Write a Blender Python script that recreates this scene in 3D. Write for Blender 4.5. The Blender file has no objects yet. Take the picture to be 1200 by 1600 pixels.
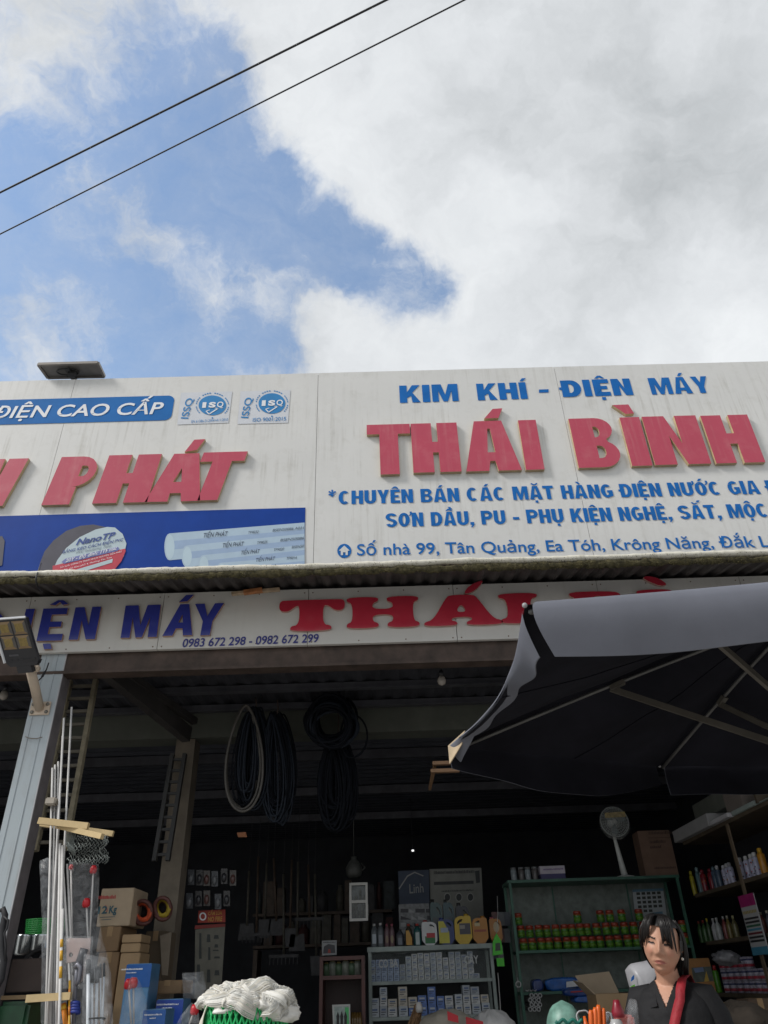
import bpy, bmesh, math, random
from mathutils import Vector, Matrix, noise as mnoise
random.seed(7)
rad = math.radians
SC = bpy.context.scene
COL = SC.collection

# ------------------------------------------------------------------ camera
CAM_Z = 1.45
FPX = 1150.0                      # focal length in pixels of the 1200 x 1600 photograph
BAS = ((0.99955004, -0.02818488, 0.0102635),     # world X, Y, Z of the camera's right / down / forward
       (0.00667124, 0.54248814, 0.84003697),
       (-0.02924416, -0.83959051, 0.54243207))
cam_d = bpy.data.cameras.new("camera")
cam = bpy.data.objects.new("camera", cam_d)
COL.objects.link(cam)
R3 = Matrix([[BAS[i][0], -BAS[i][1], -BAS[i][2]] for i in range(3)])
cam.matrix_world = Matrix.Translation((0, 0, CAM_Z)) @ R3.to_4x4()
cam_d.sensor_fit = 'VERTICAL'
cam_d.sensor_height = 24.0
cam_d.lens = FPX / 1600 * 24.0
cam_d.clip_end = 5000
cam_d.clip_start = 0.05
SC.camera = cam


def P(px, py, Y=None, Z=None, X=None):
    """the point of the place seen at a photograph pixel, on the plane Y, Z or X"""
    v = (px - 600, py - 800, FPX)
    d = [sum(BAS[i][j] * v[j] for j in range(3)) for i in range(3)]
    if Y is not None:
        k = Y / d[1]
    elif Z is not None:
        k = (Z - CAM_Z) / d[2]
    else:
        k = X / d[0]
    return Vector((d[0] * k, d[1] * k, d[2] * k + CAM_Z))


def dirpx(px, py):
    return P(px, py, Y=1.0) - Vector((0, 0, CAM_Z))


# ------------------------------------------------------------------ sky, sun, exposure
SUN_EL, SUN_AZ = 42.0, 245.0      # azimuth clockwise from +Y: the sun stands to the left behind the camera
EXPOSURE = 0.42
SKY_STRENGTH = 0.15
SUN_STRENGTH = 2.0
SC.view_settings.view_transform = 'Standard'
SC.view_settings.look = 'None'
SC.view_settings.exposure = EXPOSURE
SC.view_settings.gamma = 1.0
SC.view_settings.use_curve_mapping = False
SC.cycles.max_bounces = 8
SC.cycles.transparent_max_bounces = 16

world = bpy.data.worlds.new("World")
SC.world = world
world.use_nodes = True
wn = world.node_tree
wn.nodes.clear()


def wnode(t, **kw):
    n = wn.nodes.new(t)
    for k, v in kw.items():
        setattr(n, k, v)
    return n


def wmath(op, a, b=None, clamp=False):
    n = wnode('ShaderNodeMath', operation=op, use_clamp=clamp)
    for i, v in enumerate((a, b)):
        if v is None:
            continue
        if isinstance(v, (int, float)):
            n.inputs[i].default_value = v
        else:
            wn.links.new(v, n.inputs[i])
    return n.outputs[0]


def wsmooth(v, a, b):
    n = wnode('ShaderNodeMapRange', interpolation_type='SMOOTHSTEP')
    wn.links.new(v, n.inputs['Value'])
    n.inputs['From Min'].default_value = a
    n.inputs['From Max'].default_value = b
    return n.outputs['Result']


tc = wnode('ShaderNodeTexCoord')
DIR = tc.outputs['Generated']


def wnoise(scale, detail=8, rough=0.55, vec=None, dist=0.0):
    n = wnode('ShaderNodeTexNoise')
    n.inputs['Scale'].default_value = scale
    n.inputs['Detail'].default_value = detail
    n.inputs['Roughness'].default_value = rough
    n.inputs['Distortion'].default_value = dist
    wn.links.new(vec or DIR, n.inputs['Vector'])
    return n


sky = wnode('ShaderNodeTexSky', sky_type='NISHITA')
sky.sun_disc = False
sky.sun_elevation = rad(SUN_EL)
sky.sun_rotation = rad(SUN_AZ)
sky.altitude = 500
sky.air_density = 1.4
sky.dust_density = 0.5
sky.ozone_density = 1.0
# warped direction, so that the cloud edges curl
wv = wnoise(3.2, 6, 0.6)
wsub = wnode('ShaderNodeVectorMath', operation='SUBTRACT')
wn.links.new(wv.outputs['Color'], wsub.inputs[0])
wsub.inputs[1].default_value = (0.5, 0.5, 0.5)
wscl = wnode('ShaderNodeVectorMath', operation='SCALE')
wn.links.new(wsub.outputs[0], wscl.inputs[0])
wscl.inputs['Scale'].default_value = 0.30
wadd = wnode('ShaderNodeVectorMath', operation='ADD')
wn.links.new(DIR, wadd.inputs[0])
wn.links.new(wscl.outputs[0], wadd.inputs[1])
WDIR = wadd.outputs[0]


def blob(px, py, rpx, w, vec=None):
    """a soft patch of sky round one direction"""
    d = dirpx(px, py).normalized()
    n = wnode('ShaderNodeVectorMath', operation='DISTANCE')
    wn.links.new(vec or WDIR, n.inputs[0])
    n.inputs[1].default_value = d
    r = rpx / FPX * 0.9
    e = wmath('POWER', wmath('DIVIDE', n.outputs['Value'], r), 2.0)
    g = wmath('EXPONENT', wmath('MULTIPLY', e, -1.0))
    return wmath('MULTIPLY', g, w)


def wsum(items):
    t = items[0]
    for i in items[1:]:
        t = wmath('ADD', t, i)
    return t


# openings of blue between the clouds (positive) and clouds lying in them (negative)
open_ = wsum([blob(230, 110, 120, .75), blob(340, 80, 80, .5), blob(120, 300, 210, .95), blob(330, 270, 150, .95),
              blob(420, 350, 120, .9), blob(60, 430, 190, .8), blob(250, 540, 220, .6), blob(660, 460, 75, .75), blob(560, 430, 60, .4),
              blob(470, 400, 75, .8), blob(640, 462, 85, .75), blob(540, 440, 70, .6), blob(420, 545, 80, .5), blob(-250, 450, 330, .7), blob(-500, 120, 300, .6), blob(430, 450, 80, .6)])
shut = wsum([blob(70, 90, 130, .75), blob(20, 230, 90, .5), blob(550, 530, 65, .42), blob(430, 500, 45, .34), blob(260, 400, 85, .46), blob(1000, 250, 330, .6), blob(1150, 560, 250, .6), blob(850, 560, 150, .4), blob(320, 500, 55, .4),
             blob(120, 560, 100, .5), blob(620, 250, 130, .7), blob(560, 130, 130, .6), blob(285, 215, 35, .2), blob(380, 300, 40, .25), blob(680, 570, 100, .35)])
gaps = wmath('SUBTRACT', wmath('MINIMUM', open_, 0.92), shut)
n_big = wnoise(4.6, 12, 0.62, WDIR)
n_fine = wnoise(13.0, 11, 0.68, WDIR, 0.5)
n_wisp = wnoise(7.0, 11, 0.66, None, 1.1)
wob = wsum([wmath('MULTIPLY', wmath('SUBTRACT', n_big.outputs['Fac'], 0.5), 1.7),
            wmath('MULTIPLY', wmath('SUBTRACT', n_fine.outputs['Fac'], 0.5), 1.15),
            wmath('MULTIPLY', wmath('SUBTRACT', n_wisp.outputs['Fac'], 0.5), 0.7)])
solid = wsmooth(wmath('SUBTRACT', wob, wmath('SUBTRACT', gaps, 0.43)), -0.52, 0.52)
veil = wmath('MULTIPLY', wsmooth(wmath('SUBTRACT', wob, wmath('MULTIPLY', gaps, 0.35)), -0.95, 0.70), 0.40)
cov = wmath('MAXIMUM', solid, veil)
# thickness decides how white or grey the cloud is
n_th = wnoise(2.6, 9, 0.6, WDIR)
n_th2 = wnoise(8.0, 8, 0.6, WDIR, 0.5)
thick = wsum([wmath('MULTIPLY', wmath('SUBTRACT', n_th.outputs['Fac'], 0.5), 1.5),
              wmath('MULTIPLY', wmath('SUBTRACT', n_th2.outputs['Fac'], 0.5), 1.15),
              blob(960, 320, 120, .30), blob(1130, 300, 170, .20), blob(870, 90, 240, .16), blob(700, 210, 90, .2), blob(1000, 480, 110, .15),
              blob(820, 350, 90, -.5), blob(1100, 520, 130, -.45), blob(560, 270, 120, -.3), blob(640, 380, 110, -.25), blob(500, 60, 150, -.2),
              blob(60, 90, 150, -.1), blob(720, 530, 150, -.15)])
ramp = wnode('ShaderNodeValToRGB')
wn.links.new(wmath('MULTIPLY', wmath('ADD', thick, 0.70), 0.80, True), ramp.inputs[0])
ramp.color_ramp.elements[0].position = 0.0
ramp.color_ramp.elements[0].color = (0.68, 0.70, 0.715, 1)
ramp.color_ramp.elements[1].position = 1.0
ramp.color_ramp.elements[1].color = (0.375, 0.395, 0.41, 1)
e = ramp.color_ramp.elements.new(0.45)
e.color = (0.56, 0.58, 0.60, 1)
cl = wnode('ShaderNodeVectorMath', operation='SCALE')
wn.links.new(ramp.outputs['Color'], cl.inputs[0])
cl.inputs['Scale'].default_value = 1.0 / SKY_STRENGTH
mx = wnode('ShaderNodeMix', data_type='RGBA')
wn.links.new(cov, mx.inputs['Factor'])
wn.links.new(sky.outputs['Color'], mx.inputs['A'])
wn.links.new(cl.outputs[0], mx.inputs['B'])
bg = wnode('ShaderNodeBackground')
bg.inputs['Strength'].default_value = SKY_STRENGTH
wn.links.new(mx.outputs['Result'], bg.inputs['Color'])
wo = wnode('ShaderNodeOutputWorld')
wn.links.new(bg.outputs[0], wo.inputs['Surface'])

sun_d = bpy.data.lights.new("sun", 'SUN')
sun_d.energy = SUN_STRENGTH
sun_d.angle = rad(14)
sun_d.color = (1.0, 0.97, 0.925)
sun = bpy.data.objects.new("sun", sun_d)
COL.objects.link(sun)
to_sun = Vector((math.sin(rad(SUN_AZ)) * math.cos(rad(SUN_EL)), math.cos(rad(SUN_AZ)) * math.cos(rad(SUN_EL)), math.sin(rad(SUN_EL))))
sun.rotation_euler = to_sun.to_track_quat('Z', 'Y').to_euler()
sun.location = (0, -3, 20)


# ------------------------------------------------------------------ materials
def srgb(r, g, b):
    f = lambda c: (c / 255 / 12.92) if c <= 10 else ((c / 255 + 0.055) / 1.055) ** 2.4
    return (f(r), f(g), f(b))


MATS = {}


def M(name, col, rough=0.6, var=0.15, scale=9.0, metal=0.0, bump=0.0, bscale=60.0, spec=0.5, stretch=None, emis=None, coat=0.0):
    if name in MATS:
        return MATS[name]
    m = bpy.data.materials.new(name)
    m.use_nodes = True
    nt = m.node_tree
    b = nt.nodes['Principled BSDF']
    tcn = nt.nodes.new('ShaderNodeTexCoord')
    vec = tcn.outputs['Object']
    if stretch:
        mp = nt.nodes.new('ShaderNodeMapping')
        mp.inputs['Scale'].default_value = stretch
        nt.links.new(vec, mp.inputs['Vector'])
        vec = mp.outputs[0]
    nz = nt.nodes.new('ShaderNodeTexNoise')
    nz.inputs['Scale'].default_value = scale
    nz.inputs['Detail'].default_value = 6
    nz.inputs['Roughness'].default_value = 0.6
    nt.links.new(vec, nz.inputs['Vector'])
    cr = nt.nodes.new('ShaderNodeValToRGB')
    cr.color_ramp.elements[0].position = 0.3
    cr.color_ramp.elements[1].position = 0.7
    cr.color_ramp.elements[0].color = tuple(max(0, c * (1 - var)) for c in col) + (1,)
    cr.color_ramp.elements[1].color = tuple(min(1, c * (1 + var)) for c in col) + (1,)
    nt.links.new(nz.outputs['Fac'], cr.inputs[0])
    nt.links.new(cr.outputs[0], b.inputs['Base Color'])
    b.inputs['Roughness'].default_value = rough
    b.inputs['Metallic'].default_value = metal
    b.inputs['Specular IOR Level'].default_value = spec
    b.inputs['Coat Weight'].default_value = coat
    if emis:
        b.inputs['Emission Color'].default_value = tuple(col) + (1,)
        b.inputs['Emission Strength'].default_value = emis
    if bump:
        nb = nt.nodes.new('ShaderNodeTexNoise')
        nb.inputs['Scale'].default_value = bscale
        nb.inputs['Detail'].default_value = 4
        nt.links.new(vec, nb.inputs['Vector'])
        bp = nt.nodes.new('ShaderNodeBump')
        bp.inputs['Strength'].default_value = bump
        bp.inputs['Distance'].default_value = 0.01
        nt.links.new(nb.outputs['Fac'], bp.inputs['Height'])
        nt.links.new(bp.outputs[0], b.inputs['Normal'])
    MATS[name] = m
    return m


def dirty_panel(name, col, dirt, amount=0.5):
    """painted panel with rain streaks running down and blotches"""
    if name in MATS:
        return MATS[name]
    m = M(name, col, 0.42, 0.04, 3.0, spec=0.4)
    nt = m.node_tree
    b = nt.nodes['Principled BSDF']
    base = b.inputs['Base Color'].links[0].from_socket
    tcn = nt.nodes.new('ShaderNodeTexCoord')

    def nz(scl, scale, lo, hi):
        mp = nt.nodes.new('ShaderNodeMapping')
        mp.inputs['Scale'].default_value = scl
        nt.links.new(tcn.outputs['Object'], mp.inputs['Vector'])
        n = nt.nodes.new('ShaderNodeTexNoise')
        n.inputs['Scale'].default_value = scale
        n.inputs['Detail'].default_value = 7
        n.inputs['Roughness'].default_value = 0.65
        nt.links.new(mp.outputs[0], n.inputs['Vector'])
        r = nt.nodes.new('ShaderNodeMapRange')
        r.inputs['From Min'].default_value = lo
        r.inputs['From Max'].default_value = hi
        nt.links.new(n.outputs['Fac'], r.inputs['Value'])
        return r.outputs[0]
    streak = nz((9, 1, 0.45), 2.2, 0.50, 0.80)
    where = nz((1, 1, 1), 1.3, 0.42, 0.70)
    blot = nz((1, 1, 1.0), 6.0, 0.52, 0.85)
    mu = nt.nodes.new('ShaderNodeMath')
    mu.operation = 'MULTIPLY'
    nt.links.new(streak, mu.inputs[0])
    nt.links.new(where, mu.inputs[1])
    ad = nt.nodes.new('ShaderNodeMath')
    ad.operation = 'MULTIPLY_ADD'
    nt.links.new(blot, ad.inputs[0])
    ad.inputs[1].default_value = 0.35
    nt.links.new(mu.outputs[0], ad.inputs[2])
    m2 = nt.nodes.new('ShaderNodeMath')
    m2.operation = 'MULTIPLY'
    m2.use_clamp = True
    nt.links.new(ad.outputs[0], m2.inputs[0])
    m2.inputs[1].default_value = amount
    mx_ = nt.nodes.new('ShaderNodeMix')
    mx_.data_type = 'RGBA'
    nt.links.new(m2.outputs[0], mx_.inputs['Factor'])
    nt.links.new(base, mx_.inputs['A'])
    mx_.inputs['B'].default_value = tuple(dirt) + (1,)
    nt.links.new(mx_.outputs['Result'], b.inputs['Base Color'])
    return m


def clear(name, tint=(0.9, 0.92, 0.95), alpha=0.18, rough=0.12):
    if name in MATS:
        return MATS[name]
    m = bpy.data.materials.new(name)
    m.use_nodes = True
    nt = m.node_tree
    nt.nodes.clear()
    tr = nt.nodes.new('ShaderNodeBsdfTransparent')
    pr = nt.nodes.new('ShaderNodeBsdfPrincipled')
    pr.inputs['Base Color'].default_value = tuple(tint) + (1,)
    pr.inputs['Roughness'].default_value = rough
    tcn = nt.nodes.new('ShaderNodeTexCoord')
    nz = nt.nodes.new('ShaderNodeTexNoise')
    nz.inputs['Scale'].default_value = 14
    nz.inputs['Detail'].default_value = 5
    nz.inputs['Distortion'].default_value = 1.5
    nt.links.new(tcn.outputs['Object'], nz.inputs['Vector'])
    mr = nt.nodes.new('ShaderNodeMapRange')
    mr.inputs['From Min'].default_value = 0.35
    mr.inputs['From Max'].default_value = 0.75
    mr.inputs['To Min'].default_value = alpha * 0.45
    mr.inputs['To Max'].default_value = min(1, alpha * 2.2)
    nt.links.new(nz.outputs['Fac'], mr.inputs['Value'])
    bp = nt.nodes.new('ShaderNodeBump')
    bp.inputs['Strength'].default_value = 0.5
    bp.inputs['Distance'].default_value = 0.02
    nt.links.new(nz.outputs['Fac'], bp.inputs['Height'])
    nt.links.new(bp.outputs[0], pr.inputs['Normal'])
    ms = nt.nodes.new('ShaderNodeMixShader')
    nt.links.new(mr.outputs[0], ms.inputs[0])
    nt.links.new(tr.outputs[0], ms.inputs[1])
    nt.links.new(pr.outputs[0], ms.inputs[2])
    out = nt.nodes.new('ShaderNodeOutputMaterial')
    nt.links.new(ms.outputs[0], out.inputs['Surface'])
    MATS[name] = m
    return m


# ------------------------------------------------------------------ objects
def thing(name, label, cat, loc=(0, 0, 0), group=None):
    o = bpy.data.objects.new(name, None)
    COL.objects.link(o)
    o.location = loc
    o.empty_display_size = 0.05
    tag(o, label, cat, group)
    return o


def tag(o, label=None, cat=None, group=None, kind=None):
    if label:
        o['label'] = label
    if cat:
        o['category'] = cat
    if group:
        o['group'] = group
    if kind:
        o['kind'] = kind
    return o


def wloc(o):
    v = Vector((0, 0, 0))
    while o is not None:
        v += o.location
        o = o.parent
    return v


def kids(o):
    return list(o.children)


def dup(root, delta, label=None, parent=None):
    """a copy of a thing, its parts and their sub-parts"""
    r = root.copy()
    COL.objects.link(r)
    if parent is None:
        r.location = Vector(root.location) + Vector(delta)
    else:
        r.parent = parent
    if label:
        r['label'] = label
    for ch in kids(root):
        dup(ch, (0, 0, 0), None, r)
    return r


class MB:
    """collects faces in world coordinates; build() links them as one mesh object"""

    def __init__(s):
        s.v, s.f, s.m, s.sm = [], [], [], []

    def add(s, vs, fs, mi=0, smooth=False, ms=None):
        b = len(s.v)
        s.v += [tuple(v) for v in vs]
        for i, f in enumerate(fs):
            s.f.append(tuple(b + k for k in f))
            s.m.append(ms[i] if ms else mi)
            s.sm.append(smooth)
        return s

    def box(s, x0, x1, y0, y1, z0, z1, mi=0, rot=0.0, c=None, bev=0.0):
        if bev:
            bm = bmesh.new()
            bmesh.ops.create_cube(bm, size=1)
            for v in bm.verts:
                v.co = Vector(((x0 + x1) / 2 + v.co.x * (x1 - x0), (y0 + y1) / 2 + v.co.y * (y1 - y0), (z0 + z1) / 2 + v.co.z * (z1 - z0)))
            bmesh.ops.bevel(bm, geom=bm.edges[:], offset=bev, segments=2, affect='EDGES')
            bm.verts.index_update()
            vs = [v.co.copy() for v in bm.verts]
            fs = [[v.index for v in f.verts] for f in bm.faces]
            bm.free()
        else:
            vs = [Vector(p) for p in ((x0, y0, z0), (x1, y0, z0), (x1, y1, z0), (x0, y1, z0), (x0, y0, z1), (x1, y0, z1), (x1, y1, z1), (x0, y1, z1))]
            fs = [(0, 3, 2, 1), (4, 5, 6, 7), (0, 1, 5, 4), (1, 2, 6, 5), (2, 3, 7, 6), (3, 0, 4, 7)]
        if rot:
            c = Vector(c) if c is not None else Vector(((x0 + x1) / 2, (y0 + y1) / 2, 0))
            rm = Matrix.Rotation(rot, 3, 'Z')
            vs = [rm @ (v - c) + c for v in vs]
        return s.add(vs, fs, mi)

    def bar(s, a, b, w, h, mi=0, up=(0, 0, 1)):
        """box beam of width w (sideways) and height h from a to b"""
        a, b = Vector(a), Vector(b)
        d = (b - a).normalized()
        sd = d.cross(Vector(up))
        if sd.length < 1e-4:
            sd = d.cross(Vector((0, 1, 0)))
        sd.normalize()
        u = sd.cross(d)
        vs = []
        for q in (a, b):
            for i, j in ((-1, -1), (1, -1), (1, 1), (-1, 1)):
                vs.append(q + sd * (i * w / 2) + u * (j * h / 2))
        return s.add(vs, [(0, 1, 2, 3), (7, 6, 5, 4), (0, 4, 5, 1), (1, 5, 6, 2), (2, 6, 7, 3), (3, 7, 4, 0)], mi)

    def tube(s, pts, r, n=8, mi=0, smooth=True, closed=False, cap=True):
        pts = [Vector(p) for p in pts]
        N = len(pts)
        rr = r if isinstance(r, (list, tuple)) else [r] * N
        vs, fs = [], []
        prev = None
        for i, p in enumerate(pts):
            if closed:
                d = pts[(i + 1) % N] - pts[i - 1]
            else:
                d = pts[min(i + 1, N - 1)] - pts[max(i - 1, 0)]
            if d.length < 1e-9:
                d = Vector((0, 0, 1))
            d.normalize()
            if prev is None:
                t = Vector((0, 0, 1)) if abs(d.z) < 0.9 else Vector((1, 0, 0))
                a = d.cross(t).normalized()
            else:
                a = (prev - d * prev.dot(d))
                if a.length < 1e-6:
                    a = d.cross(Vector((0.3, 0.5, 0.8)))
                a.normalize()
            prev = a
            bb = d.cross(a)
            for k in range(n):
                t = 2 * math.pi * k / n
                vs.append(p + (a * math.cos(t) + bb * math.sin(t)) * rr[i])
        for i in range(N if closed else N - 1):
            j = (i + 1) % N
            for k in range(n):
                k2 = (k + 1) % n
                fs.append((i * n + k, i * n + k2, j * n + k2, j * n + k))
        if cap and not closed:
            fs.append(tuple(range(n - 1, -1, -1)))
            fs.append(tuple((N - 1) * n + k for k in range(n)))
        return s.add(vs, fs, mi, smooth)

    def lathe(s, c, prof, n=20, mi=0, smooth=True, axis='Z', sx=1.0, sy=1.0, mis=None):
        """prof: list of (radius, height) from the bottom up, round the point c"""
        c = Vector(c)
        vs, fs, ms = [], [], []
        for r, h in prof:
            for k in range(n):
                t = 2 * math.pi * k / n
                q = Vector((r * math.cos(t) * sx, r * math.sin(t) * sy, h))
                if axis == 'Y':
                    q = Vector((q.x, -q.z, q.y))
                elif axis == 'X':
                    q = Vector((q.z, q.x, q.y))
                vs.append(c + q)
        for i in range(len(prof) - 1):
            for k in range(n):
                k2 = (k + 1) % n
                fs.append((i * n + k, i * n + k2, (i + 1) * n + k2, (i + 1) * n + k))
                ms.append(mis[i] if mis else mi)
        fs.append(tuple(range(n - 1, -1, -1)))
        ms.append(mis[0] if mis else mi)
        fs.append(tuple((len(prof) - 1) * n + k for k in range(n)))
        ms.append(mis[-1] if mis else mi)
        return s.add(vs, fs, mi, smooth, ms)

    def loft(s, rings, mi=0, smooth=True, cap=True, closed=True, ms=None):
        n = len(rings[0])
        vs = [p for r in rings for p in r]
        fs, mm = [], []
        for i in range(len(rings) - 1):
            for k in range(n if closed else n - 1):
                k2 = (k + 1) % n
                fs.append((i * n + k, i * n + k2, (i + 1) * n + k2, (i + 1) * n + k))
                mm.append(ms[i] if ms else mi)
        if cap and closed:
            fs.append(tuple(range(n - 1, -1, -1)))
            fs.append(tuple((len(rings) - 1) * n + k for k in range(n)))
            mm += [ms[0] if ms else mi, ms[-1] if ms else mi]
        return s.add(vs, fs, mi, smooth, mm)

    def ball(s, c, rx, ry=None, rz=None, n=16, mi=0, amp=0.0, fr=6.0, seed=0):
        ry = ry or rx
        rz = rz or rx
        c = Vector(c)
        vs, fs = [], []
        m = n // 2
        for i in range(m + 1):
            t = math.pi * i / m
            for k in range(n):
                p = 2 * math.pi * k / n
                d = Vector((math.sin(t) * math.cos(p), math.sin(t) * math.sin(p), math.cos(t)))
                q = 1 + (amp * mnoise.fractal(d * fr + Vector((seed, seed * 2, 0)), 0.8, 2.0, 4) if amp else 0)
                vs.append(c + Vector((d.x * rx, d.y * ry, d.z * rz)) * q)
        for i in range(m):
            for k in range(n):
                k2 = (k + 1) % n
                fs.append((i * n + k, (i + 1) * n + k, (i + 1) * n + k2, i * n + k2))
        return s.add(vs, fs, mi, True)

    def quad(s, a, b, c, d, mi=0):
        return s.add([a, b, c, d], [(0, 1, 2, 3)], mi)

    def slab(s, a, b, c, d, t, mi=0):
        """flat board on four corners (counter-clockwise seen from the front), thickness t backwards"""
        a, b, c, d = [Vector(q) for q in (a, b, c, d)]
        nrm = (b - a).cross(d - a).normalized()
        vs = [a, b, c, d] + [q - nrm * t for q in (a, b, c, d)]
        return s.add(vs, [(0, 1, 2, 3), (7, 6, 5, 4), (0, 4, 5, 1), (1, 5, 6, 2), (2, 6, 7, 3), (3, 7, 4, 0)], mi)

    def build(s, name, mats, parent=None, label=None, cat=None, group=None, kind=None, loc=None):
        if not isinstance(mats, (list, tuple)):
            mats = [mats]
        if parent is not None:
            off = wloc(parent)
        elif loc is not None:
            off = Vector(loc)
        else:
            n = max(1, len(s.v))
            off = Vector((sum(v[0] for v in s.v) / n, sum(v[1] for v in s.v) / n, min(v[2] for v in s.v)))
        me = bpy.data.meshes.new(name)
        me.from_pydata([(v[0] - off.x, v[1] - off.y, v[2] - off.z) for v in s.v], [], s.f)
        for m in mats:
            me.materials.append(m)
        me.polygons.foreach_set('material_index', s.m)
        me.polygons.foreach_set('use_smooth', s.sm)
        me.update()
        o = bpy.data.objects.new(name, me)
        COL.objects.link(o)
        if parent is not None:
            o.parent = parent
        else:
            o.location = off
        tag(o, label, cat, group, kind)
        return o


# flat outlines (with holes) and lettering -> faces, through a temporary curve
def _curve_mesh(cu):
    o = bpy.data.objects.new("tmp", cu)
    COL.objects.link(o)
    dg = bpy.context.evaluated_depsgraph_get()
    dg.update()
    me = bpy.data.meshes.new_from_object(o.evaluated_get(dg))
    vs = [v.co.copy() for v in me.vertices]
    fs = [tuple(p.vertices) for p in me.polygons]
    ns = [p.normal.copy() for p in me.polygons]
    bpy.data.objects.remove(o)
    bpy.data.meshes.remove(me)
    return vs, fs, ns


def outline(polys, depth=0.0):
    cu = bpy.data.curves.new("tmp", 'CURVE')
    cu.dimensions = '2D'
    cu.fill_mode = 'BOTH' if depth else 'FRONT'
    cu.extrude = depth / 2
    for poly in polys:
        sp = cu.splines.new('POLY')
        sp.points.add(len(poly) - 1)
        for i, p in enumerate(poly):
            sp.points[i].co = (p[0], p[1], 0, 1)
        sp.use_cyclic_u = True
    r = _curve_mesh(cu)
    bpy.data.curves.remove(cu)
    return r


def lettering(body, offset=0.0, shear=0.0, depth=0.0, space=1.0):
    cu = bpy.data.curves.new("tmp", 'FONT')
    cu.body = body
    cu.offset = offset
    cu.shear = shear
    cu.space_character = space
    cu.fill_mode = 'BOTH' if depth else 'FRONT'
    cu.extrude = depth / 2
    cu.resolution_u = 4
    r = _curve_mesh(cu)
    bpy.data.curves.remove(cu)
    return r


CAP = 0.682


def put_text(mb, body, origin, ux, uz, width, cap, offset=0.0, shear=0.0, mi=0, space=1.0, lift=0.004, nrm=None):
    """lettering whose baseline starts at origin, runs along ux for width, with capitals cap high along uz"""
    vs, fs, ns = lettering(body, offset, shear, 0.0, space)
    x0 = min(v.x for v in vs)
    x1 = max(v.x for v in vs)
    ux, uz = Vector(ux).normalized(), Vector(uz).normalized()
    nrm = Vector(nrm) if nrm else ux.cross(uz)
    kx = width / (x1 - x0)
    kz = cap / CAP
    # every triangle a hair (at most 2 mm) proud of the last: emboldened outlines may overlap themselves
    for i, f in enumerate(fs):
        h_ = lift + (i % 41) * 0.00005
        mb.add([Vector(origin) + ux * ((vs[k].x - x0) * kx) + uz * (vs[k].y * kz) + nrm * h_ for k in f], [tuple(range(len(f)))], mi)
    return kx


def facade_text(mb, body, pl, pr, capy, Y, offset=0.0, shear=0.0, mi=0, space=1.0, lift=0.004):
    """pl, pr: baseline start and end in photograph pixels; capy: pixel row of the capitals' top at the start"""
    a, b = P(pl[0], pl[1], Y), P(pr[0], pr[1], Y)
    t = P(pl[0], capy, Y)
    put_text(mb, body, a, b - a, (0, 0, 1), (b - a).length, t.z - a.z, offset, shear, mi, space, lift, (0, -1, 0))


def flat_poly(mb, pts, Y, mi=0, lift=0.004, t=0.0):
    """flat printed patch from photograph pixels on a vertical plane Y"""
    q = [P(x, y, Y) for x, y in pts]
    vs, fs, ns = outline([[(p.x, p.z) for p in q]])
    mb.add([(v.x, Y - lift, v.y) for v in vs], fs, mi)


def chaikin(p, n=2):
    for _ in range(n):
        q = []
        for i in range(len(p)):
            a, b = p[i], p[(i + 1) % len(p)]
            q.append((a[0] * .75 + b[0] * .25, a[1] * .75 + b[1] * .25))
            q.append((a[0] * .25 + b[0] * .75, a[1] * .25 + b[1] * .75))
        p = q
    return p


def arc(cx, cy, rx, ry, a0, a1, n=10):
    return [(cx + rx * math.cos(rad(a0 + (a1 - a0) * i / n)), cy + ry * math.sin(rad(a0 + (a1 - a0) * i / n))) for i in range(n + 1)]


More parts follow.
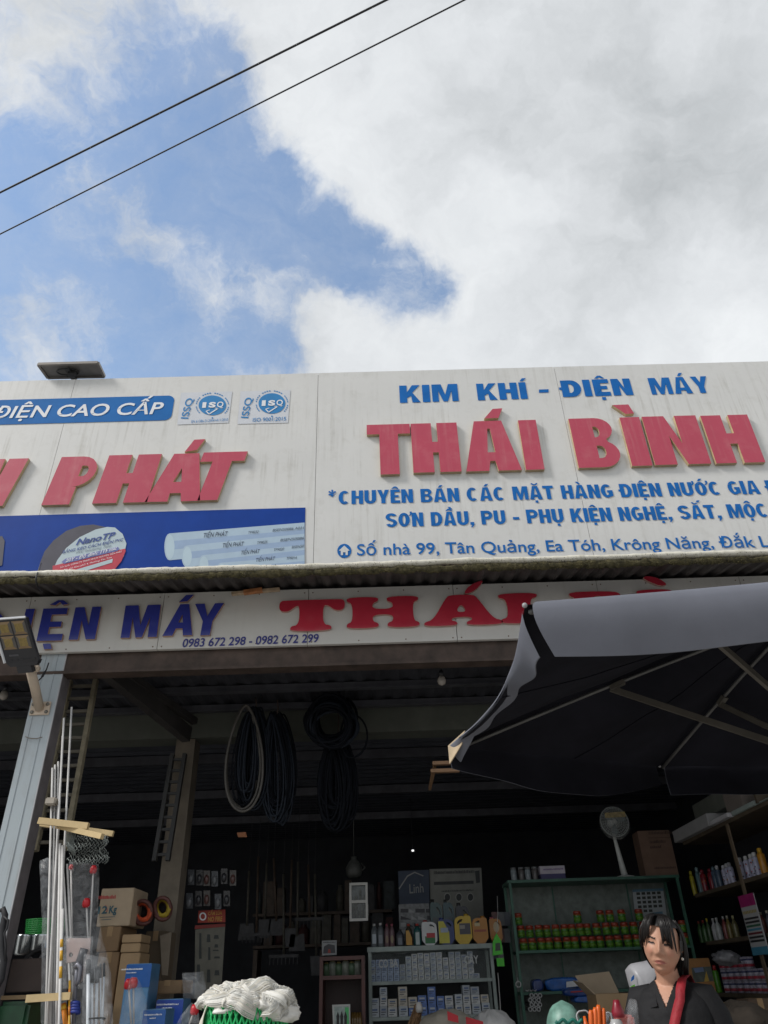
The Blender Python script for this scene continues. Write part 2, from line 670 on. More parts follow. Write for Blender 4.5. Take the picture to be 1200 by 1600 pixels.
def grotesque(ch, w, s, t):
    """heavy block capitals: outlines in a cell of height 1 and width w; s stem width, t bar thickness"""
    c = w / 2
    if ch == 'T':
        return [[(0, 1), (0, 1 - t), (c - s / 2, 1 - t), (c - s / 2, 0), (c + s / 2, 0), (c + s / 2, 1 - t), (w, 1 - t), (w, 1)]]
    if ch == 'H':
        h0, h1 = .5 - t * .45, .5 + t * .45
        return [[(0, 0), (0, 1), (s, 1), (s, h1), (w - s, h1), (w - s, 1), (w, 1), (w, 0), (w - s, 0), (w - s, h0), (s, h0), (s, 0)]]
    if ch == 'I':
        return [[(0, 0), (0, 1), (w, 1), (w, 0)]]
    if ch == 'A':
        a = c - s * .62
        k = a * .2
        return [[(0, 0), (a, 1), (w - a, 1), (w, 0), (w - s, 0), (w - s - k * .8, .19), (s + k * .8, .19), (s, 0)],
                [(s * .86 + a * .30, .36), (w - s * .86 - a * .30, .36), (c + .02, .84), (c - .02, .84)]]
    if ch == 'N':
        return [[(0, 0), (0, 1), (s, 1), (w - s, .42), (w - s, 1), (w, 1), (w, 0), (w - s, 0), (s, .58), (s, 0)]]
    if ch == 'M':
        return [[(0, 0), (0, 1), (s * 1.25, 1), (c, .38), (w - s * 1.25, 1), (w, 1), (w, 0), (w - s * .85, 0), (w - s * .85, .62),
                 (c + s * .3, 0), (c - s * .3, 0), (s * .85, .62), (s * .85, 0)]]
    if ch == 'Y':
        return [[(0, 1), (s, 1), (c, .62), (w - s, 1), (w, 1), (c + s * .5, .38), (c + s * .5, 0), (c - s * .5, 0), (c - s * .5, .38)]]
    if ch == 'E':
        return [[(0, 0), (0, 1), (w, 1), (w, 1 - t), (s, 1 - t), (s, .5 + t * .42), (w * .86, .5 + t * .42), (w * .86, .5 - t * .42),
                 (s, .5 - t * .42), (s, t), (w, t), (w, 0)]]
    if ch == 'P':
        return [[(0, 0), (0, 1), (w * .55, 1)] + arc(w * .55, .68, w * .45, .32, 90, -90) + [(s, .36), (s, 0)],
                [(s * .92, .575), (s * .92, .80), (max(s + .03, w * .58), .80)] + arc(max(s + .03, w * .58), .688, w * .10, .112, 90, -90, 8)]
    if ch == 'B':
        return [[(0, 0), (0, 1), (w * .55, 1)] + arc(w * .58, .765, w * .37, .235, 90, -60, 9) + arc(w * .58, .27, w * .42, .27, 60, -90, 10),
                [(s, .60), (s, .82), (w * .55, .82)] + arc(w * .55, .71, w * .10, .11, 90, -90, 6),
                [(s, .18), (s, .43), (w * .58, .43)] + arc(w * .58, .305, w * .12, .125, 90, -90, 6)]
    if ch == 'C':
        return [arc(c, .5, c, .5, 48, 312, 22) + arc(c, .5, c - s, .5 - t * .95, 305, 55, 20)]
    if ch == 'G':
        return [arc(c, .5, c, .5, 45, 300, 22) + [(w, .12), (w, .55), (c + .02, .55), (c + .02, .38), (w - s, .38), (w - s, .24)] + arc(c, .5, c - s, .5 - t * .95, 300, 55, 20)]
    if ch == 'O':
        return [arc(c, .5, c, .5, 0, 348, 30), arc(c, .5, c - s, .5 - t * .95, 0, 345, 24)]
    if ch == 'U':
        return [[(0, 1), (0, .32)] + arc(c, .32, c, .32, 190, 350, 14) + [(w, .32), (w, 1), (w - s, 1), (w - s, .32)] + arc(c, .32, c - s, .32 - t, 345, 195, 10) + [(s, .32), (s, 1)]]
    if ch == 'K':
        return [[(0, 0), (0, 1), (s, 1), (s, .60), (w - s * 1.05, 1), (w, 1), (w * .62, .57), (w, 0), (w - s * 1.1, 0), (s + (w - s) * .30, .38), (s, .27), (s, 0)]]
    if ch == 'S':
        return [arc(c, .72, c, .28, 20, 270, 14) + arc(c, .285, c - s * .95, .285 - t * .9 if t < .26 else .06, 90, -90, 8) + arc(c, .285, c - s * .95, .285 - t * .9 if t < .26 else .06, 270, 200, 5)
                + arc(c, .285, c, .285, 200, 450, 18)[0:14] + arc(c, .285, c, .285, 50, 88, 4) + arc(c, .72, c - s * .95, .28 - t * .9 if t < .26 else .06, 270, 90, 8) + arc(c, .72, c - s * .95, .28 - t * .9 if t < .26 else .06, 90, 20, 5)]
    if ch == 'd':
        return [[(0, 0), (0, 1), (w * .5, 1)] + arc(w * .5, .5, w * .5, .5, 90, -90, 12),
                [(s, t), (s, 1 - t), (w * .45, 1 - t)] + arc(w * .45, .5, w * .5 - s * .85, .5 - t, 90, -90, 10)]
    if ch == ',':
        return [[(0, 0), (0, .2), (w, .2), (w, 0), (w * .4, -.2), (w * .1, -.14), (w * .45, 0)]]
    if ch == '-':
        return [[(0, .30), (0, .48), (w, .48), (w, .30)]]
    if ch == 'D':      # with its bar
        return [[(0, 0), (0, .42), (-.08, .42), (-.08, .58), (0, .58), (0, 1), (w * .5, 1)] + arc(w * .5, .5, w * .5, .5, 90, -90, 12),
                [(s, t), (s, .42), (s + .16, .42), (s + .16, .58), (s, .58), (s, 1 - t), (w * .45, 1 - t)] + arc(w * .45, .5, w * .5 - s * .85, .5 - t, 90, -90, 10)]


BASE_OF = {}
for _b, _l in (('A', 'ÁÀẶẮẦ'), ('E', 'ÊỆ'), ('I', 'ÍÌỊ'), ('O', 'ƠỚỘ'), ('U', 'ƯỤ'), ('Y', 'Ý')):
    for _c in _l:
        BASE_OF[_c] = _b
MARKS = {'Á': 'a', 'À': 'g', 'Ặ': 'b.', 'Ắ': 'ba', 'Ầ': 'cg', 'Ê': 'c', 'Ệ': 'c.', 'Í': 'a', 'Ì': 'g', 'Ị': '.', 'Ơ': 'h', 'Ớ': 'ha', 'Ộ': 'c.', 'Ư': 'h', 'Ụ': '.', 'Ý': 'a'}
WIDTHS = {'M': 1.32, 'I': 0, '-': .55, ',': .34, ' ': .55, 'E': .82, 'T': .92, 'A': 1.08, 'Y': 1.02, 'K': 1.05}


def heavy_text(mb, body, pl, pr, capy, Y, cw=.60, s=.23, t=.18, gap=.10, mi=0, lift=.004, words=None):
    """a printed line of heavy capitals, fitted between two baseline pixels"""
    out, mb = ([], MB()) if words else (None, mb)
    a, b = P(pl[0], pl[1], Y), P(pr[0], pr[1], Y)
    H = P(pl[0], capy, Y).z - a.z
    x, glyphs = 0.0, []
    for ch in body:
        if ch == ' ':
            x += cw * WIDTHS[' ']
            glyphs.append(None)
            continue
        base = BASE_OF.get(ch, {'Đ': 'd', 'D': 'd'}.get(ch, ch))
        wd = s if base == 'I' else cw * WIDTHS.get(base, 1.0)
        ps = [list(q) for q in grotesque(base, wd, s, t)]
        c = wd / 2
        if ch == 'Đ':
            ps.append([(-.11, .43), (-.11, .58), (-.004, .58), (-.004, .43)])
        hi = 1.06
        for m_ in MARKS.get(ch, ''):
            dx = .16 if (m_ in 'ag' and len(MARKS[ch]) > 1 and 'h' not in MARKS[ch]) else 0
            if m_ == 'a':
                ps.append([(c - .10 + dx, hi), (c + .04 + dx, hi + .19), (c + .24 + dx, hi + .19), (c + .06 + dx, hi)])
            elif m_ == 'g':
                ps.append([(c + .08 + dx, hi), (c - .06 + dx, hi + .19), (c - .24 + dx, hi + .19), (c - .06 + dx, hi)])
            elif m_ == 'c':
                ps.append([(c - .24, hi), (c - .07, hi + .17), (c + .07, hi + .17), (c + .24, hi), (c + .10, hi), (c, hi + .07), (c - .10, hi)])
                hi += .10
            elif m_ == 'b':
                ps.append(arc(c, hi + .17, .22, .17, 180, 360, 10) + arc(c, hi + .17, .11, .08, 360, 180, 8))
                hi += .10
            elif m_ == '.':
                ps.append([(c - .09, -.24), (c - .09, -.07), (c + .09, -.07), (c + .09, -.24)])
            elif m_ == 'h':
                ps.append([(wd - .06, .80), (wd + .04, .88), (wd + .02, 1.08), (wd + .16, 1.08), (wd + .17, .90), (wd + .05, .76)])
        glyphs.append((x, ps))
        x += wd + gap + (.06 if 'h' in MARKS.get(ch, '') else 0)
    x -= gap
    ux = (b - a).normalized()
    k = (b - a).length / x
    n = 0
    for g_ in glyphs:
        if g_ is None:
            if words:
                mb.build('word', words[0], words[1])
                mb = MB()
            continue
        x0, ps = g_
        for q in (ps,):
            vs, fs, ns = outline(q)
            for f in fs:
                h_ = lift + (n % 37) * 0.00005
                n += 1
                mb.add([(a.x + ux.x * k * (x0 + vs[i].x), Y - h_, a.z + ux.z * k * (x0 + vs[i].x) + H * vs[i].y) for i in f], [tuple(range(len(f)))], mi)
    if words:
        mb.build('word', words[0], words[1])


def slabserif(ch):
    """fat rounded slab capitals in a unit cell"""
    if ch == 'T':
        p = [[(0, .66), (.0, .98), (.12, 1.0), (.88, 1.0), (1.0, .98), (1.0, .66), (.86, .62), (.74, .82), (.67, .80), (.67, .2), (.80, .16), (.80, 0),
              (.18, 0), (.18, .16), (.31, .2), (.31, .80), (.26, .82), (.14, .62)]]
    elif ch == 'H':
        p = [[(0, 0), (0, .15), (.08, .2), (.08, .8), (0, .85), (0, 1), (.44, 1), (.44, .85), (.36, .8), (.36, .6), (.64, .6), (.64, .8), (.56, .85), (.56, 1), (1, 1),
              (1, .85), (.92, .8), (.92, .2), (1, .15), (1, 0), (.56, 0), (.56, .15), (.64, .2), (.64, .42), (.36, .42), (.36, .2), (.44, .15), (.44, 0)]]
    elif ch == 'A':
        p = [[(0, 0), (0, .13), (.12, .2), (.30, .92), (.36, 1), (.64, 1), (.70, .92), (.88, .2), (1, .13), (1, 0), (.54, 0), (.54, .12), (.62, .17), (.60, .27),
              (.38, .27), (.34, .17), (.42, .12), (.42, 0)], [(.41, .43), (.56, .43), (.485, .72)]]
    elif ch == 'I':
        p = [[(0, 0), (0, .15), (.2, .2), (.2, .8), (0, .85), (0, 1), (1, 1), (1, .85), (.8, .8), (.8, .2), (1, .15), (1, 0)]]
    elif ch == 'B':
        p = [[(0, 0), (0, .15), (.1, .2), (.1, .8), (0, .85), (0, 1), (.65, 1), (.93, .94), (.93, .60), (.80, .52), (1.0, .44), (1.0, .06), (.7, 0)],
             [(.42, .6), (.42, .84), (.6, .84), (.62, .6)], [(.42, .16), (.42, .44), (.64, .44), (.66, .16)]]
    return [chaikin(q, 2) for q in p]


def raised_letter(polys, mapping, depth, Y, mats, parent, name='letter', extra=None):
    """a letter standing proud of a sign: face in mats[0], returns in mats[1]"""
    mb = MB()
    vs, fs, ns = outline([[mapping(x, z) for x, z in q] for q in polys], depth)
    ms = [0 if n.z > 0.5 else 1 for n in ns]
    mb.add([(v.x, Y - depth / 2 - v.z - 0.003, v.y) for v in vs], [tuple(f) for f in fs], 0, False, ms)
    return mb.build(name, mats, parent)


def cell(x0, x1, z0, z1, shear=0.0, w=1.0):
    """maps a letter's cell (width w, height 1) on the facade; shear leans the top sideways in metres"""
    return lambda x, z: (x0 + (x1 - x0) * x / w + shear * z, z0 + (z1 - z0) * z)

# ------------------------------------------------------------------ setting
FA, FB = 4.8, 5.5       # depth of the lower sign and of the big boards
rng = random.Random(3)

g = MB()
g.quad((-400, -400, 0), (400, -400, 0), (400, 900, 0), (-400, 900, 0))
g.build('ground', M('ground_concrete', (0.36, 0.345, 0.32), 0.85, 0.25, 0.7, bump=0.3, bscale=30), kind='structure')
g = MB()
g.quad((-60, -14, 0.004), (60, -14, 0.004), (60, -4.5, 0.004), (-60, -4.5, 0.004))
g.build('road', M('asphalt', (0.06, 0.06, 0.062), 0.85, 0.2, 3, bump=0.4, bscale=120), kind='structure')
g = MB()
g.box(-6.9, 4.0, 4.9, 12.9, 0.0, 0.12)
g.build('shop_floor', M('floor_tile', (0.13, 0.125, 0.12), 0.5, 0.2, 2), kind='structure')

m_dark = M('dark_wall', (0.035, 0.037, 0.045), 0.8, 0.25, 3)
m_plaster = M('grey_green_plaster', (0.085, 0.09, 0.075), 0.85, 0.2, 4)
m_pillar = M('brown_pillar_plaster', (0.155, 0.13, 0.10), 0.85, 0.3, 5)
m_roof = M('zinc_roof_sheet', (0.10, 0.105, 0.125), 0.5, 0.25, 5, metal=0.3)
m_steel = M('dark_steel', (0.115, 0.115, 0.13), 0.45, 0.25, 6, metal=0.6)
m_rust = M('rust_brown_steel', (0.075, 0.052, 0.042), 0.7, 0.4, 9)

# the building: walls, ceiling, header beam, pillar, roof
bld = thing('shop_building', 'deep open-fronted hardware shop with dark interior behind the lower sign', 'building', (0, 8, 0))
w = MB()
w.box(-7.1, 4.2, 12.9, 13.05, 0, 4.3)
w.build('back_wall', m_dark, bld)
w = MB()
w.box(-7.1, -6.95, 5.0, 12.9, 0, 4.3)
w.build('side_wall', m_dark, bld)
w = MB()
w.box(4.05, 4.2, 5.0, 12.9, 0, 4.3)
w.build('side_wall', m_dark, bld)
w = MB()
w.box(-7.2, 4.3, 5.62, 13.1, 4.32, 4.42)
w.build('roof', m_roof, bld)
w = MB()
w.box(-6.95, 4.05, 6.2, 6.42, 3.255, 3.47)
w.build('header_beam', m_plaster, bld)
# inner ceiling of ribbed sheet, ribs parallel to the front
prof = []
n = 150
for i in range(n + 1):
    y = 6.42 + (12.9 - 6.42) * i / n
    prof.append((y, 3.50 + (0.022 if (i % 4) in (1, 2) else 0.0)))
w = MB()
w.add([(x, y, z) for y, z in prof for x in (-6.95, 4.05)], [(2 * i, 2 * i + 1, 2 * i + 3, 2 * i + 2) for i in range(n)])
w.build('ceiling', M('ribbed_ceiling', (0.07, 0.074, 0.09), 0.5, 0.25, 4, metal=0.2), bld)
for y in (7.6, 9.2, 10.8):
    w = MB()
    w.box(-6.95, 4.05, y, y + 0.06, 3.40, 3.49)
    w.build('purlin', m_steel, bld)
# pillar under the header
w = MB()
xa, xb = P(277, 1150, 6.22).x, P(306, 1150, 6.22).x
w.box(xa, xb, 6.215, 6.40, 0.12, 3.25)
w.build('pillar', m_pillar, bld)

# ------------------------------------------------------------------ awning in front of it
awn = thing('awning', 'mossy corrugated metal awning jutting out above the lower sign', 'awning', (0, 5, 3.4))


def eave_z(y):
    return 3.835 + 0.20 * (y - 4.35)


N = 760
vs, fs = [], []
x0, x1 = -6.2, 5.6
for i in range(N + 1):
    x = x0 + (x1 - x0) * i / N
    ph = (x / 0.11) % 1.0
    dz = 0.022 * (1 if ph < .32 else (0 if ph > .5 and ph < .82 else (1 - (ph - .32) / .18 if ph < .82 else (ph - .82) / .18)))
    for y in (4.35, 4.9, 5.47):
        vs.append((x, y, eave_z(y) + dz))
for i in range(N):
    for j in range(2):
        a = i * 3 + j
        fs.append((a, a + 3, a + 4, a + 1))
w = MB()
w.add(vs, fs)
w.build('corrugated_sheet', M('old_eave_sheet', (0.075, 0.066, 0.064), 0.65, 0.4, 7, metal=0.15), awn)
# flat soffit sheet over the bay, with ribs running inwards
vs, fs = [], []
N = 300
for i in range(N + 1):
    x = -6.9 + 11.0 * i / N
    dz = 0.018 if (i % 4) in (1, 2) else 0.0
    for y in (4.86, 6.2):
        vs.append((x, y, 3.50 + dz))
for i in range(N):
    a = i * 2
    fs.append((a, a + 2, a + 3, a + 1))
w = MB()
w.add(vs, fs)
w.build('soffit', M('soffit_sheet', (0.045, 0.046, 0.055), 0.6, 0.3, 5, metal=0.2), awn)
for y in (5.17, 5.63, 6.08):
    w = MB()
    w.box(-6.9, 4.05, y, y + 0.045, 3.437, 3.492)
    w.box(-6.9, 4.05, y - 0.012, y, 3.437, 3.452)
    w.build('purlin', m_steel, awn)
w = MB()
w.box(-6.9, 4.1, 4.85, 4.95, 3.325, 3.475)
w.box(-6.9, 4.1, 4.835, 4.85, 3.325, 3.345)
w.build('fascia_beam', m_rust, awn)
# rafters from post to pillar
for a, b in ((P(165, 1046, 4.95), P(293, 1146, 6.1)), (P(165, 1046, 4.95) + Vector((-2.5, 0, 0)), P(293, 1146, 6.1) + Vector((-3.0, 0, 0)))):
    w = MB()
    w.bar((a.x, a.y, 3.40), (b.x, b.y, 3.25), 0.07, 0.12)
    w.bar((a.x + .05, a.y + .1, 3.44), (b.x + .05, b.y, 3.36), 0.05, 0.05)
    w.build('rafter', M('rafter_steel', (0.035, 0.031, 0.03), 0.7, 0.3, 6), awn)

# the lip: pale weathered edge flashing, and moss hanging under it
def wobble(x, k, amp):
    return amp * mnoise.fractal(Vector((x * k, 0.3, k)), 0.9, 2.0, 4)


rings, mrings = [], []
N = 900
for i in range(N + 1):
    x = x0 + (x1 - x0) * i / N
    zc = 3.834 + wobble(x, 1.7, 0.006)
    r = 0.022 + wobble(x, 5, 0.005) + wobble(x, 26, 0.003)
    rings.append([Vector((x, 4.335 + r * 1.1 * math.cos(t), zc + r * math.sin(t))) for t in [2 * math.pi * k / 10 for k in range(10)]])
    r2 = 0.024 + wobble(x, 9, 0.012) + wobble(x + 40, 40, 0.006)
    zc2 = 3.790 + wobble(x + 9, 6, 0.008)
    mrings.append([Vector((x, 4.34 + r2 * 0.9 * math.cos(t), zc2 + r2 * math.sin(t)
                            + 0.007 * mnoise.noise(Vector((x * 70, k * 1.7, 5))))) for k, t in enumerate([2 * math.pi * k / 10 for k in range(10)])])
w = MB()
w.loft(rings)
w.build('edge_flashing', dirty_panel('weathered_flashing', (0.66, 0.63, 0.54), (0.20, 0.18, 0.10), 1.0), awn)
w = MB()
w.loft(mrings, 0, False)
for i in range(15000):
    x = rng.uniform(-4.2, 4.0)
    dens = 0.5 + wobble(x, 2.2, 0.9)
    if rng.random() > dens + .35:
        continue
    t = rng.uniform(2.4, 5.0)
    z = 3.790 + 0.026 * math.sin(t) + rng.uniform(-.004, .006)
    y = 4.34 + 0.026 * math.cos(t)
    if rng.random() < .16:
        z = 3.822 + rng.uniform(-.02, .012)
        y = 4.308
    s_ = rng.uniform(.002, .006)
    a = Vector((x, y - .001, z))
    up = Vector((rng.uniform(-.5, .5), -rng.uniform(.2, 1), rng.uniform(-1, .6))) * s_ * 1.8
    w.add([a + Vector((-s_ * .5, 0, 0)), a + Vector((s_ * .5, 0, 0)), a + up], [(0, 1, 2)], 1 if rng.random() < .4 else 0)
w.build('moss', [M('moss_dark', (0.07, 0.06, 0.028), 0.95, 0.7, 22, bump=.6), M('moss_olive', (0.15, 0.125, 0.045), 0.95, 0.4, 30)], awn)

# black wire slung over the lip
w = MB()
w.tube([P(64, 880, 5.4), P(60, 893, 4.33), P(57, 899, 4.29), P(56, 908, 4.295), P(59, 916, 4.34), P(66, 925, 4.6)], .006, 6)
w.build('loose_wire', M('wire_black', (0.02, 0.02, 0.02), .5), awn)

# front posts: pressed steel channel, pale blue-grey front, side shade put into its purple-grey colour
def post(x, parent):
    w = MB()
    wd, dp = 0.168, 0.15
    zt = 3.60
    w.box(x, x + wd, 4.84, 4.845, 0, zt, 0)
    w.box(x + .03, x + .036, 4.836, 4.8395, 0, zt, 0)
    w.box(x + .11, x + .116, 4.836, 4.8395, 0, zt, 0)
    w.box(x + wd - .006, x + wd, 4.8455, 4.84 + dp, 0, zt, 1)
    w.box(x, x + .006, 4.8455, 4.84 + dp, 0, zt, 1)
    w.box(x + .0065, x + .045, 4.84 + dp - .006, 4.84 + dp - .001, 0, zt, 1)
    w.box(x + wd - .045, x + wd - .0065, 4.84 + dp - .006, 4.84 + dp - .001, 0, zt, 1)
    w.box(x + wd + .0005, x + wd + .006, 4.84, 4.853, 0, zt, 2)
    return w.build('post', [dirty_panel('post_paint', (0.41, 0.46, 0.49), (0.20, 0.17, 0.15), 1.1), M('post_shade_side', (0.21, 0.19, 0.20), 0.55, 0.3, 5, metal=.2),
                            M('post_edge', (0.5, 0.5, 0.52), 0.5, 0.1, 5)], parent)


post(-2.362, awn)
post(2.75, awn)
# bit of wire tied round the front post
w = MB()
a = [P(px, py, 4.825) for px, py in ((40, 1151), (44, 1153), (50, 1154), (58, 1154), (64, 1152), (66, 1152))]
w.tube(a, 0.003, 6)
w.build('wire_tie', M('old_wire', (0.16, 0.13, 0.1), 0.6), awn)

# ------------------------------------------------------------------ big boards on the roof edge
m_panel = dirty_panel('white_panel', (0.665, 0.66, 0.64), (0.26, 0.24, 0.19), 0.95)
m_red = dirty_panel('faded_red_face', (0.48, 0.062, 0.105), (0.56, 0.26, 0.26), 0.9)
m_gold = M('gold_letter_edge', (0.50, 0.38, 0.22), 0.5, 0.2, 9)
m_blue = M('sign_blue', (0.010, 0.135, 0.44), 0.6, 0.10, 6, spec=.15)
m_seam = M('panel_seam', (0.25, 0.23, 0.21), 0.8)
TOP, BOT = 6.70, 4.10
SX = (-7.9, -5.44, -3.0, -0.55, 1.846, 4.29)

boardL = thing('billboard', 'white rooftop board with slanted red PHÁT letters, blue product band and two round stickers', 'billboard', (-3.2, 5.5, 4.1), 'rooftop boards')
boardR = thing('billboard', 'white rooftop board with red THÁI BÌNH letters and blue lines of text', 'billboard', (1.9, 5.5, 4.1), 'rooftop boards')
for i in range(len(SX) - 1):
    par = boardL if i < 3 else boardR
    w = MB()
    w.box(SX[i] + .0018, SX[i + 1] - .0018, 5.5, 5.506, BOT, TOP, 0)
    w.box(SX[i] + .004, SX[i + 1] - .004, 5.5065, 5.56, TOP - .006, TOP, 0)
    w.build('panel', m_panel, par)
for par, xs in ((boardL, (-7.9, -.55)), (boardR, (-.55, 4.29))):
    w = MB()
    w.box(xs[0] - .005, xs[1] + .002, 5.510, 5.514, BOT, TOP - .02)
    for k in range(8):
        x = xs[0] + (xs[1] - xs[0]) * (k + .5) / 8
        w.box(x - .02, x + .02, 5.5145, 5.56, BOT, TOP - .02)
    w.box(xs[0] + .01, xs[1] - .01, 5.5605, 5.60, TOP - .1, TOP - .05)
    w.box(xs[0] + .01, xs[1] - .01, 5.5605, 5.60, BOT, BOT + .06)
    w.build('frame', m_seam, par)


def big_letter(ch, xl, xr, yb, yt, parent, s=None, t=.21, shear=0.0, depth=.036, mats=None, Y=FB, xmid=None, name='letter'):
    """letter from photograph pixels: foot from xl to xr on the row yb, top on the row yt"""
    a, b = P(xl, yb, Y), P(xr, yb, Y)
    top = P((xl + xr) / 2, yt, Y)
    Wd, Ht = b.x - a.x, top.z - a.z
    ww = Wd / Ht
    return raised_letter(grotesque(ch, ww, s if s else .28, t), cell(a.x, b.x, a.z, top.z, shear, ww), depth, Y, mats or [m_red, m_gold], parent, name), a.x, b.x, a.z, top.z


def accent(pts, parent, Y=FB, depth=.036, mats=None):
    q = [P(x, y, Y) for x, y in pts]
    return raised_letter([[(v.x, v.z) for v in q]], lambda x, z: (x, z), depth, Y, mats or [m_red, m_gold], parent, 'letter_accent')


# T H A I   B I N H on the right board (a T's foot row is given for its bar's width)
def T_letter(x0, x1, xs0, xs1, yb, yt, parent, shear=0.0, t=.2, **k):
    Y = k.get('Y', FB)
    a, b = P(x0, yt, Y), P(x1, yt, Y)
    zb = P((xs0 + xs1) / 2, yb, Y).z
    Ht = a.z - zb
    ww = (b.x - a.x) / Ht
    s = (P(xs1, yb, Y).x - P(xs0, yb, Y).x) / Ht
    return raised_letter(grotesque('T', ww, s, t), cell(a.x - shear, b.x - shear, zb, a.z, shear, ww), k.get('depth', .036), Y, k.get('mats') or [m_red, m_gold], parent)


T_letter(573, 640, 591, 621, 745, 668, boardR)
big_letter('H', 646, 721, 742.5, 665, boardR, .335, .24)
big_letter('A', 728, 815, 740.5, 661.5, boardR, .36)
accent([(756, 658), (769, 643), (784, 642), (778, 657)], boardR)
big_letter('I', 821, 850, 738, 660, boardR)
big_letter('B', 903, 973, 735, 657, boardR, .36)
big_letter('I', 986, 1018, 732, 655.5, boardR)
accent([(955, 637), (980, 636), (989, 650), (976, 651)], boardR)
big_letter('N', 1022, 1110, 730.5, 653.5, boardR, .36)
big_letter('H', 1117, 1194, 728, 652, boardR, .335, .24)

w = MB()
heavy_text(w, 'KIM', (625, 630), (717, 627), 603, FB, .90, .34, .24, .10)
w.build('heading_text', m_blue, boardR)
w = MB()
heavy_text(w, 'KHÍ', (747, 626), (825, 623.5), 600, FB, .90, .34, .24, .10)
w.build('heading_text', m_blue, boardR)
w = MB()
heavy_text(w, 'ĐIỆN', (880, 621), (990, 617.5), 595, FB, .90, .34, .24, .12)
w.build('heading_text', m_blue, boardR)
w = MB()
heavy_text(w, 'MÁY', (1019, 617), (1112, 614), 591, FB, .90, .32, .24, .10)
w.build('heading_text', m_blue, boardR)
w = MB()
flat_poly(w, [(842, 609), (857, 608.5), (857, 613.5), (842, 614)], FB)
w.build('heading_dash', m_blue, boardR)
w = MB()
facade_text(w, '*', (513, 783), (525, 783), 767, FB, .02)
w.build('asterisk', m_blue, boardR)
heavy_text(None, 'CHUYÊN BÁN CÁC MẶT HÀNG ĐIỆN NƯỚC GIA ĐÌNH', (529, 788.5), (1268, 770), 767.5, FB, .74, .27, .19, .085, words=(m_blue, boardR))
heavy_text(None, 'SƠN DẦU, PU - PHỤ KIỆN NGHỆ, SẮT, MỘC', (603, 824), (1203, 808), 802.5, FB, .74, .27, .19, .085, words=(m_blue, boardR))
w = MB()
facade_text(w, 'Số nhà 99, Tân Quảng, Ea Tóh, Krông Năng, Đắk Lắk', (558, 868), (1236, 854), 851, FB, .011)
flat_poly(w, [(x, y) for x, y in arc(538, 861, 11, 11, 0, 342, 19)], FB)
w.build('address_line', m_blue, boardR)
w = MB()
flat_poly(w, [(529.5, 861), (538, 853), (546.5, 861), (543.5, 861), (543.5, 868), (540, 868), (540, 863.5), (536, 863.5), (536, 868), (532.5, 868), (532.5, 861)], FB, lift=.007)
w.build('house_mark', m_panel, boardR)

# left board
m_bar = M('bar_blue', (0.012, 0.14, 0.42), 0.6, 0.1, 4, spec=.15)
m_white = M('print_white', (0.75, 0.76, 0.78), 0.5, 0.06, 6)
a, b, c = P(-420, 676, FB), P(267, 658, FB), P(262, 618, FB)
z0, z1 = P(260, 657, FB).z, P(260, 618.5, FB).z
r = .07
w = MB()
pts = [(a.x, z0)] + [(b.x - r + r * math.cos(rad(t)), z0 + r + r * math.sin(rad(t))) for t in range(-90, 1, 15)] + \
      [(b.x - r + r * math.cos(rad(t)), z1 - r + r * math.sin(rad(t))) for t in range(0, 91, 15)] + [(a.x, z1)]
vs, fs, ns = outline([pts])
w.add([(v.x, FB - .004, v.y) for v in vs], fs)
w.build('blue_bar', m_bar, boardL)
w = MB()
facade_text(w, 'DÂY CÁP ĐIỆN CAO CẤP', (-183, 659), (254, 647), 641.5, FB, .017, .16, lift=.007)
w.build('heading_text', m_white, boardL)


def slanted(ch, xl, xr, yb, yt, lean, parent, **k):
    sh = P(xl + lean, yt, FB).x - P(xl, yb, FB).x
    return big_letter(ch, xl, xr, yb, yt, parent, shear=sh, **k)


slanted('N', -63, 6, 796, 722, 44, boardL, s=.34)
slanted('P', 67, 132, 793, 718, 32, boardL, s=.46)
slanted('H', 146, 231, 790.5, 715, 27, boardL, s=.40, t=.24)
# A: leaning left foot, upright right side
a = [P(x, y, FB) for x, y in ((228, 788), (274, 713), (313, 712), (314, 786), (284, 787), (284, 774), (267, 774.5), (263, 787.5))]
hole = [P(x, y, FB) for x, y in ((272, 757), (285, 756.5), (286, 735))]
raised_letter([[(v.x, v.z) for v in a], [(v.x, v.z) for v in hole]], lambda x, z: (x, z), .036, FB, [m_red, m_gold], boardL)
accent([(290, 710), (305, 691), (322, 690), (309, 707)], boardL)
T_letter(320, 388, 320, 351, 785, 711, boardL, shear=P(350, 711, FB).x - P(335, 785, FB).x + .08)

# blue picture band with a printed roll of tape and pipes
m_band = M('band_blue', (0.007, 0.05, 0.29), 0.5, 0.12, 3, spec=.15)
zt = P(240, 800, FB).z
w = MB()
w.quad((-7.6, FB - .004, 4.15), (P(477, 860, FB).x, FB - .004, 4.15), (P(477, 800, FB).x, FB - .004, zt), (-7.6, FB - .004, zt))
w.build('blue_band', m_band, boardL)
w = MB()
flat_poly(w, [(62, 905), (63, 880), (70, 862), (84, 845), (104, 830), (126, 822), (146, 820), (166, 824), (180, 831), (186, 842), (180, 880), (150, 905)], FB, 0, .006)
face = [(82, 912), (82, 894), (90, 876), (104, 857), (125, 840), (150, 828), (168, 824), (180, 825), (192, 835), (198, 850), (194, 870), (180, 890), (165, 905), (150, 915)]
flat_poly(w, face, FB, 1, .008)
flat_poly(w, [(82, 912), (83, 885), (196, 858), (197, 862), (190, 878), (176, 895), (150, 915)], FB, 2, .010)
flat_poly(w, [(97, 879), (103, 874), (185, 855.5), (187, 859), (184, 862), (101, 882)], FB, 3, .012)
flat_poly(w, [(100, 897), (177, 874), (176, 880), (105, 902)], FB, 1, .012)
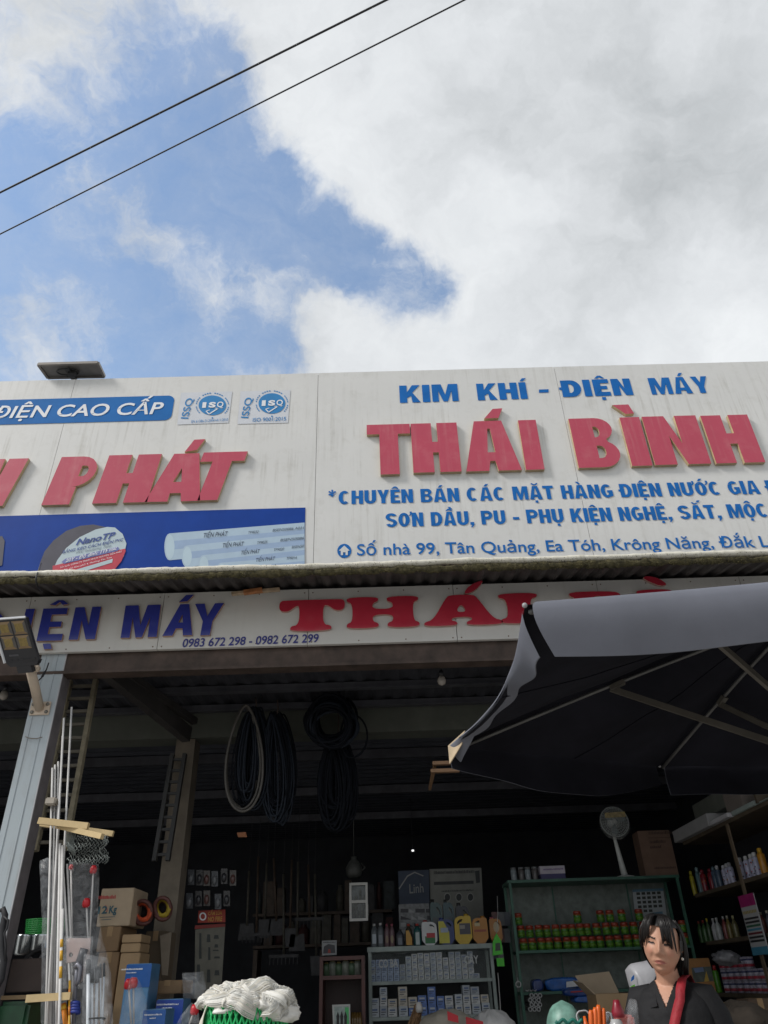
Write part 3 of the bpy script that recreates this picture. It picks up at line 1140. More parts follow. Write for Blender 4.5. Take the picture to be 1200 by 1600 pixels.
flat_poly(w, [(-14, 842), (4, 838), (8, 846), (4, 884), (-14, 890)], FB, 0, .008)
w.build('printed_tape_roll', [M('tape_dark', (0.055, 0.052, 0.075), 0.5), M('tape_pale', (0.46, 0.56, 0.60), .5, .05), M('tape_red', (0.50, 0.03, 0.06), .5, .1), M('tape_lilac', (0.16, 0.18, 0.42), .5)], boardL)
w = MB()
facade_text(w, 'NanoTP', (119, 853), (180, 841), 844, FB, .03, .25, lift=.011)
facade_text(w, 'BĂNG KEO CÁCH ĐIỆN PVC', (98, 866), (193, 846), 861.5, FB, .012, .1, lift=.011)
w.build('tape_text', M('print_navy', (0.02, 0.06, 0.26), .5), boardL)
w = MB()
facade_text(w, 'PVC Insulating Tape', (119, 866.5), (174, 855), 862.5, FB, .0, .25, lift=.011)
w.build('tape_text', M('print_grey', (0.2, 0.25, 0.3), .5), boardL)
w = MB()
facade_text(w, '20Y - Độ dính: 115 mic', (103, 880), (183, 860), 875, FB, .018, .15, lift=.015)
facade_text(w, 'Sản xuất: CÔNG TY TNHH NHỰA NGUYÊN TIẾN PHÁT', (95, 889), (191, 864), 886.5, FB, .005, lift=.013)
facade_text(w, 'Địa chỉ: Khu phố 4, Phường Tân Tạo', (100, 893.5), (175, 873), 891, FB, .004, lift=.013)
w.build('tape_text', m_white, boardL)
w = MB()
xe = 476
for k, (xl, yl, h, mi) in enumerate(((257, 834, 42, 0), (284, 853, 34, 0), (310, 868, 30, 0), (338, 880, 30, 0))):
    ye = 817 + k * 17.5
    flat_poly(w, arc(xl + 8, yl + h / 2, 8, h / 2, 90, 270, 8) + [(xl + 8, yl), (xe, ye), (xe, ye + h * .9), (xl + 8, yl + h)], FB, 0, .006 + k * .0008)
    flat_poly(w, [(xl + 14, yl + h * .28), (xe, ye + h * .26), (xe, ye + h * .52), (xl + 14, yl + h * .60)], FB, 1, .0063 + k * .0008)
    flat_poly(w, arc(xl + 9, yl + h / 2, 7, h / 2 - 2, 0, 350, 16), FB, 2, .0064 + k * .0008)
w.build('printed_pipes', [M('pipe_pale', (0.40, 0.52, 0.63), .5, .05), M('pipe_mid', (0.30, 0.41, 0.58), .5, .05), M('pipe_end', (0.47, 0.60, 0.68), .5, .05)], boardL)
w = MB()
for (t, x0_, y0_, x1_, y1_, yc) in (('TIẾN PHÁT', 318, 841, 356, 838, 834), ('TIẾN PHÁT', 348, 856.5, 381, 853.5, 850), ('TIẾN PHÁT', 377, 867.5, 406, 865, 861.5), ('TIẾN PHÁT', 400, 878.5, 430, 876, 873)):
    facade_text(w, t, (x0_, y0_), (x1_, y1_), yc, FB, .004, .2, lift=.010)
for (t, x0_, y0_, x1_, y1_, yc) in (('TP9032', 388, 835, 404, 833.5, 831), ('TP9025', 402, 851, 418, 849.5, 847), ('TP9020', 428, 862, 444, 860.5, 858), ('TP9016', 448, 875.5, 464, 874, 871.5),
                                    ('BSEN50086 A021', 426, 831.5, 475, 827.5, 827.5), ('BSEN50086', 438, 847, 475, 843.5, 843), ('BSEN50', 456, 858, 475, 856, 854)):
    facade_text(w, t, (x0_, y0_), (x1_, y1_), yc, FB, .0, .2, lift=.010)
w.build('pipe_text', M('print_dark', (0.03, 0.045, 0.09), .5), boardL)

# two certification stickers
m_stk = M('sticker_pale', (0.60, 0.62, 0.66), .45, .05, 9)
m_cyan = M('sticker_blue', (0.012, 0.20, 0.48), .45, .08, 9)
for k, (cs, cx, cy, rx, ry, t1, t2) in enumerate((
        (((277, 664), (357, 661), (363, 612), (283, 614)), 332, 634, 21.5, 15.5, 'EN 61386-21:2004+A11:2010', None),
        (((371, 663), (450, 661), (454, 610), (376, 612)), 425, 631, 21, 16, 'ISO 9001:2015', None))):
    st = MB()
    flat_poly(st, cs, FB, 0, .004)
    s_o = st.build('sticker', m_stk, boardL)
    w = MB()
    flat_poly(w, arc(cx, cy, rx, ry, 0, 350, 26), FB, 0, .007)
    o_ = Vector(P(cs[0][0] + 13, cs[0][1] - 7, FB))
    # ISSQ read upwards
    put_text(w, 'ISSQ', P(cs[0][0] + 17, cs[0][1] - 9, FB), (0.09, 0, 1), (-1, 0, 0.09), .262, .070, .012, 0, 0, 1.0, .007, (0, -1, 0))
    if k:
        facade_text(w, t1, (cs[0][0] + 24, cs[0][1] - 3.5), (cs[1][0] - 3, cs[1][1] - 3.5), cs[0][1] - 9, FB, .008, lift=.007)
    else:
        facade_text(w, t1, (cs[0][0] + 22, cs[0][1] - 2.5), (cs[1][0] - 1, cs[1][1] - 3), cs[0][1] - 6.5, FB, .0, lift=.007)
    # broken ring of tiny capitals
    for j in range(30):
        t0 = -40 + j * 9.0
        if j % 5 == 4:
            continue
        p_ = [(cx + (rx + 3) * math.cos(rad(t0)), cy - (ry + 3) * math.sin(rad(t0))), (cx + (rx + 4.5) * math.cos(rad(t0)), cy - (ry + 4.5) * math.sin(rad(t0))),
              (cx + (rx + 4.5) * math.cos(rad(t0 + 6)), cy - (ry + 4.5) * math.sin(rad(t0 + 6))), (cx + (rx + 3) * math.cos(rad(t0 + 6)), cy - (ry + 3) * math.sin(rad(t0 + 6)))]
        flat_poly(w, p_, FB, 0, .007)
    flat_poly(w, arc(cx, cy + ry + 4, 1.4, 1.2, 0, 300, 6), FB, 0, .007)
    w.build('sticker_print', m_cyan, s_o)
    w = MB()
    facade_text(w, 'I', (cx - 16, cy + 4), (cx - 10, cy + 3.8), cy - 4, FB, .03, lift=.010)
    facade_text(w, 'S', (cx - 6, cy + 3.6), (cx + 5, cy + 3.4), cy - 4, FB, .05, lift=.010)
    facade_text(w, 'Q', (cx + 7, cy + 3.2), (cx + 17, cy + 3.0), cy - 5, FB, .02, lift=.010)
    for (ax, ay, bx, by, ww) in ((-10, 9, -5, 14, 1.6), (-5, 14, 9, 5, 1.6), (-10, 9, -4, 7.6, 1), (9, 5, 4, 4.6, 1)):
        l = math.hypot(bx - ax, by - ay)
        nx, ny = -(by - ay) / l * ww / 2, (bx - ax) / l * ww / 2
        flat_poly(w, [(cx + ax + nx, cy + ay + ny), (cx + bx + nx, cy + by + ny), (cx + bx - nx, cy + by - ny), (cx + ax - nx, cy + ay - ny)], FB, 0, .010)
    w.build('sticker_print', m_white, s_o)

# ------------------------------------------------------------------ lower sign
sgn = thing('shop_sign', 'long white fascia sign with blue MÁY and red THÁI letters under the awning', 'shop sign', (0, 4.8, 3.46))
m_fascia = dirty_panel('fascia_white', (0.63, 0.615, 0.58), (0.36, 0.33, 0.28), 0.4)
zb, zt = 3.468, 3.90
fx = [P(x, y, FA).x for x, y in ((43, 960), (247, 1000), (482, 940), (713, 980))]
fx = [-6.9, -4.6, fx[0], fx[1], fx[2], fx[3], fx[3] + (fx[3] - fx[2]), fx[3] + 2 * (fx[3] - fx[2]), 4.1]
for i in range(len(fx) - 1):
    w = MB()
    w.box(fx[i] + .002, fx[i + 1] - .002, 4.8, 4.832, zb, zt)
    w.build('panel', m_fascia, sgn)
    w = MB()
    for k in range(4):
        for z_ in (zb + .02, zt - .03):
            x_ = fx[i] + .03 + (fx[i + 1] - fx[i] - .06) * k / 3
            w.lathe((x_, 4.8, z_), [(.005, 0), (.005, .002), (.002, .003)], 6, axis='Y')
    w.build('screws', M('screw_rust', (0.16, 0.10, 0.07), .6), sgn)
m_navy = M('gloss_navy', (0.035, 0.045, 0.27), 0.16, 0.1, 5)
m_tan = M('acrylic_edge', (0.42, 0.26, 0.19), 0.5, 0.15, 8)
m_gred = M('gloss_red', (0.48, 0.03, 0.055), 0.16, 0.08, 5)


def low(ch, xl, xr, yb, yt, lean, s, t=.2):
    sh = P(xl + lean, yt, FA).x - P(xl, yb, FA).x
    return big_letter(ch, xl, xr, yb, yt, sgn, s=s, t=t, shear=sh, depth=.022, mats=[m_navy, m_tan], Y=FA)


low('D', -55, 6, 1007, 955, 8, .30)
low('I', 31, 45, 1005.5, 954, 12, 1)
low('E', 59, 98, 1004, 953, 11, .28, .2)
accent([(80, 947), (93, 940), (101, 940), (109, 946), (100, 947.5), (96, 943), (89, 948)], sgn, FA, .022, [m_navy, m_tan])
accent([(69, 1008), (81, 1007.5), (83, 1016), (71, 1016.5)], sgn, FA, .022, [m_navy, m_tan])
low('N', 109, 150, 1002, 951, 11, .26)
low('M', 190, 246, 999, 948, 8, .30)
a = [P(x, y, FA) for x, y in ((255, 996), (283, 946.5), (297, 946), (301.5, 994.5), (287, 995), (286.5, 984), (276, 984.3), (270.5, 995.5))]
hole = [P(x, y, FA) for x, y in ((280, 975), (287, 974.8), (286.5, 962))]
raised_letter([[(v.x, v.z) for v in a], [(v.x, v.z) for v in hole]], lambda x, z: (x, z), .022, FA, [m_navy, m_tan], sgn)
accent([(281, 943), (292, 932), (304, 931.5), (294, 942)], sgn, FA, .022, [m_navy, m_tan])
a = [P(x, y, FA) for x, y in ((306, 946), (321, 945.5), (325, 965), (337, 945), (351, 944.5), (333, 973), (329, 994.5), (314, 995), (318, 973))]
raised_letter([[(v.x, v.z) for v in a]], lambda x, z: (x, z), .022, FA, [m_navy, m_tan], sgn)

for ch, xl, xr, yb, yt in (('T', 435, 539, 989.5, 939.5), ('H', 542, 656, 984.5, 934.5), ('A', 663, 786, 981, 931.5), ('I', 783, 845, 977, 929), ('B', 896, 985, 974, 926), ('I', 1003, 1060, 970, 923)):
    a, b = P(xl, yb, FA), P(xr, yb, FA)
    z = P((xl + xr) / 2, yt, FA).z
    raised_letter(slabserif(ch), cell(a.x, b.x, a.z, z), .022, FA, [m_gred, M('pink_acrylic_edge', (0.5, 0.30, 0.25), .5)], sgn)
for pts in (((724, 929), (733, 917), (752, 909), (754, 912), (742, 925), (730, 930)), ((1002, 905), (1010, 902), (1028, 906), (1042, 916), (1030, 918), (1014, 912))):
    accent(chaikin(list(pts), 1), sgn, FA, .022, [m_gred, M('pink_acrylic_edge', (0.5, 0.30, 0.25), .5)])
w = MB()
facade_text(w, '0983 672 298 - 0982 672 299', (285, 1011.5), (498, 1003.5), 999, FA, .016, .1)
w.build('phone_number', M('print_navy2', (0.03, 0.035, 0.22), .5), sgn)

# rusty strip lamp fixed at the sign's top edge
lf = thing('strip_lamp', 'short rusty cream strip lamp under the eave above the fascia sign', 'lamp', P(400, 924, 4.72))
a, b = P(362, 928, 4.74), P(437, 921, 4.74)
w = MB()
w.bar(a, b, .035, .018)
w.build('lamp_body', M('rusty_cream', (0.40, 0.30, 0.20), .6, .35, 20), lf)
w = MB()
w.bar(P(381, 926, 4.73), P(410, 922, 4.73), .04, .026)
w.build('lamp_end_cap', M('rusty_orange', (0.40, 0.16, 0.06), .7, .4, 30), lf)

# solar panel above the left board
sol = thing('solar_panel', 'small tilted solar panel seen from below on top of the board', 'solar panel', P(110, 588, 5.5))
q = [P(75, 590, 5.62), P(163, 588, 5.62), P(153, 567, 5.40), P(60, 569.5, 5.40)]
w = MB()
w.slab(*q, .012)
w.build('panel_back', M('solar_back', (0.17, 0.16, 0.15), .5, .2, 8), sol)
w = MB()
for i in range(4):
    w.bar(q[i], q[(i + 1) % 4], .025, .03)
w.build('panel_frame', M('solar_frame', (0.22, 0.20, 0.18), .4, .1, 8, metal=.5), sol)
cc = (q[0] + q[1] + q[2] + q[3]) / 4
fn = (q[1] - q[0]).cross(q[3] - q[0]).normalized()
w = MB()
ex = (q[1] - q[0]).normalized()
ey = (q[3] - q[0]).normalized()
w.tube([cc + fn * .02 + ex * (.11 * math.cos(t) - .04) + ey * .055 * math.sin(t) for t in [i * 2 * math.pi / 20 for i in range(20)]], .008, 6, closed=True)
w.bar(cc + fn * .03 - ex * .02 + ey * .07, cc + fn * .03 - ex * .02 - ey * .2, .05, .02)
w.box(cc.x - .03, cc.x + .05, cc.y - .02, cc.y + .03, cc.z - .06, cc.z - .01)
w.build('bracket', M('solar_bracket', (0.03, 0.03, 0.03), .5), sol)

# power cables
cb = MB()
a, b = P(-40, 321, Z=9.2), P(640, -22, Z=10.2)
def cable(mb, a, b, r, sag):
    d = b - a
    a, b = a - d * 3, b + d * 3
    pts = []
    for i in range(49):
        t = i / 48
        p = a.lerp(b, t)
        p.z -= sag * (1 - (2 * t - 1) ** 2) - sag
        pts.append(p)
    mb.tube(pts, r, 6)


def cable_set(p0, p1, z0, z1, r, name_label):
    m_ = MB()
    cable(m_, P(p0[0], p0[1], Z=z0), P(p1[0], p1[1], Z=z1), r, .12)
    m_.build('power_cable', M('cable_black', (0.02, 0.02, 0.022), .6), label=name_label, cat='cable', group='power cables across the sky')


cable_set((0, 301), (604, 0), 9.2, 9.6, .0115, 'thicker upper black power cable crossing the sky')
cable_set((0, 366), (726, 0), 9.0, 9.6, .0085, 'thinner lower black power cable crossing the sky')

# ------------------------------------------------------------------ parasol
par = thing('parasol', 'large dark grey parasol seen from below, its front flap catching daylight', 'parasol', (1.85, 2.95, 0))
RZ = 2.35
V = [P(820, 947, Z=RZ), P(704, 1168, Z=RZ), Vector((1.43, 3.93, RZ + .02)), Vector((2.9, 4.0, RZ)), Vector((3.35, 2.75, RZ)), Vector((2.45, 1.43, RZ))]
APX = Vector((1.86, 2.98, 2.80))


def rim(i, t):
    a, b = V[i], V[(i + 1) % 6]
    p = a.lerp(b, t)
    mid = (APX - p)
    mid.z = 0
    k = 4 * t * (1 - t)
    return p + mid.normalized() * (.06 if i != 0 else .085) * k + Vector((0, 0, -.012 * k))


def canopy_pt(i, t, s_):
    """s_ 0 at the rim, 1 at the apex; the cloth dips between the ribs"""
    p = rim(i, t).lerp(APX, s_)
    p.z -= .05 * 4 * t * (1 - t) * math.sin(math.pi * min(1, s_ * 1.1)) * (1 - s_ * .4) - .028 * math.sin(math.pi * s_)
    p.z += .022 * mnoise.fractal(Vector((p.x * 3.2, p.y * 3.2, 1)), .9, 2.0, 3) * min(1, s_ * 4) * min(1, 6 * t * (1 - t))
    return p


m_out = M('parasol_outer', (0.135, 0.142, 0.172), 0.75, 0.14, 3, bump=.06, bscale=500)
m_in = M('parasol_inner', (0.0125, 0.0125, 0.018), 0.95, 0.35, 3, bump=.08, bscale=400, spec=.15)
m_sunlit = M('parasol_sunlit_tan', (0.46, 0.36, 0.24), 0.7, 0.2, 12)
NT, NS = 14, 12
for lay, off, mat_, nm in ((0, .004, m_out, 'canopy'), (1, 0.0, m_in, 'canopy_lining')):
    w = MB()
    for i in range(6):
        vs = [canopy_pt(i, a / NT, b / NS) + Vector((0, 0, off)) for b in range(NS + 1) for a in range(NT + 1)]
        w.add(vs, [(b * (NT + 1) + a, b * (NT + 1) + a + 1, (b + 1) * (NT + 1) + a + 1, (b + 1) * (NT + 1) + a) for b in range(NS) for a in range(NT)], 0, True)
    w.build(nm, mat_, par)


def flap(i, hfun, out_, mi_out, mats, t0=0.0, t1=1.0, n=40, wav=.012, bulge=.012):
    """hanging flap along rim side i, outer and inner cloth"""
    outer, inner = [], []
    for k in range(n + 1):
        t = t0 + (t1 - t0) * k / n
        p = rim(i, t)
        o = (p - APX)
        o.z = 0
        o.normalize()
        h = hfun((t - t0) / (t1 - t0))
        r_ = []
        for j in range(10):
            s_ = j / 9
            q = p + o * (out_ * s_ + bulge * math.sin(math.pi * s_ ** .7) + wav * s_ * math.sin(t * 21 + i)) + Vector((0, 0, .010 - h * s_ + .006 * math.sin(math.pi * min(1, s_ * 3))))
            r_.append(q)
        outer.append([q + o * .004 for q in r_])
        inner.append(r_)
    w = MB()
    w.loft(outer, 0, True, False, False)
    w.loft(inner, 1, True, False, False)
    # hem joining the two cloths
    w.add([q for a, b in zip(outer, inner) for q in (a[-1], b[-1])], [(2 * k, 2 * k + 1, 2 * k + 3, 2 * k + 2) for k in range(n)], 0)
    return w.build('flap', mats, par)


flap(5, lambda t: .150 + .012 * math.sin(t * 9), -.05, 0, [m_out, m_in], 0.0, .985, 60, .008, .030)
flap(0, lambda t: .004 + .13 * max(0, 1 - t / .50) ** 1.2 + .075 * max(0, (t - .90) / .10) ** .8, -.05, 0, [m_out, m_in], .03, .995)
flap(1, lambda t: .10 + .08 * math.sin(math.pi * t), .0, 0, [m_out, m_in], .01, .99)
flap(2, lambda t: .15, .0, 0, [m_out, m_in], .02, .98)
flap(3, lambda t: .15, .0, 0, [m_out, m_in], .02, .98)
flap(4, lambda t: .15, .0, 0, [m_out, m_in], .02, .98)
# corner pocket at the back left, its warm sunlight put into the tan colour
p = V[1]
w = MB()
o = (p - APX)
o.z = 0
o.normalize()
sd = Vector((-o.y, o.x, 0))
c0 = p + o * .012 + Vector((0, 0, .01))
w.slab(c0 - sd * .004, c0 + Vector((.0, -.02, -.085)), c0 + Vector((.050, -.115, -.028)), c0 + Vector((.066, -.15, .022)), .004)
w.build('sunlit_pocket', m_sunlit, par)
hub = Vector((1.92, 3.02, 2.10))
m_rib = M('rib_alloy', (0.12, 0.118, 0.115), .5, .2, 8, metal=.3)
m_strut = M('strut_bronze', (0.105, 0.095, 0.08), .5, .2, 9, metal=.2)
for i in range(6):
    w = MB()
    a = V[i] + (APX - V[i]).normalized() * .02
    pts = [a.lerp(APX, t) + Vector((0, 0, -.018 + .012 * math.sin(t * 3.1))) for t in (0, .2, .4, .6, .8, .98)]
    w.tube(pts, .008, 6)
    w.build('rib', m_rib, par)
    w = MB()
    w.tube([canopy_pt(i, .5, t) + Vector((0, 0, -.003)) for t in [k / 12 for k in range(13)]], .0022, 4)
    w.build('seam', m_in, par)
    w = MB()
    m_ = V[i].lerp(APX, .46) + Vector((0, 0, -.018))
    w.bar(hub + (m_ - hub).normalized() * .05, m_, .014, .026)
    w.bar(m_ - Vector((0, 0, .0)), V[i].lerp(APX, .50) + Vector((0, 0, -.012)), .03, .02)
    w.build('strut', m_strut, par)
    w = MB()
    w.ball(V[i] + Vector((0, 0, .002)), .008, n=10)
    w.build('rib_tip', M('pale_tip', (0.30, 0.30, 0.31), .5), par)
w = MB()
w.tube([Vector((1.86, 2.98, .06)), Vector((1.885, 2.995, 1.2)), APX + Vector((0, 0, .06))], .024, 14)
w.build('pole', m_strut, par)
w = MB()
w.lathe(hub - Vector((0, 0, .05)), [(.03, 0), (.055, .02), (.055, .07), (.035, .1)], 14)
w.build('runner', M('black_plastic', (0.02, 0.02, 0.022), .5), par)
w = MB()
w.lathe(APX + Vector((0, 0, .03)), [(.05, 0), (.05, .02), (.02, .06), (.006, .09)], 12)
w.build('finial', M('black_plastic', (0.02, 0.02, 0.022), .5), par)
w = MB()
w.lathe((1.86, 2.98, 0.001), [(.28, 0), (.28, .06), (.10, .09), (.04, .16)], 20)
w.build('base', M('parasol_base_grey', (0.25, .25, .25), .8), par)

# ------------------------------------------------------------------ floodlight on the front post
fl = thing('floodlight', 'black outdoor floodlight with yellow reflectors on a cream arm bolted to the post', 'floodlight', P(62, 1108, 4.83))
m_cream = M('cream_steel', (0.56, 0.46, 0.36), .5, .12, 9)
m_blk = M('lamp_black', (0.022, 0.022, 0.026), .4, .1, 9)
c = P(63, 1107, 4.832)
w = MB()
w.box(c.x - .066, c.x + .066, c.y - .006, c.y + .003, c.z - .045, c.z + .045, 0, bev=.003)
plate = w.build('arm_plate', m_cream, fl)
for sx in (-1, 1):
    for sz in (-1, 1):
        w = MB()
        w.lathe((c.x + sx * .047, c.y - .006, c.z + sz * .026), [(.012, 0), (.012, .006), (.006, .011)], 8, axis='Y')
        w.build('bolt', M('bolt_grey', (.2, .19, .17), .4, .2, 9, metal=.6), plate)
top = P(46, 1040, 4.52)
w = MB()
w.tube([c + Vector((-.004, -.005, 0)), c.lerp(top, .5), top], .030, 16)
w.build('arm', m_cream, fl)
w = MB()
kn = P(57, 1045, 4.55)
w.lathe(kn, [(.016, -.02), (.022, -.01), (.022, .01), (.016, .02)], 10, axis='X')
w.build('arm_screw', m_cream, fl)
bl_, br_, tr_, tl_ = P(9, 1036, 4.43), P(60, 1032, 4.43), P(44, 966, 4.28), P(-14, 968, 4.28)
ex = (br_ - bl_).normalized()
ey = ((tl_ + tr_) - (bl_ + br_)).normalized()
fn = ex.cross(ey).normalized()
W_, H_ = (br_ - bl_).length, ((tl_ + tr_) / 2 - (bl_ + br_) / 2).length
L = lambda u, v, d=0.0: bl_ + ex * (u * W_) + ey * (v * H_) + fn * d
w = MB()
w.slab(L(0, 0), L(1, 0), L(1, 1), L(0, 1), .035)
w.slab(L(.1, -.10), L(.9, -.10), L(1, -.002), L(0, -.002), .06)
w.slab(L(.28, -.26), L(.72, -.26), L(.72, -.102), L(.28, -.102), .05)
for k in range(5):
    u = .12 + .18 * k
    w.slab(L(u, .04, .004), L(u + .10, .04, .004), L(u + .10, .07, .004), L(u, .07, .004), .003)
w.build('lamp_housing', m_blk, fl)
w = MB()
w.bar(L(-.01, 1.015, .004), L(1.0, 1.015, .004), .012, .012)
w.bar(L(-.02, .99, .004), L(-.02, .0, .004), .012, .010)
w.build('lamp_rim', M('pale_rim', (0.62, 0.63, 0.65), .35, .05, 9), fl)
for iu in range(2):
    for iv in range(2):
        u0, v0 = .07 + .45 * iu, .30 + .335 * iv
        w = MB()
        A = [L(u0, v0, .002), L(u0 + .41, v0, .002), L(u0 + .41, v0 + .305, .002), L(u0, v0 + .305, .002)]
        ctr = (A[0] + A[1] + A[2] + A[3]) / 4 - fn * .002
        B_ = [ctr + (q - ctr) * .62 + fn * .006 for q in A]
        w.add(A + B_, [(0, 1, 5, 4), (1, 2, 6, 5), (2, 3, 7, 6), (3, 0, 4, 7)], 0, ms=[0, 1, 0, 1])
        w.quad(B_[0], B_[1], B_[2], B_[3], 2)
        w.build('reflector', [M('reflector_warm', (0.24, 0.16, 0.08), .3, .1, 20), M('reflector_grey', (0.10, 0.09, 0.08), .3, .1, 20), M('led_yellow', (0.24, 0.17, 0.05), .4, .2, 60)], fl)
w = MB()
for k in range(9):
    w.slab(L(.18 + k * .032, .14, .004), L(.20 + k * .032, .14, .004), L(.20 + k * .032, .18 + .006 * (k % 2), .004), L(.18 + k * .032, .18, .004), .003)
w.build('lamp_lettering', M('faint_grey', (0.12, 0.12, 0.13), .5), fl)
w = MB()
pts = [(44, 1057), (47, 1061), (53, 1064), (59, 1064), (64, 1060), (68, 1054), (73, 1045), (76, 1036)]
w.tube([P(x, y, 4.60 + .03 * i) for i, (x, y) in enumerate(pts)], .0045, 6)
w.tube([P(66, 1057, 4.72), P(70, 1050, 4.75)], .009, 6)
w.build('lamp_cable', m_blk, fl)

# black strap hanging at the far left on the post
w = MB()
pts = [(-2, 1424), (5, 1420), (8, 1430), (4, 1450), (3, 1480), (6, 1500), (2, 1530), (-4, 1545)]
w.tube([P(x, y, 4.72) for x, y in pts], [.01, .016, .018, .020, .018, .02, .018, .01], 8)
w.tube([P(x, y, 4.70) for x, y in ((6, 1432), (13, 1438), (11, 1450), (7, 1458), (9, 1478), (8, 1500))], .006, 6)
w.build('tool_strap', M('strap_black', (0.015, 0.015, 0.018), .6), label='black webbing tool strap hanging on the front post at the left edge', cat='strap')

# ------------------------------------------------------------------ hoses and bulbs under the soffit
m_hose = M('hose_dark', (0.005, 0.006, 0.009), .75, .3, 30, spec=.12)
m_hose_b = M('hose_blue_grey', (0.012, 0.016, 0.024), .6, .3, 30, spec=.2)
m_hose_t = M('hose_tan', (0.07, 0.063, 0.055), .5, .2, 20)


def loop_pts(cx, ytop, ybot, wpx, Y, n=40, lean=0.0, sq=.5):
    """a long hanging loop in photograph pixels on the plane Y"""
    out = []
    for i in range(n):
        t = 2 * math.pi * i / n
        yy = (1 - math.cos(t)) / 2
        wid = math.sin(t) * (.35 + .65 * yy ** sq)
        q = P(cx + lean * yy + wpx * wid, ytop + (ybot - ytop) * yy, Y)
        q.y += rng.uniform(-.004, .004)
        out.append(q)
    return out


def hank(name, label, cx, yt, yb, wpx, Y, n, mats, rpx=.007, lean=0, jit=6, group=None, hook=None):
    t = thing(name, label, 'hose', P(cx, yt, Y), group)
    for k in range(n):
        w = MB()
        f = (k + .5) / n
        w.tube(loop_pts(cx + rng.uniform(-jit, jit) * .4 + (f - .5) * jit, yt + rng.uniform(0, jit), yb - rng.uniform(0, jit * 3), wpx * rng.uniform(.35, 1.0), Y + (f - .5) * .12, lean=lean), rpx, 6, closed=True)
        w.build('loop', rng.choice(mats), t)
    w = MB()
    top = P(cx, yt + 6, Y)
    hz = 3.44
    w.tube([Vector((top.x, Y, hz)), Vector((top.x + .01, Y, (hz + top.z) / 2)), Vector((top.x, Y, top.z - .02)), Vector((top.x - .02, Y, top.z - .03)), Vector((top.x - .03, Y, top.z))], .006, 6)
    w.build('hook', m_rust, t)
    return t


G_H = 'hoses hanging under the awning'
t = thing('hose_coil', 'wide hanging loop of tan hose, leftmost under the soffit', 'hose', P(385, 1105, 5.7), G_H)
for k in range(3):
    w = MB()
    pts = loop_pts(385 - k * 1.5, 1102, 1268 - k * 4, 35 - k * 3, 5.70 + k * .03, lean=-6)
    w.tube(pts, .0095, 8, closed=True)
    w.build('loop', m_hose_t, t)
hank('hose_hank', 'bunch of thin bluish hoses hanging inside the wide tan loop', 398, 1104, 1266, 27, 5.78, 46, [m_hose, m_hose_b, m_hose_b], .007, -8, 14, G_H)
hank('hose_hank', 'dark bunch of hoses with pale specks right of the tan loop', 432, 1112, 1290, 28, 5.85, 46, [m_hose, m_hose, m_hose_b], .007, 4, 14, G_H)
t = thing('hose_coil', 'thick round coil of black hose on the right of the hanging hoses', 'hose', P(520, 1095, 5.8), G_H)
for k in range(30):
    w = MB()
    cx, cy = 515 + rng.uniform(-6, 10), 1128 + rng.uniform(-8, 10)
    rx, ry = rng.uniform(24, 36), rng.uniform(24, 36)
    a0 = rng.uniform(0, 6)
    w.tube([P(cx + rx * math.cos(i * .21), cy + ry * math.sin(i * .21), 5.72 + .012 * k + .03 * math.sin(i * .21 + a0)) for i in range(30)], .012, 6, closed=True)
    w.build('loop', rng.choice([m_hose, m_hose, m_hose_b]), t)
hank('hose_hank', 'long black bunch of hoses hanging below the thick round coil', 527, 1150, 1300, 30, 5.98, 46, [m_hose], .009, 0, 16, G_H)
w = MB()
w.tube([P(548 + 26 * math.sin(i * .2) * (.6 if i * .2 > 3.14 else 1), 1150 - 34 * math.cos(i * .2), 5.86) for i in range(32)], .008, 6, closed=True)
w.build('hose_loop', m_hose, label='single thin black hose loop at the right end of the hanging hoses', cat='hose', group=G_H)


def bulb(px, py, Y, label):
    t = thing('light_bulb', label, 'light bulb', P(px, py, Y), 'bulbs under the awning')
    q = P(px, py, Y)
    w = MB()
    w.tube([Vector((q.x, q.y, 3.49)), Vector((q.x, q.y, q.z + .05))], .004, 6)
    w.lathe(q + Vector((0, 0, .03)), [(.018, 0), (.018, .03), (.008, .045)], 10)
    w.build('bulb_holder', m_blk, t)
    w = MB()
    w.lathe(q + Vector((0, 0, -.045)), [(.004, 0), (.026, .012), (.033, .035), (.028, .055), (.017, .075)], 14)
    w.build('bulb_glass', M('bulb_glass', (0.42, 0.38, 0.34), .25, .05), t)


bulb(690, 1062, 5.3, 'unlit pale light bulb hanging left of the parasol corner')
bulb(6, 1085, 5.5, 'unlit pale light bulb in the dark bay at the left edge')

# two wooden battens behind the parasol's back corner
for k, (x0_, x1_, yy) in enumerate(((676, 716, 1192), (673, 718, 1204))):
    w = MB()
    a, b = P(x0_, yy, 5.6), P(x1_, yy - 1, 5.6)
    w.box(a.x, b.x, 5.6, 5.64, a.z - .012, a.z + .012)
    w.box(a.x + .01, a.x + .03, 5.645, 6.195, a.z - .012, a.z + .012)
    w.build('wooden_batten', M('orange_batten', (0.30, 0.17, 0.09), .6, .2, 9), label=('upper' if k == 0 else 'lower') + ' orange wooden batten behind the back corner of the parasol', cat='batten', group='battens behind the parasol')

# ladders
def ladder(name, label, a, b, wid, n, mats, r=.018):
    t = thing(name, label, 'ladder', b)
    a, b = Vector(a), Vector(b)
    sd = Vector((wid, 0, 0))
    for s_ in (0, 1):
        w = MB()
        w.bar(a - sd * s_, b - sd * s_, .03, .045, up=(0, 1, 0))
        w.build('rail', mats[0], t)
    for k in range(n):
        w = MB()
        q = a.lerp(b, (k + .5) / n)
        w.bar(q - sd * .97, q - sd * .03, .02, .02)
        w.build('rung', mats[1], t)
    return t


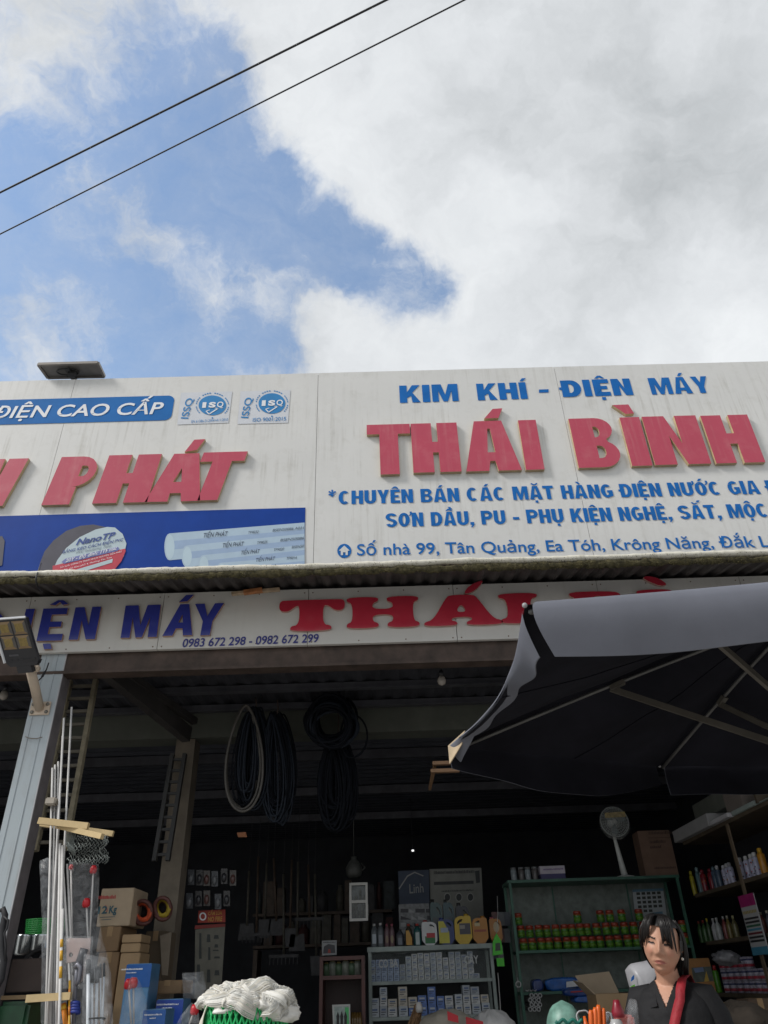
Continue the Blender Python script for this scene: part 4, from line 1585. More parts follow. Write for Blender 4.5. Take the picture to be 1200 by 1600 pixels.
ld = P(150, 1062, 5.25)
lb = P(103, 1322, 5.1)
lb2 = ld.lerp(lb, 1.02)
ladder('ladder', 'tall pale bamboo ladder standing behind the white rods by the post', ld, lb2, .19, 12, [M('bamboo', (0.22, 0.19, 0.13), .7, .3, 12), M('bamboo_dark', (0.13, 0.115, 0.09), .7)])
a, b = P(289, 1178, 6.12), P(262, 1345, 6.05)
ladder('rope_ladder', 'short dark wire ladder hanging on the brown pillar', a, b, .10, 9, [M('wire_dark', (0.03, 0.03, 0.03), .6), M('wire_dark', (0.03, 0.03, 0.03), .6)])

# ------------------------------------------------------------------ goods by the front post
m_rod = M('white_rod', (0.52, 0.51, 0.50), .45, .12, 14)
m_bat = M('pale_batten', (0.56, 0.42, 0.22), .7, .15, 9, stretch=(1, 1, 1))
G_R = 'white rods leaning by the front post'


def rod(x0_, y0_, x1_, y1_, Y0_, Y1_, r, label, mats=None, bands=None):
    a, b = P(x0_, y0_, Y0_), P(x1_, y1_, Y1_)
    w = MB()
    low_ = a.lerp(b, max(1.0, (a.z - .02) / max(.05, a.z - b.z))) if y1_ > 1590 else b
    w.tube([a, a.lerp(low_, .5) + Vector((0, .004, 0)), low_], r, 8)
    if bands:
        for t0, t1 in bands:
            w.tube([a.lerp(b, t0), a.lerp(b, t1)], r * 1.12, 8, 1)
    return w.build('rod', mats or [m_rod, M('yellow_band', (0.62, 0.34, 0.02), .4)], label=label, cat='rod', group=G_R)


for k, v in enumerate(((100, 1122, 73, 1600), (98, 1150, 76, 1600), (82, 1200, 71, 1600), (86, 1195, 79, 1600), (91, 1190, 83, 1600), (112, 1105, 86, 1600))):
    rod(*v, 4.66 + .012 * k, 4.60 + .012 * k, .0065, 'long thin white rod standing in the bundle beside the post')
rod(94, 1318, 88, 1600, 4.62, 4.6, .008, 'shorter white tube in front of the long rods')
rod(98, 1321, 92, 1600, 4.61, 4.6, .008, 'shorter white tube in front of the long rods')
rod(96, 1322, 113, 1600, 4.63, 4.62, .007, 'white rod slanting to the right out of the bundle')
rod(105, 1350, 116, 1600, 4.64, 4.63, .006, 'white rod slanting to the right out of the bundle')
rod(98, 1420, 92, 1600, 4.545, 4.53, .0075, 'white rod banded in yellow at the front of the bundle', bands=((.28, .35), (.38, .47), (.52, .62)))
rod(109, 1532, 108, 1600, 4.56, 4.55, .006, 'thin yellow and orange rod right of the bundle', [M('yellow_band', (0.62, 0.34, 0.02), .4), M('orange_band', (0.6, 0.2, 0.02), .4)], ((.2, .4), (.6, .8)))
rod(99, 1568, 103, 1600, 4.57, 4.56, .014, 'short orange rod end at the foot of the bundle', [M('orange_band', (0.6, 0.2, 0.02), .4), M('yellow_band', (0.62, 0.34, 0.02), .4)], ((.1, .3),))
w = MB()
q = P(78, 1251, 4.62)
w.box(q.x - .03, q.x + .03, q.y, q.y + .06, q.z - .02, q.z + .02, bev=.006)
w.build('tape_wrap', M('pale_tape', (0.36, 0.32, 0.27), .5), label='scrap of pale tape holding the white rods together', cat='tape')


def batten(x0_, y0_, x1_, y1_, Y0_, Y1_, h, label):
    w = MB()
    w.bar(P(x0_, y0_, Y0_), P(x1_, y1_, Y1_), .03, h)
    w.build('wooden_batten', m_bat, label=label, cat='batten', group='wooden battens round the rods')


batten(61, 1282.5, 138, 1291, 4.56, 4.55, .035, 'upper pale wooden batten across the front of the rods')
batten(92, 1291, 160, 1307, 4.60, 4.50, .03, 'sloping wooden batten just above the wire net')
batten(64, 1287, 177, 1303, 4.72, 4.74, .03, 'wooden batten behind the rods reaching past the wire net')
batten(42, 1560.5, 111, 1556, 4.55, 4.55, .034, 'lowest wooden batten across the foot of the rods')

# folded wire net hanging from the battens
w = MB()
for r_ in range(11):
    yy = 1309 + r_ * 4.0
    pts = []
    for i in range(36):
        u = i / 35
        xx = 106 + u * 62 + 3 * math.sin(r_)
        pts.append(P(xx + rng.uniform(-1, 1), yy + 2.6 * math.sin(i * 1.9 + r_ * 2.2) - u * 3 + rng.uniform(-.8, .8) - (6 if u < .1 else 0), 4.60 + .05 * math.sin(u * 3 + r_)))
    w.tube(pts, .0024, 4)
for r_ in range(8):
    w.tube([P(116 - r_ * 1.6 + 2 * math.sin(i), 1296 + i * 5 - r_, 4.585) for i in range(9)], .0022, 4)
for r_ in range(6):
    w.tube([P(162 + 7 * math.sin(i * .55 + r_ * .2) * (1 if i > 3 else .6), 1309 + i * 2.4 + r_, 4.60 + .01 * r_) for i in range(16)], .0026, 4)
w.build('wire_net', M('galvanised_wire', (0.19, 0.21, 0.20), .45, .3, 30, metal=.3), label='folded galvanised wire net hanging under the wooden battens', cat='wire net')

m_bag = clear('clear_bag', alpha=.065)
m_bag2 = clear('hazy_bag', (0.75, 0.78, 0.82), .10)


def bag(outl, Y, t, label, mat_=None, top_tie=False, group='clear plastic bags by the post'):
    """clear plastic bag: outline in pixels, puffed out by t"""
    ctr = (sum(p[0] for p in outl) / len(outl), sum(p[1] for p in outl) / len(outl))
    pts = []
    for i in range(len(outl)):
        a, b = outl[i], outl[(i + 1) % len(outl)]
        for k in range(4):
            u = k / 4
            pts.append((a[0] + (b[0] - a[0]) * u, a[1] + (b[1] - a[1]) * u))
    rings = []
    for s_, d in ((1.0, 0), (.93, .35), (.75, .75), (.45, .95), (.12, 1.0)):
        rings.append((s_, d))
    vs, fs = [], []
    n_ = len(pts)
    for side in (-1, 1):
        b0 = len(vs)
        for s_, d in rings:
            for j, p in enumerate(pts):
                q = P(ctr[0] + (p[0] - ctr[0]) * s_, ctr[1] + (p[1] - ctr[1]) * s_, Y)
                wr = mnoise.noise(Vector((q.x * 22, q.z * 9, Y + side))) * .022 * d
                q.y += side * (t * d + wr)
                vs.append(q)
        for r_ in range(len(rings) - 1):
            for j in range(n_):
                j2 = (j + 1) % n_
                fs.append((b0 + r_ * n_ + j, b0 + r_ * n_ + j2, b0 + (r_ + 1) * n_ + j2, b0 + (r_ + 1) * n_ + j))
        fs.append(tuple(b0 + (len(rings) - 1) * n_ + j for j in range(n_)))
    w = MB()
    w.add(vs, fs, 0, True)
    return w.build('plastic_bag', mat_ or m_bag, label=label, cat='plastic bag', group=group)


G_W = 'red-capped sticks in bags'


def wand(xc, yc, xb, yb, Y, rc, label):
    t = thing('capped_stick', label, 'stick', P(xb, yb, Y), G_W)
    w = MB()
    w.tube([P(xb, yb, Y), P(xc, yc, Y)], .005, 8)
    w.build('stick', m_rod, t)
    w = MB()
    q = P(xc, yc, Y)
    w.lathe(q - Vector((0, 0, rc)), [(rc * .7, 0), (rc, rc * .5), (rc * .95, rc * 1.4), (rc * .6, rc * 2.1)], 14)
    w.build('cap', M('cap_red', (0.50, 0.012, 0.02), .35, .1, 9), t)


wand(146, 1359, 139, 1490, 4.75, .020, 'white stick with red cap, highest one in the tall bag')
wand(135, 1411, 139, 1500, 4.70, .022, 'white stick with red cap, lower one in the tall bag')
wand(111, 1355, 113, 1475, 4.78, .013, 'white stick with small red cap half hidden behind the rods')
bag([(108, 1346), (154, 1350), (151, 1410), (160, 1470), (170, 1500), (168, 1600), (108, 1600), (104, 1450)], 4.76, .07, 'tall clear plastic bag around the red-capped sticks')
bag([(62, 1345), (74, 1340), (98, 1350), (104, 1420), (104, 1600), (64, 1600), (66, 1440)], 4.82, .05, 'narrow hazy plastic sleeve behind the white rods', m_bag2)

# pale board in a sleeve with a hole
bd = thing('display_board', 'pale pink board with a round hole and a dark handle in a clear sleeve', 'board', P(120, 1510, 4.62))
pts = [P(x, y, 4.62) for x, y in ((104, 1466), (142, 1466), (139, 1503), (130, 1532), (123, 1536), (128, 1500), (104, 1505))]
hole = [P(x, y, 4.62) for x, y in arc(111, 1492, 3.2, 4, 0, 340, 12)]
raised_letter([[(v.x, v.z) for v in pts], [(v.x, v.z) for v in hole]], lambda x, z: (x, z), .01, 4.63, [M('pinkish_board', (0.42, 0.33, 0.31), .5, .08, 6)] * 2, bd, 'board_sheet')
w = MB()
w.tube([P(132, 1482, 4.60), P(127, 1495, 4.60), P(122, 1512, 4.60), P(116, 1524, 4.6)], [.022, .02, .024, .014], 10)
w.build('tool_handle', M('grey_grip', (0.06, 0.06, 0.07), .4), bd)
bag([(101, 1463), (146, 1463), (143, 1510), (136, 1545), (98, 1545), (99, 1490)], 4.60, .03, 'clear sleeve around the pale board with a hole')

t = thing('grey_tool', 'grey metal tool with a blue strap wound low on its shaft', 'tool', P(114, 1600, 4.58))
w = MB()
w.tube([P(121, 1508, 4.58), P(118, 1535, 4.58), P(115, 1600, 4.58)], [.012, .011, .01], 8)
w.tube([P(116, 1512, 4.57), P(121, 1507, 4.57), P(126, 1512, 4.57), P(124, 1530, 4.57), P(119, 1540, 4.57)], [.01, .014, .013, .011, .008], 8)
w.build('shaft', M('grey_metal', (0.20, 0.20, 0.23), .4, .2, 9, metal=.5), t)
w = MB()
for k in range(4):
    w.tube([P(117 + 6.5 * math.cos(i * .42), 1568 + k * 4.6 + 1.5 * math.sin(i * .42), 4.57 + .02 * math.sin(i * .42)) for i in range(15)], .009, 6, closed=True)
w.build('strap', M('blue_strap', (0.02, 0.04, 0.26), .5), t)

G_P = 'white poles with black grips'
for k, (xt, yt, xb, wd, gl) in enumerate(((138, 1499, 137.5, 7.5, 22), (143.5, 1514, 143.5, 6, 22), (151.5, 1510, 150, 6.5, 26), (157, 1506, 158, 3.5, 22), (162.5, 1504, 160, 3.8, 22))):
    t = thing('roller_pole', ('white pole with black grip, ' + ('leftmost and tallest of the bundle' if k == 0 else 'in the bundle tied by a black cord')), 'pole', P(xb, 1600, 4.52), G_P)
    w = MB()
    a, b = P(xt, yt + gl, 4.52 + k * .015), P(xb, 1600, 4.50 + k * .015)
    r_ = (P(xt + wd / 2, yt, 4.52).x - P(xt - wd / 2, yt, 4.52).x) / 2
    b2 = a.lerp(b, 2.2)
    w.tube([a, b2], r_ * .72, 10)
    w.build('pole', M('white_tube', (0.60, 0.64, 0.68), .35, .05), t)
    w = MB()
    a0 = P(xt, yt, 4.52 + k * .015)
    w.tube([a0, a0.lerp(a, .1), a], [r_ * .8, r_, r_], 10)
    w.build('grip', M('grip_black', (0.022, 0.024, 0.026), .5), t)
w = MB()
w.tube([P(150 + 14 * math.cos(i * .35), 1592 + 1.5 * math.sin(i * .35 + .5) - .1 * math.cos(i * .35) * 14, 4.53 + .05 * math.sin(i * .35)) for i in range(18)], .004, 6, closed=True)
w.build('cord', M('grip_black', (0.022, 0.024, 0.026), .5), label='black cord tied round the bundle of white poles', cat='cord')
bag([(132, 1490), (166, 1496), (172, 1520), (176, 1600), (128, 1600)], 4.53, .08, 'hazy clear bag around the white poles with black grips', m_bag2)

# cartons
m_card = M('cardboard', (0.33, 0.225, 0.125), .8, .12, 6, bump=.1)
m_card_d = M('cardboard_dark', (0.22, 0.14, 0.075), .8, .15, 6)
m_card_p = M('cardboard_pale', (0.40, 0.31, 0.215), .8, .1, 6)
m_tape = M('carton_tape', (0.30, 0.19, 0.09), .4, .1, 9)


def pxbox(x0_, x1_, yb, yt, Y):
    a, b = P(x0_, yb, Y), P(x1_, yb, Y)
    zt_ = P((x0_ + x1_) / 2, yt, Y).z
    zb_ = P((x0_ + x1_) / 2, yb, Y).z
    return a.x, b.x, zb_, zt_


def carton(name, label, x0_, x1_, yb, yt, Y, dp, mat_, cat='carton', rot=0.0, group=None, seam=True, bottom=None):
    xa, xb, zb_, zt_ = pxbox(x0_, x1_, yb, yt, Y)
    if bottom is not None:
        zb_ = bottom
    t = thing(name, label, cat, ((xa + xb) / 2, Y + dp / 2, zb_), group)
    w = MB()
    w.box(xa, xb, Y, Y + dp, zb_, zt_, 0, rot, bev=.004)
    w.build('box', mat_, t)
    if seam:
        w = MB()
        m_ = (xa + xb) / 2
        w.box(m_ - .018, m_ + .018, Y - .0015, Y - .0003, zt_ - min(.06, (zt_ - zb_) * .4), zt_ + .0005, 0, rot, (m_, Y + dp / 2, 0))
        w.box(m_ - .018, m_ + .018, Y, Y + dp, zt_ + .0006, zt_ + .0016, 0, rot, (m_, Y + dp / 2, 0))
        w.build('tape', m_tape, t)
    return t, xa, xb, zb_, zt_


def scribble(mb, x0_, y0_, x1_, y1_, h, Y, mi=0, lift=.002):
    """a printed line too small to read: a row of uneven strokes"""
    x_ = x0_
    while x_ < x1_ - .6:
        wd = rng.uniform(.5, 1.5)
        yy = y0_ + (y1_ - y0_) * (x_ - x0_) / (x1_ - x0_)
        hh = h * rng.uniform(.65, 1.0)
        flat_poly(mb, [(x_, yy), (x_ + wd, yy), (x_ + wd, yy - hh), (x_, yy - hh)], Y, mi, lift)
        x_ += wd + rng.uniform(.35, .8)


def on_box(parent, name, mat_, texts, Y, rects=()):
    w = MB()
    for (b, x0_, y0_, x1_, y1_, yc, off) in texts:
        facade_text(w, b, (x0_, y0_), (x1_, y1_), yc, Y, off, lift=.002)
    for r_ in rects:
        flat_poly(w, r_, Y, 0, .002)
    return w.build(name, mat_, parent)


Yb = 5.6
G_C = 'cartons stacked by the post'
t, xa, xb, z0_, z1_ = carton('carton', 'large pale carton marked 12 Kg on top of the stack', 150, 202, 1447, 1388, Yb, .34, m_card_p, group=G_C, seam=False)
on_box(t, 'carton_print', M('print_teal', (0.02, 0.09, 0.12), .6), [('12', 153, 1428, 167, 1427, 1417, .03), ('Kg', 170, 1427, 182, 1426, 1416, .03)], Yb,
       [[(156, 1433), (180, 1432), (180, 1432.8), (156, 1433.8)], [(158, 1437), (174, 1436), (174, 1436.8), (158, 1437.8)]])
on_box(t, 'carton_print', M('print_red', (0.42, 0.05, 0.05), .6), [], Yb,
       [arc(162, 1421, 6, 8, -60, 60, 10) + arc(162, 1421, 5, 7, 60, -60, 10)])
w = MB()
scribble(w, 154, 1405, 182, 1404, 6, Yb)
w.build('carton_print', M('print_red', (0.42, 0.05, 0.05), .6), t)
carton('carton', 'brown carton directly under the 12 Kg carton', 150, 184, 1487, 1448, Yb, .36, m_card_d, group=G_C)
carton('carton', 'lowest brown carton under the 12 Kg stack', 148, 181, 1532, 1488, Yb - .01, .36, m_card_d, group=G_C, bottom=.13)
carton('small_carton', 'topmost of the three small flat cartons beside the 12 Kg stack', 190, 220, 1473, 1460, Yb - .08, .22, m_card, group=G_C, seam=False)
carton('small_carton', 'middle one of the three small flat cartons', 188, 218, 1488, 1474, Yb - .08, .22, m_card, group=G_C, seam=False)
carton('small_carton', 'lowest of the three small flat cartons, standing on the floor pile', 187, 218, 1503, 1489, Yb - .08, .22, m_card, group=G_C, seam=False, bottom=.13)
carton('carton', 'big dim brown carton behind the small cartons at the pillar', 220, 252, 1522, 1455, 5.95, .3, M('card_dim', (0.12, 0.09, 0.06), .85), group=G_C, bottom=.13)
w = MB()
a = [P(x, y, 5.9) for x, y in ((250, 1462), (268, 1456), (262, 1524), (253, 1524))]
w.slab(a[3], a[2], a[1], a[0], .01)
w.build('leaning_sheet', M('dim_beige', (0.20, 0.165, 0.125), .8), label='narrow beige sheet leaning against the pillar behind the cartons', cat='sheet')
carton('carton', 'low brown carton under a green mesh beside the blue boxes', 236, 283, 1553, 1532, 5.4, .3, m_card_d, group=G_C)

m_bx = M('pump_box_blue', (0.014, 0.085, 0.30), .35, .1, 6)
m_bx2 = M('pump_box_pale', (0.075, 0.19, 0.34), .35, .2, 7)
m_lab = M('box_white_print', (0.7, 0.72, 0.75), .5)
G_B = 'blue pump boxes'
for (x0_, x1_, yb_, yt_, Y, lab) in ((186, 226, 1600, 1506, 5.15, 'tall blue and white pump box wrapped in plastic, leftmost'), (222, 257, 1600, 1577, 4.9, 'lowest blue pump box with white lettering at the frame edge'),
                                     (241, 283, 1600, 1561, 5.2, 'dark blue pump box behind the lowest one')):
    t, xa, xb, z0_, z1_ = carton('pump_box', lab, x0_, x1_, yb_, yt_, Y, .2, m_bx2, 'box', group=G_B, seam=False, bottom=.5)
    w = MB()
    hh = min(.12, (z1_ - .5) * .4)
    w.box(xa - .001, xb + .001, Y - .002, Y - .0005, z1_ - hh, z1_ - .004)
    w.build('box_band', m_bx if 'dark' not in lab else M('pump_box_navy', (0.015, 0.05, 0.28), .35), t)
    mid = (yt_ + 10)
    w = MB()
    scribble(w, x0_ + 4, mid, x1_ - 4, mid - 1, 2.6, Y - .002)
    scribble(w, x0_ + 12, mid + 5, x1_ - 13, mid + 4.4, 2.0, Y - .002)
    w.build('box_print', m_lab, t)
bag([(205, 1525), (216, 1528), (228, 1560), (230, 1600), (186, 1600), (196, 1560)], 4.85, .07, 'clear bag with two red caps in front of the blue box', m_bag2)
wand(201, 1538, 205, 1600, 4.85, .024, 'white stick with red cap in front of the tall blue box, left one')
wand(208.5, 1536, 209, 1600, 4.86, .024, 'white stick with red cap in front of the tall blue box, right one')
wand(304, 1578, 296, 1600, 4.6, .022, 'red-capped stick just left of the white yarn heap')
bag([(300, 1566), (310, 1580), (312, 1600), (276, 1600), (284, 1585)], 4.62, .06, 'crumpled clear bag left of the white yarn heap', m_bag2)
bag([(285, 1520), (318, 1518), (322, 1545), (312, 1562), (286, 1560)], 5.3, .08, 'grey hazy plastic bag on the floor pile left of the yarn', m_bag2)

# coiled cord rings at the pillar
for (cx, cy, rx, ry, col, lab) in ((223, 1426, 15, 18, (0.55, 0.085, 0.03), 'orange coil of cord with a dark middle beside the carton'), (254, 1420, 13, 17, (0.34, 0.25, 0.02), 'yellow coil of cord right of the orange coil')):
    t = thing('cord_coil', lab, 'cord coil', P(cx, cy + ry, 5.8), 'cord coils at the pillar')
    mm = M('cord_%d' % cx, col, .5, .25, 30)
    for k in range(7):
        w = MB()
        f = .72 + .28 * (k % 4) / 3
        w.tube([P(cx + rx * f * math.cos(i * .2) + rng.uniform(-.4, .4), cy + ry * f * math.sin(i * .2) - (2 if k > 3 else 0), 5.80 - .012 * k + .02 * math.sin(i * .2 + k)) for i in range(32)], .014, 6, closed=True)
        w.build('turn', mm if k % 3 else M('cord_dark', (0.09, 0.03, 0.025), .6), t)
    w = MB()
    q = P(cx, cy, 5.86)
    w.lathe(q, [(.055, 0), (.055, .03)], 18, axis='Y')
    w.build('coil_core', M('core_dark', (0.03, 0.02, 0.022), .7), t)

# left corner: green crate, pots, wheel, bins
t = thing('mesh_crate', 'green mesh basket behind the metal pots at the left', 'basket', P(58, 1462, 5.35))
xa, xb, z0_, z1_ = pxbox(45, 72, 1462, 1436, 5.35)
w = MB()
for k in range(9):
    zz = z0_ + (z1_ - z0_) * k / 8
    w.tube([Vector(((xa + xb) / 2 + .10 * math.cos(i * .3) * (1.1 + k * .02), 5.45 + .10 * math.sin(i * .3), zz)) for i in range(21)], .006, 5, closed=True)
for k in range(22):
    tt = k * 2 * math.pi / 22
    w.tube([Vector(((xa + xb) / 2 + .108 * math.cos(tt), 5.45 + .10 * math.sin(tt), z0_)), Vector(((xa + xb) / 2 + .124 * math.cos(tt), 5.45 + .10 * math.sin(tt), z1_))], .005, 5)
w.build('mesh', M('green_mesh', (0.012, 0.23, 0.04), .45, .1), t)
m_pot = M('steel_pot', (0.62, 0.66, 0.68), .22, .06, 5, metal=.9)
for (x0_, x1_, yb_, yt_, lab) in ((16, 40, 1492, 1460, 'smaller steel pot at the left, half hidden by the post'), (40, 72, 1486, 1460, 'larger bright steel pot under the green basket')):
    xa, xb, z0_, z1_ = pxbox(x0_, x1_, yb_, yt_, 5.1)
    R_ = (xb - xa) / 2
    w = MB()
    w.lathe(((xa + xb) / 2, 5.1 + R_, z0_), [(R_ * .8, 0), (R_ * .95, .01), (R_, (z1_ - z0_) * .9), (R_ * 1.06, z1_ - z0_), (R_ * .96, z1_ - z0_), (R_ * .9, .03)], 24)
    w.build('steel_pot', m_pot, label=lab, cat='pot', group='steel pots')
t = thing('wheel', 'black barrow wheel lying before the larger steel pot', 'wheel', P(57, 1507, 5.06))
q = P(57, 1507, 5.06)
w = MB()
w.tube([q + Vector((.075 * math.cos(i * .25), .02 * math.sin(i * .25), .075 * math.sin(i * .25))) for i in range(25)], .014, 8, closed=True)
w.build('tyre', M('rubber', (0.018, 0.017, 0.018), .7), t)
w = MB()
for k in range(5):
    w.bar(q, q + Vector((.068 * math.cos(k * 1.257), .02 * math.sin(k * 1.257), .068 * math.sin(k * 1.257))), .012, .012)
w.build('spokes', M('spoke_grey', (.12, .11, .11), .5), t)
carton('bin', 'dark brown box under the steel pots at the left', 8, 66, 1550, 1498, 4.98, .4, M('bin_brown', (0.05, 0.035, 0.03), .7), 'box', seam=False)
w = MB()
a, b = P(2, 1556, 4.96), P(64, 1552, 4.96)
w.box(a.x, b.x, 4.96, 5.3, a.z - .02, a.z)
w.build('wooden_plank', M('plank_brown', (0.28, 0.19, 0.1), .7), label='brown plank on the green bin at the left', cat='plank')
xa, xb, z0_, z1_ = pxbox(-10, 40, 1600, 1558, 4.93)
w = MB()
w.box(xa, xb, 4.93, 5.3, .13, z1_ - .021, bev=.02)
w.build('green_bin', M('bin_green', (0.012, 0.06, 0.025), .35, .4, 12), label='dark green plastic bin at the bottom left corner', cat='bin')

# red NO FIRE sign, dim poster and hanging packets on the inner left wall
def board(name, label, cs, Y, mat_, cat, th=.006, group=None):
    q = [P(x, y, Y) for x, y in cs]
    t = thing(name, label, cat, (q[0] + q[1]) / 2, group)
    w = MB()
    w.slab(*q, th)
    w.build('sheet', mat_, t)
    return t


m_sred = M('sign_red', (0.30, 0.03, 0.015), .5, .15, 7)
t = board('warning_sign', 'red warning sign reading NO FIRE with a white round mark', ((309, 1442), (352, 1441), (352, 1421), (310, 1423)), 6.6, m_sred, 'sign')
on_box(t, 'sign_print', M('sign_orange', (0.5, 0.24, 0.04), .5), [('CẤM LỬA', 325, 1430, 347, 1429, 1425, .03), ('NO FIRE', 325, 1440, 347, 1439, 1433, .03)], 6.6)
on_box(t, 'sign_mark', M('print_white', (0.75, 0.76, 0.78)), [], 6.6, [arc(317, 1432, 5.5, 6.5, 0, 345, 16)])
on_box(t, 'sign_mark', m_sred, [], 6.598, [arc(317, 1432, 3.4, 4.2, 0, 345, 16)])
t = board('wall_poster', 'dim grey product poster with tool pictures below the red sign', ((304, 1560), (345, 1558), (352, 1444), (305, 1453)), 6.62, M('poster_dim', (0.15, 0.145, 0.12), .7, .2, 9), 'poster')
on_box(t, 'poster_band', M('poster_red', (0.22, 0.03, 0.025), .6), [], 6.618, [[(304, 1452), (352, 1448), (352, 1443), (305, 1446)]])
w = MB()
for (cx, cy, wd, hh) in ((313, 1478, 2, 40), (326, 1466, 3, 12), (338, 1464, 4, 6), (327, 1490, 2, 20), (338, 1478, 3, 5), (339, 1496, 5, 3), (337, 1485, 5, 2), (310, 1520, 3, 26), (326, 1525, 3, 20), (339, 1520, 4, 8)):
    flat_poly(w, [(cx - wd, cy + hh / 2), (cx + wd, cy + hh / 2), (cx + wd * .8, cy - hh / 2), (cx - wd * .7, cy - hh / 2)], 6.618, 0, .002)
w.build('poster_print', M('poster_print', (0.04, 0.045, 0.045), .6), t)
for k in range(11):
    x_ = 296 + (k % 6) * 14 + rng.uniform(-3, 3)
    y_ = 1360 + (k // 6) * 34 + rng.uniform(-3, 3)
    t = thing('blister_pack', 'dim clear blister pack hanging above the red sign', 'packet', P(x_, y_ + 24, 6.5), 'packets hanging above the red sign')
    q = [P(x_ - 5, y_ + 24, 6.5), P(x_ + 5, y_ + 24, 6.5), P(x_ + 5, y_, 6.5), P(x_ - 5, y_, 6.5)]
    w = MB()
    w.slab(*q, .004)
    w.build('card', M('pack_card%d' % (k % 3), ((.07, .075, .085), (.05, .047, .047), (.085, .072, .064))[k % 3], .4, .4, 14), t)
    w = MB()
    cq = (q[0] + q[2]) / 2
    w.ball(cq + Vector((0, -.012, -.01)), .02, .014, .035, 10)
    w.build('blister', M('pack_item%d' % (k % 3), ((.14, .145, .155), (.03, .03, .035), (.10, .045, .04))[k % 3], .3), t)
w = MB()
w.slab(P(372, 1308, 7.4), P(386, 1308, 7.4), P(384, 1300, 7.4), P(370, 1301, 7.4), .01)
w.build('orange_tag', M('tag_orange', (0.55, 0.22, 0.1), .5), label='small orange tag hanging in the dark below the hoses', cat='tag')

# ------------------------------------------------------------------ yarn heap on its green mesh basket
yb = thing('mesh_basket', 'bright green plastic mesh basket under the white yarn', 'basket', P(395, 1600, 3.15))
q = P(384, 1600, 3.15)
BR, bz0, bz1 = .145, .95, P(384, 1571, 3.0).z
C_ = Vector((q.x, 3.15, 0))
w = MB()
nd = 44
for s_ in (-1, 1):
    for k in range(nd):
        pts = []
        for i in range(15):
            f = i / 14
            tt = 2 * math.pi * k / nd + s_ * f * 2 * math.pi * 7 / nd * 1.15
            zz = bz0 + (bz1 - bz0) * f
            pts.append(Vector((C_.x + BR * math.cos(tt), C_.y + BR * math.sin(tt), zz)))
        w.tube(pts, .0042, 4)
for zz in (bz0, bz1):
    w.tube([Vector((C_.x + BR * math.cos(i * .196), C_.y + BR * math.sin(i * .196), zz)) for i in range(32)], .007, 6, closed=True)
w.build('mesh', M('vivid_green_mesh', (0.015, 0.42, 0.12), .4, .1, 9), yb)
w = MB()
w.lathe((C_.x, C_.y, bz0), [(BR - .02, 0.01), (BR - .02, bz1 - bz0 - .02)], 24)
w.build('basket_lining', M('green_shade', (0.01, 0.16, 0.05), .7), yb)
w = MB()
w.box(C_.x - .45, C_.x + .35, 2.85, 3.45, .90, .945)
for sx in (-.4, .3):
    for sy in (2.9, 3.4):
        w.box(C_.x + sx - .02, C_.x + sx + .02, sy - .02, sy + .02, 0, .9)
w.build('goods_table', M('table_grey', (0.2, 0.2, 0.19), .6), label='grey goods table under the green basket of yarn', cat='table')

yn = thing('yarn_heap', 'heap of white silky yarn hanks on the green basket', 'yarn', (C_.x, C_.y, bz1))
# outline of the heap in the picture: hanks are bundles of strands laid over a rounded core
hc = Vector((C_.x + .012, C_.y, bz1 - .004))
YW, YC = M('yarn_white', (0.78, 0.76, 0.71), .55, .04, 30), M('yarn_cream', (0.74, 0.70, 0.61), .55, .05, 30)
YG = M('yarn_grey', (0.60, 0.60, 0.56), .55, .05, 30)


def yarn_surf(u, v, out=0.0):
    """u round the heap, v 0 at the crown to 1 at the hem: a lumpy heap"""
    t = v * math.pi * .60
    d = Vector((math.sin(t) * math.cos(u), math.sin(t) * math.sin(u), math.cos(t)))
    lump = 1 + .26 * mnoise.fractal(d * 2.3 + Vector((4, 1, 2)), .8, 2.0, 3)
    q_ = hc + Vector((d.x * .158, d.y * .145, d.z * .062)) * lump + d * out
    q_.z -= .075 * max(0, v - .45) * max(0, d.x - .05)
    q_.z += .012 * max(0, v - .6) * max(0, -d.x)
    return q_


rr_ = [[yarn_surf(2 * math.pi * k / 72, .004 + .98 * i / 30, .002) for k in range(72)] for i in range(31)]
core = MB()
core.loft(rr_)
core.build('yarn_core', YW, yn)
# each hank: a ribbon of many fine parallel strands following the heap
for hnk in range(38):
    ua = rng.uniform(math.pi * .9, math.pi * 2.1)
    va = rng.uniform(.0, .55)
    ub = ua + rng.choice((-1, 1)) * rng.uniform(.5, 1.5)
    vb = min(.98, va + rng.uniform(.15, .6))
    bend = rng.uniform(-.22, .22)
    bw_ = rng.uniform(.018, .036)
    w = MB()
    for st in range(34):
        o_ = (st / 33 - .5) * 2
        lift = .003 + .013 * math.sqrt(max(0, 1 - o_ * o_)) + rng.uniform(-.002, .003)
        tw = rng.uniform(.85, 1.15)
        pts = []
        for i in range(12):
            f = i / 11
            uu = ua + (ub - ua) * f
            vv = va + (vb - va) * f + bend * math.sin(f * 3.14)
            c0_ = yarn_surf(uu, max(.01, vv))
            c1_ = yarn_surf(uu + .04 * (ub - ua), max(.01, vv + .04 * (vb - va) + .04 * bend * math.cos(f * 3.14) * 3.14))
            d_ = (c1_ - c0_).normalized()
            nn = (c0_ - hc + Vector((0, 0, .05))).normalized()
            sd = d_.cross(nn).normalized()
            fall = .35 + .65 * math.sin(math.pi * min(1, max(0, f)) ** .8)
            pts.append(c0_ + sd * bw_ * o_ * tw * fall + nn * lift * fall)
        w.tube(pts, rng.uniform(.0007, .0014), 4, rng.choice((0, 0, 1, 2)))
    w.build('hank', [YW, YC, YG], yn)
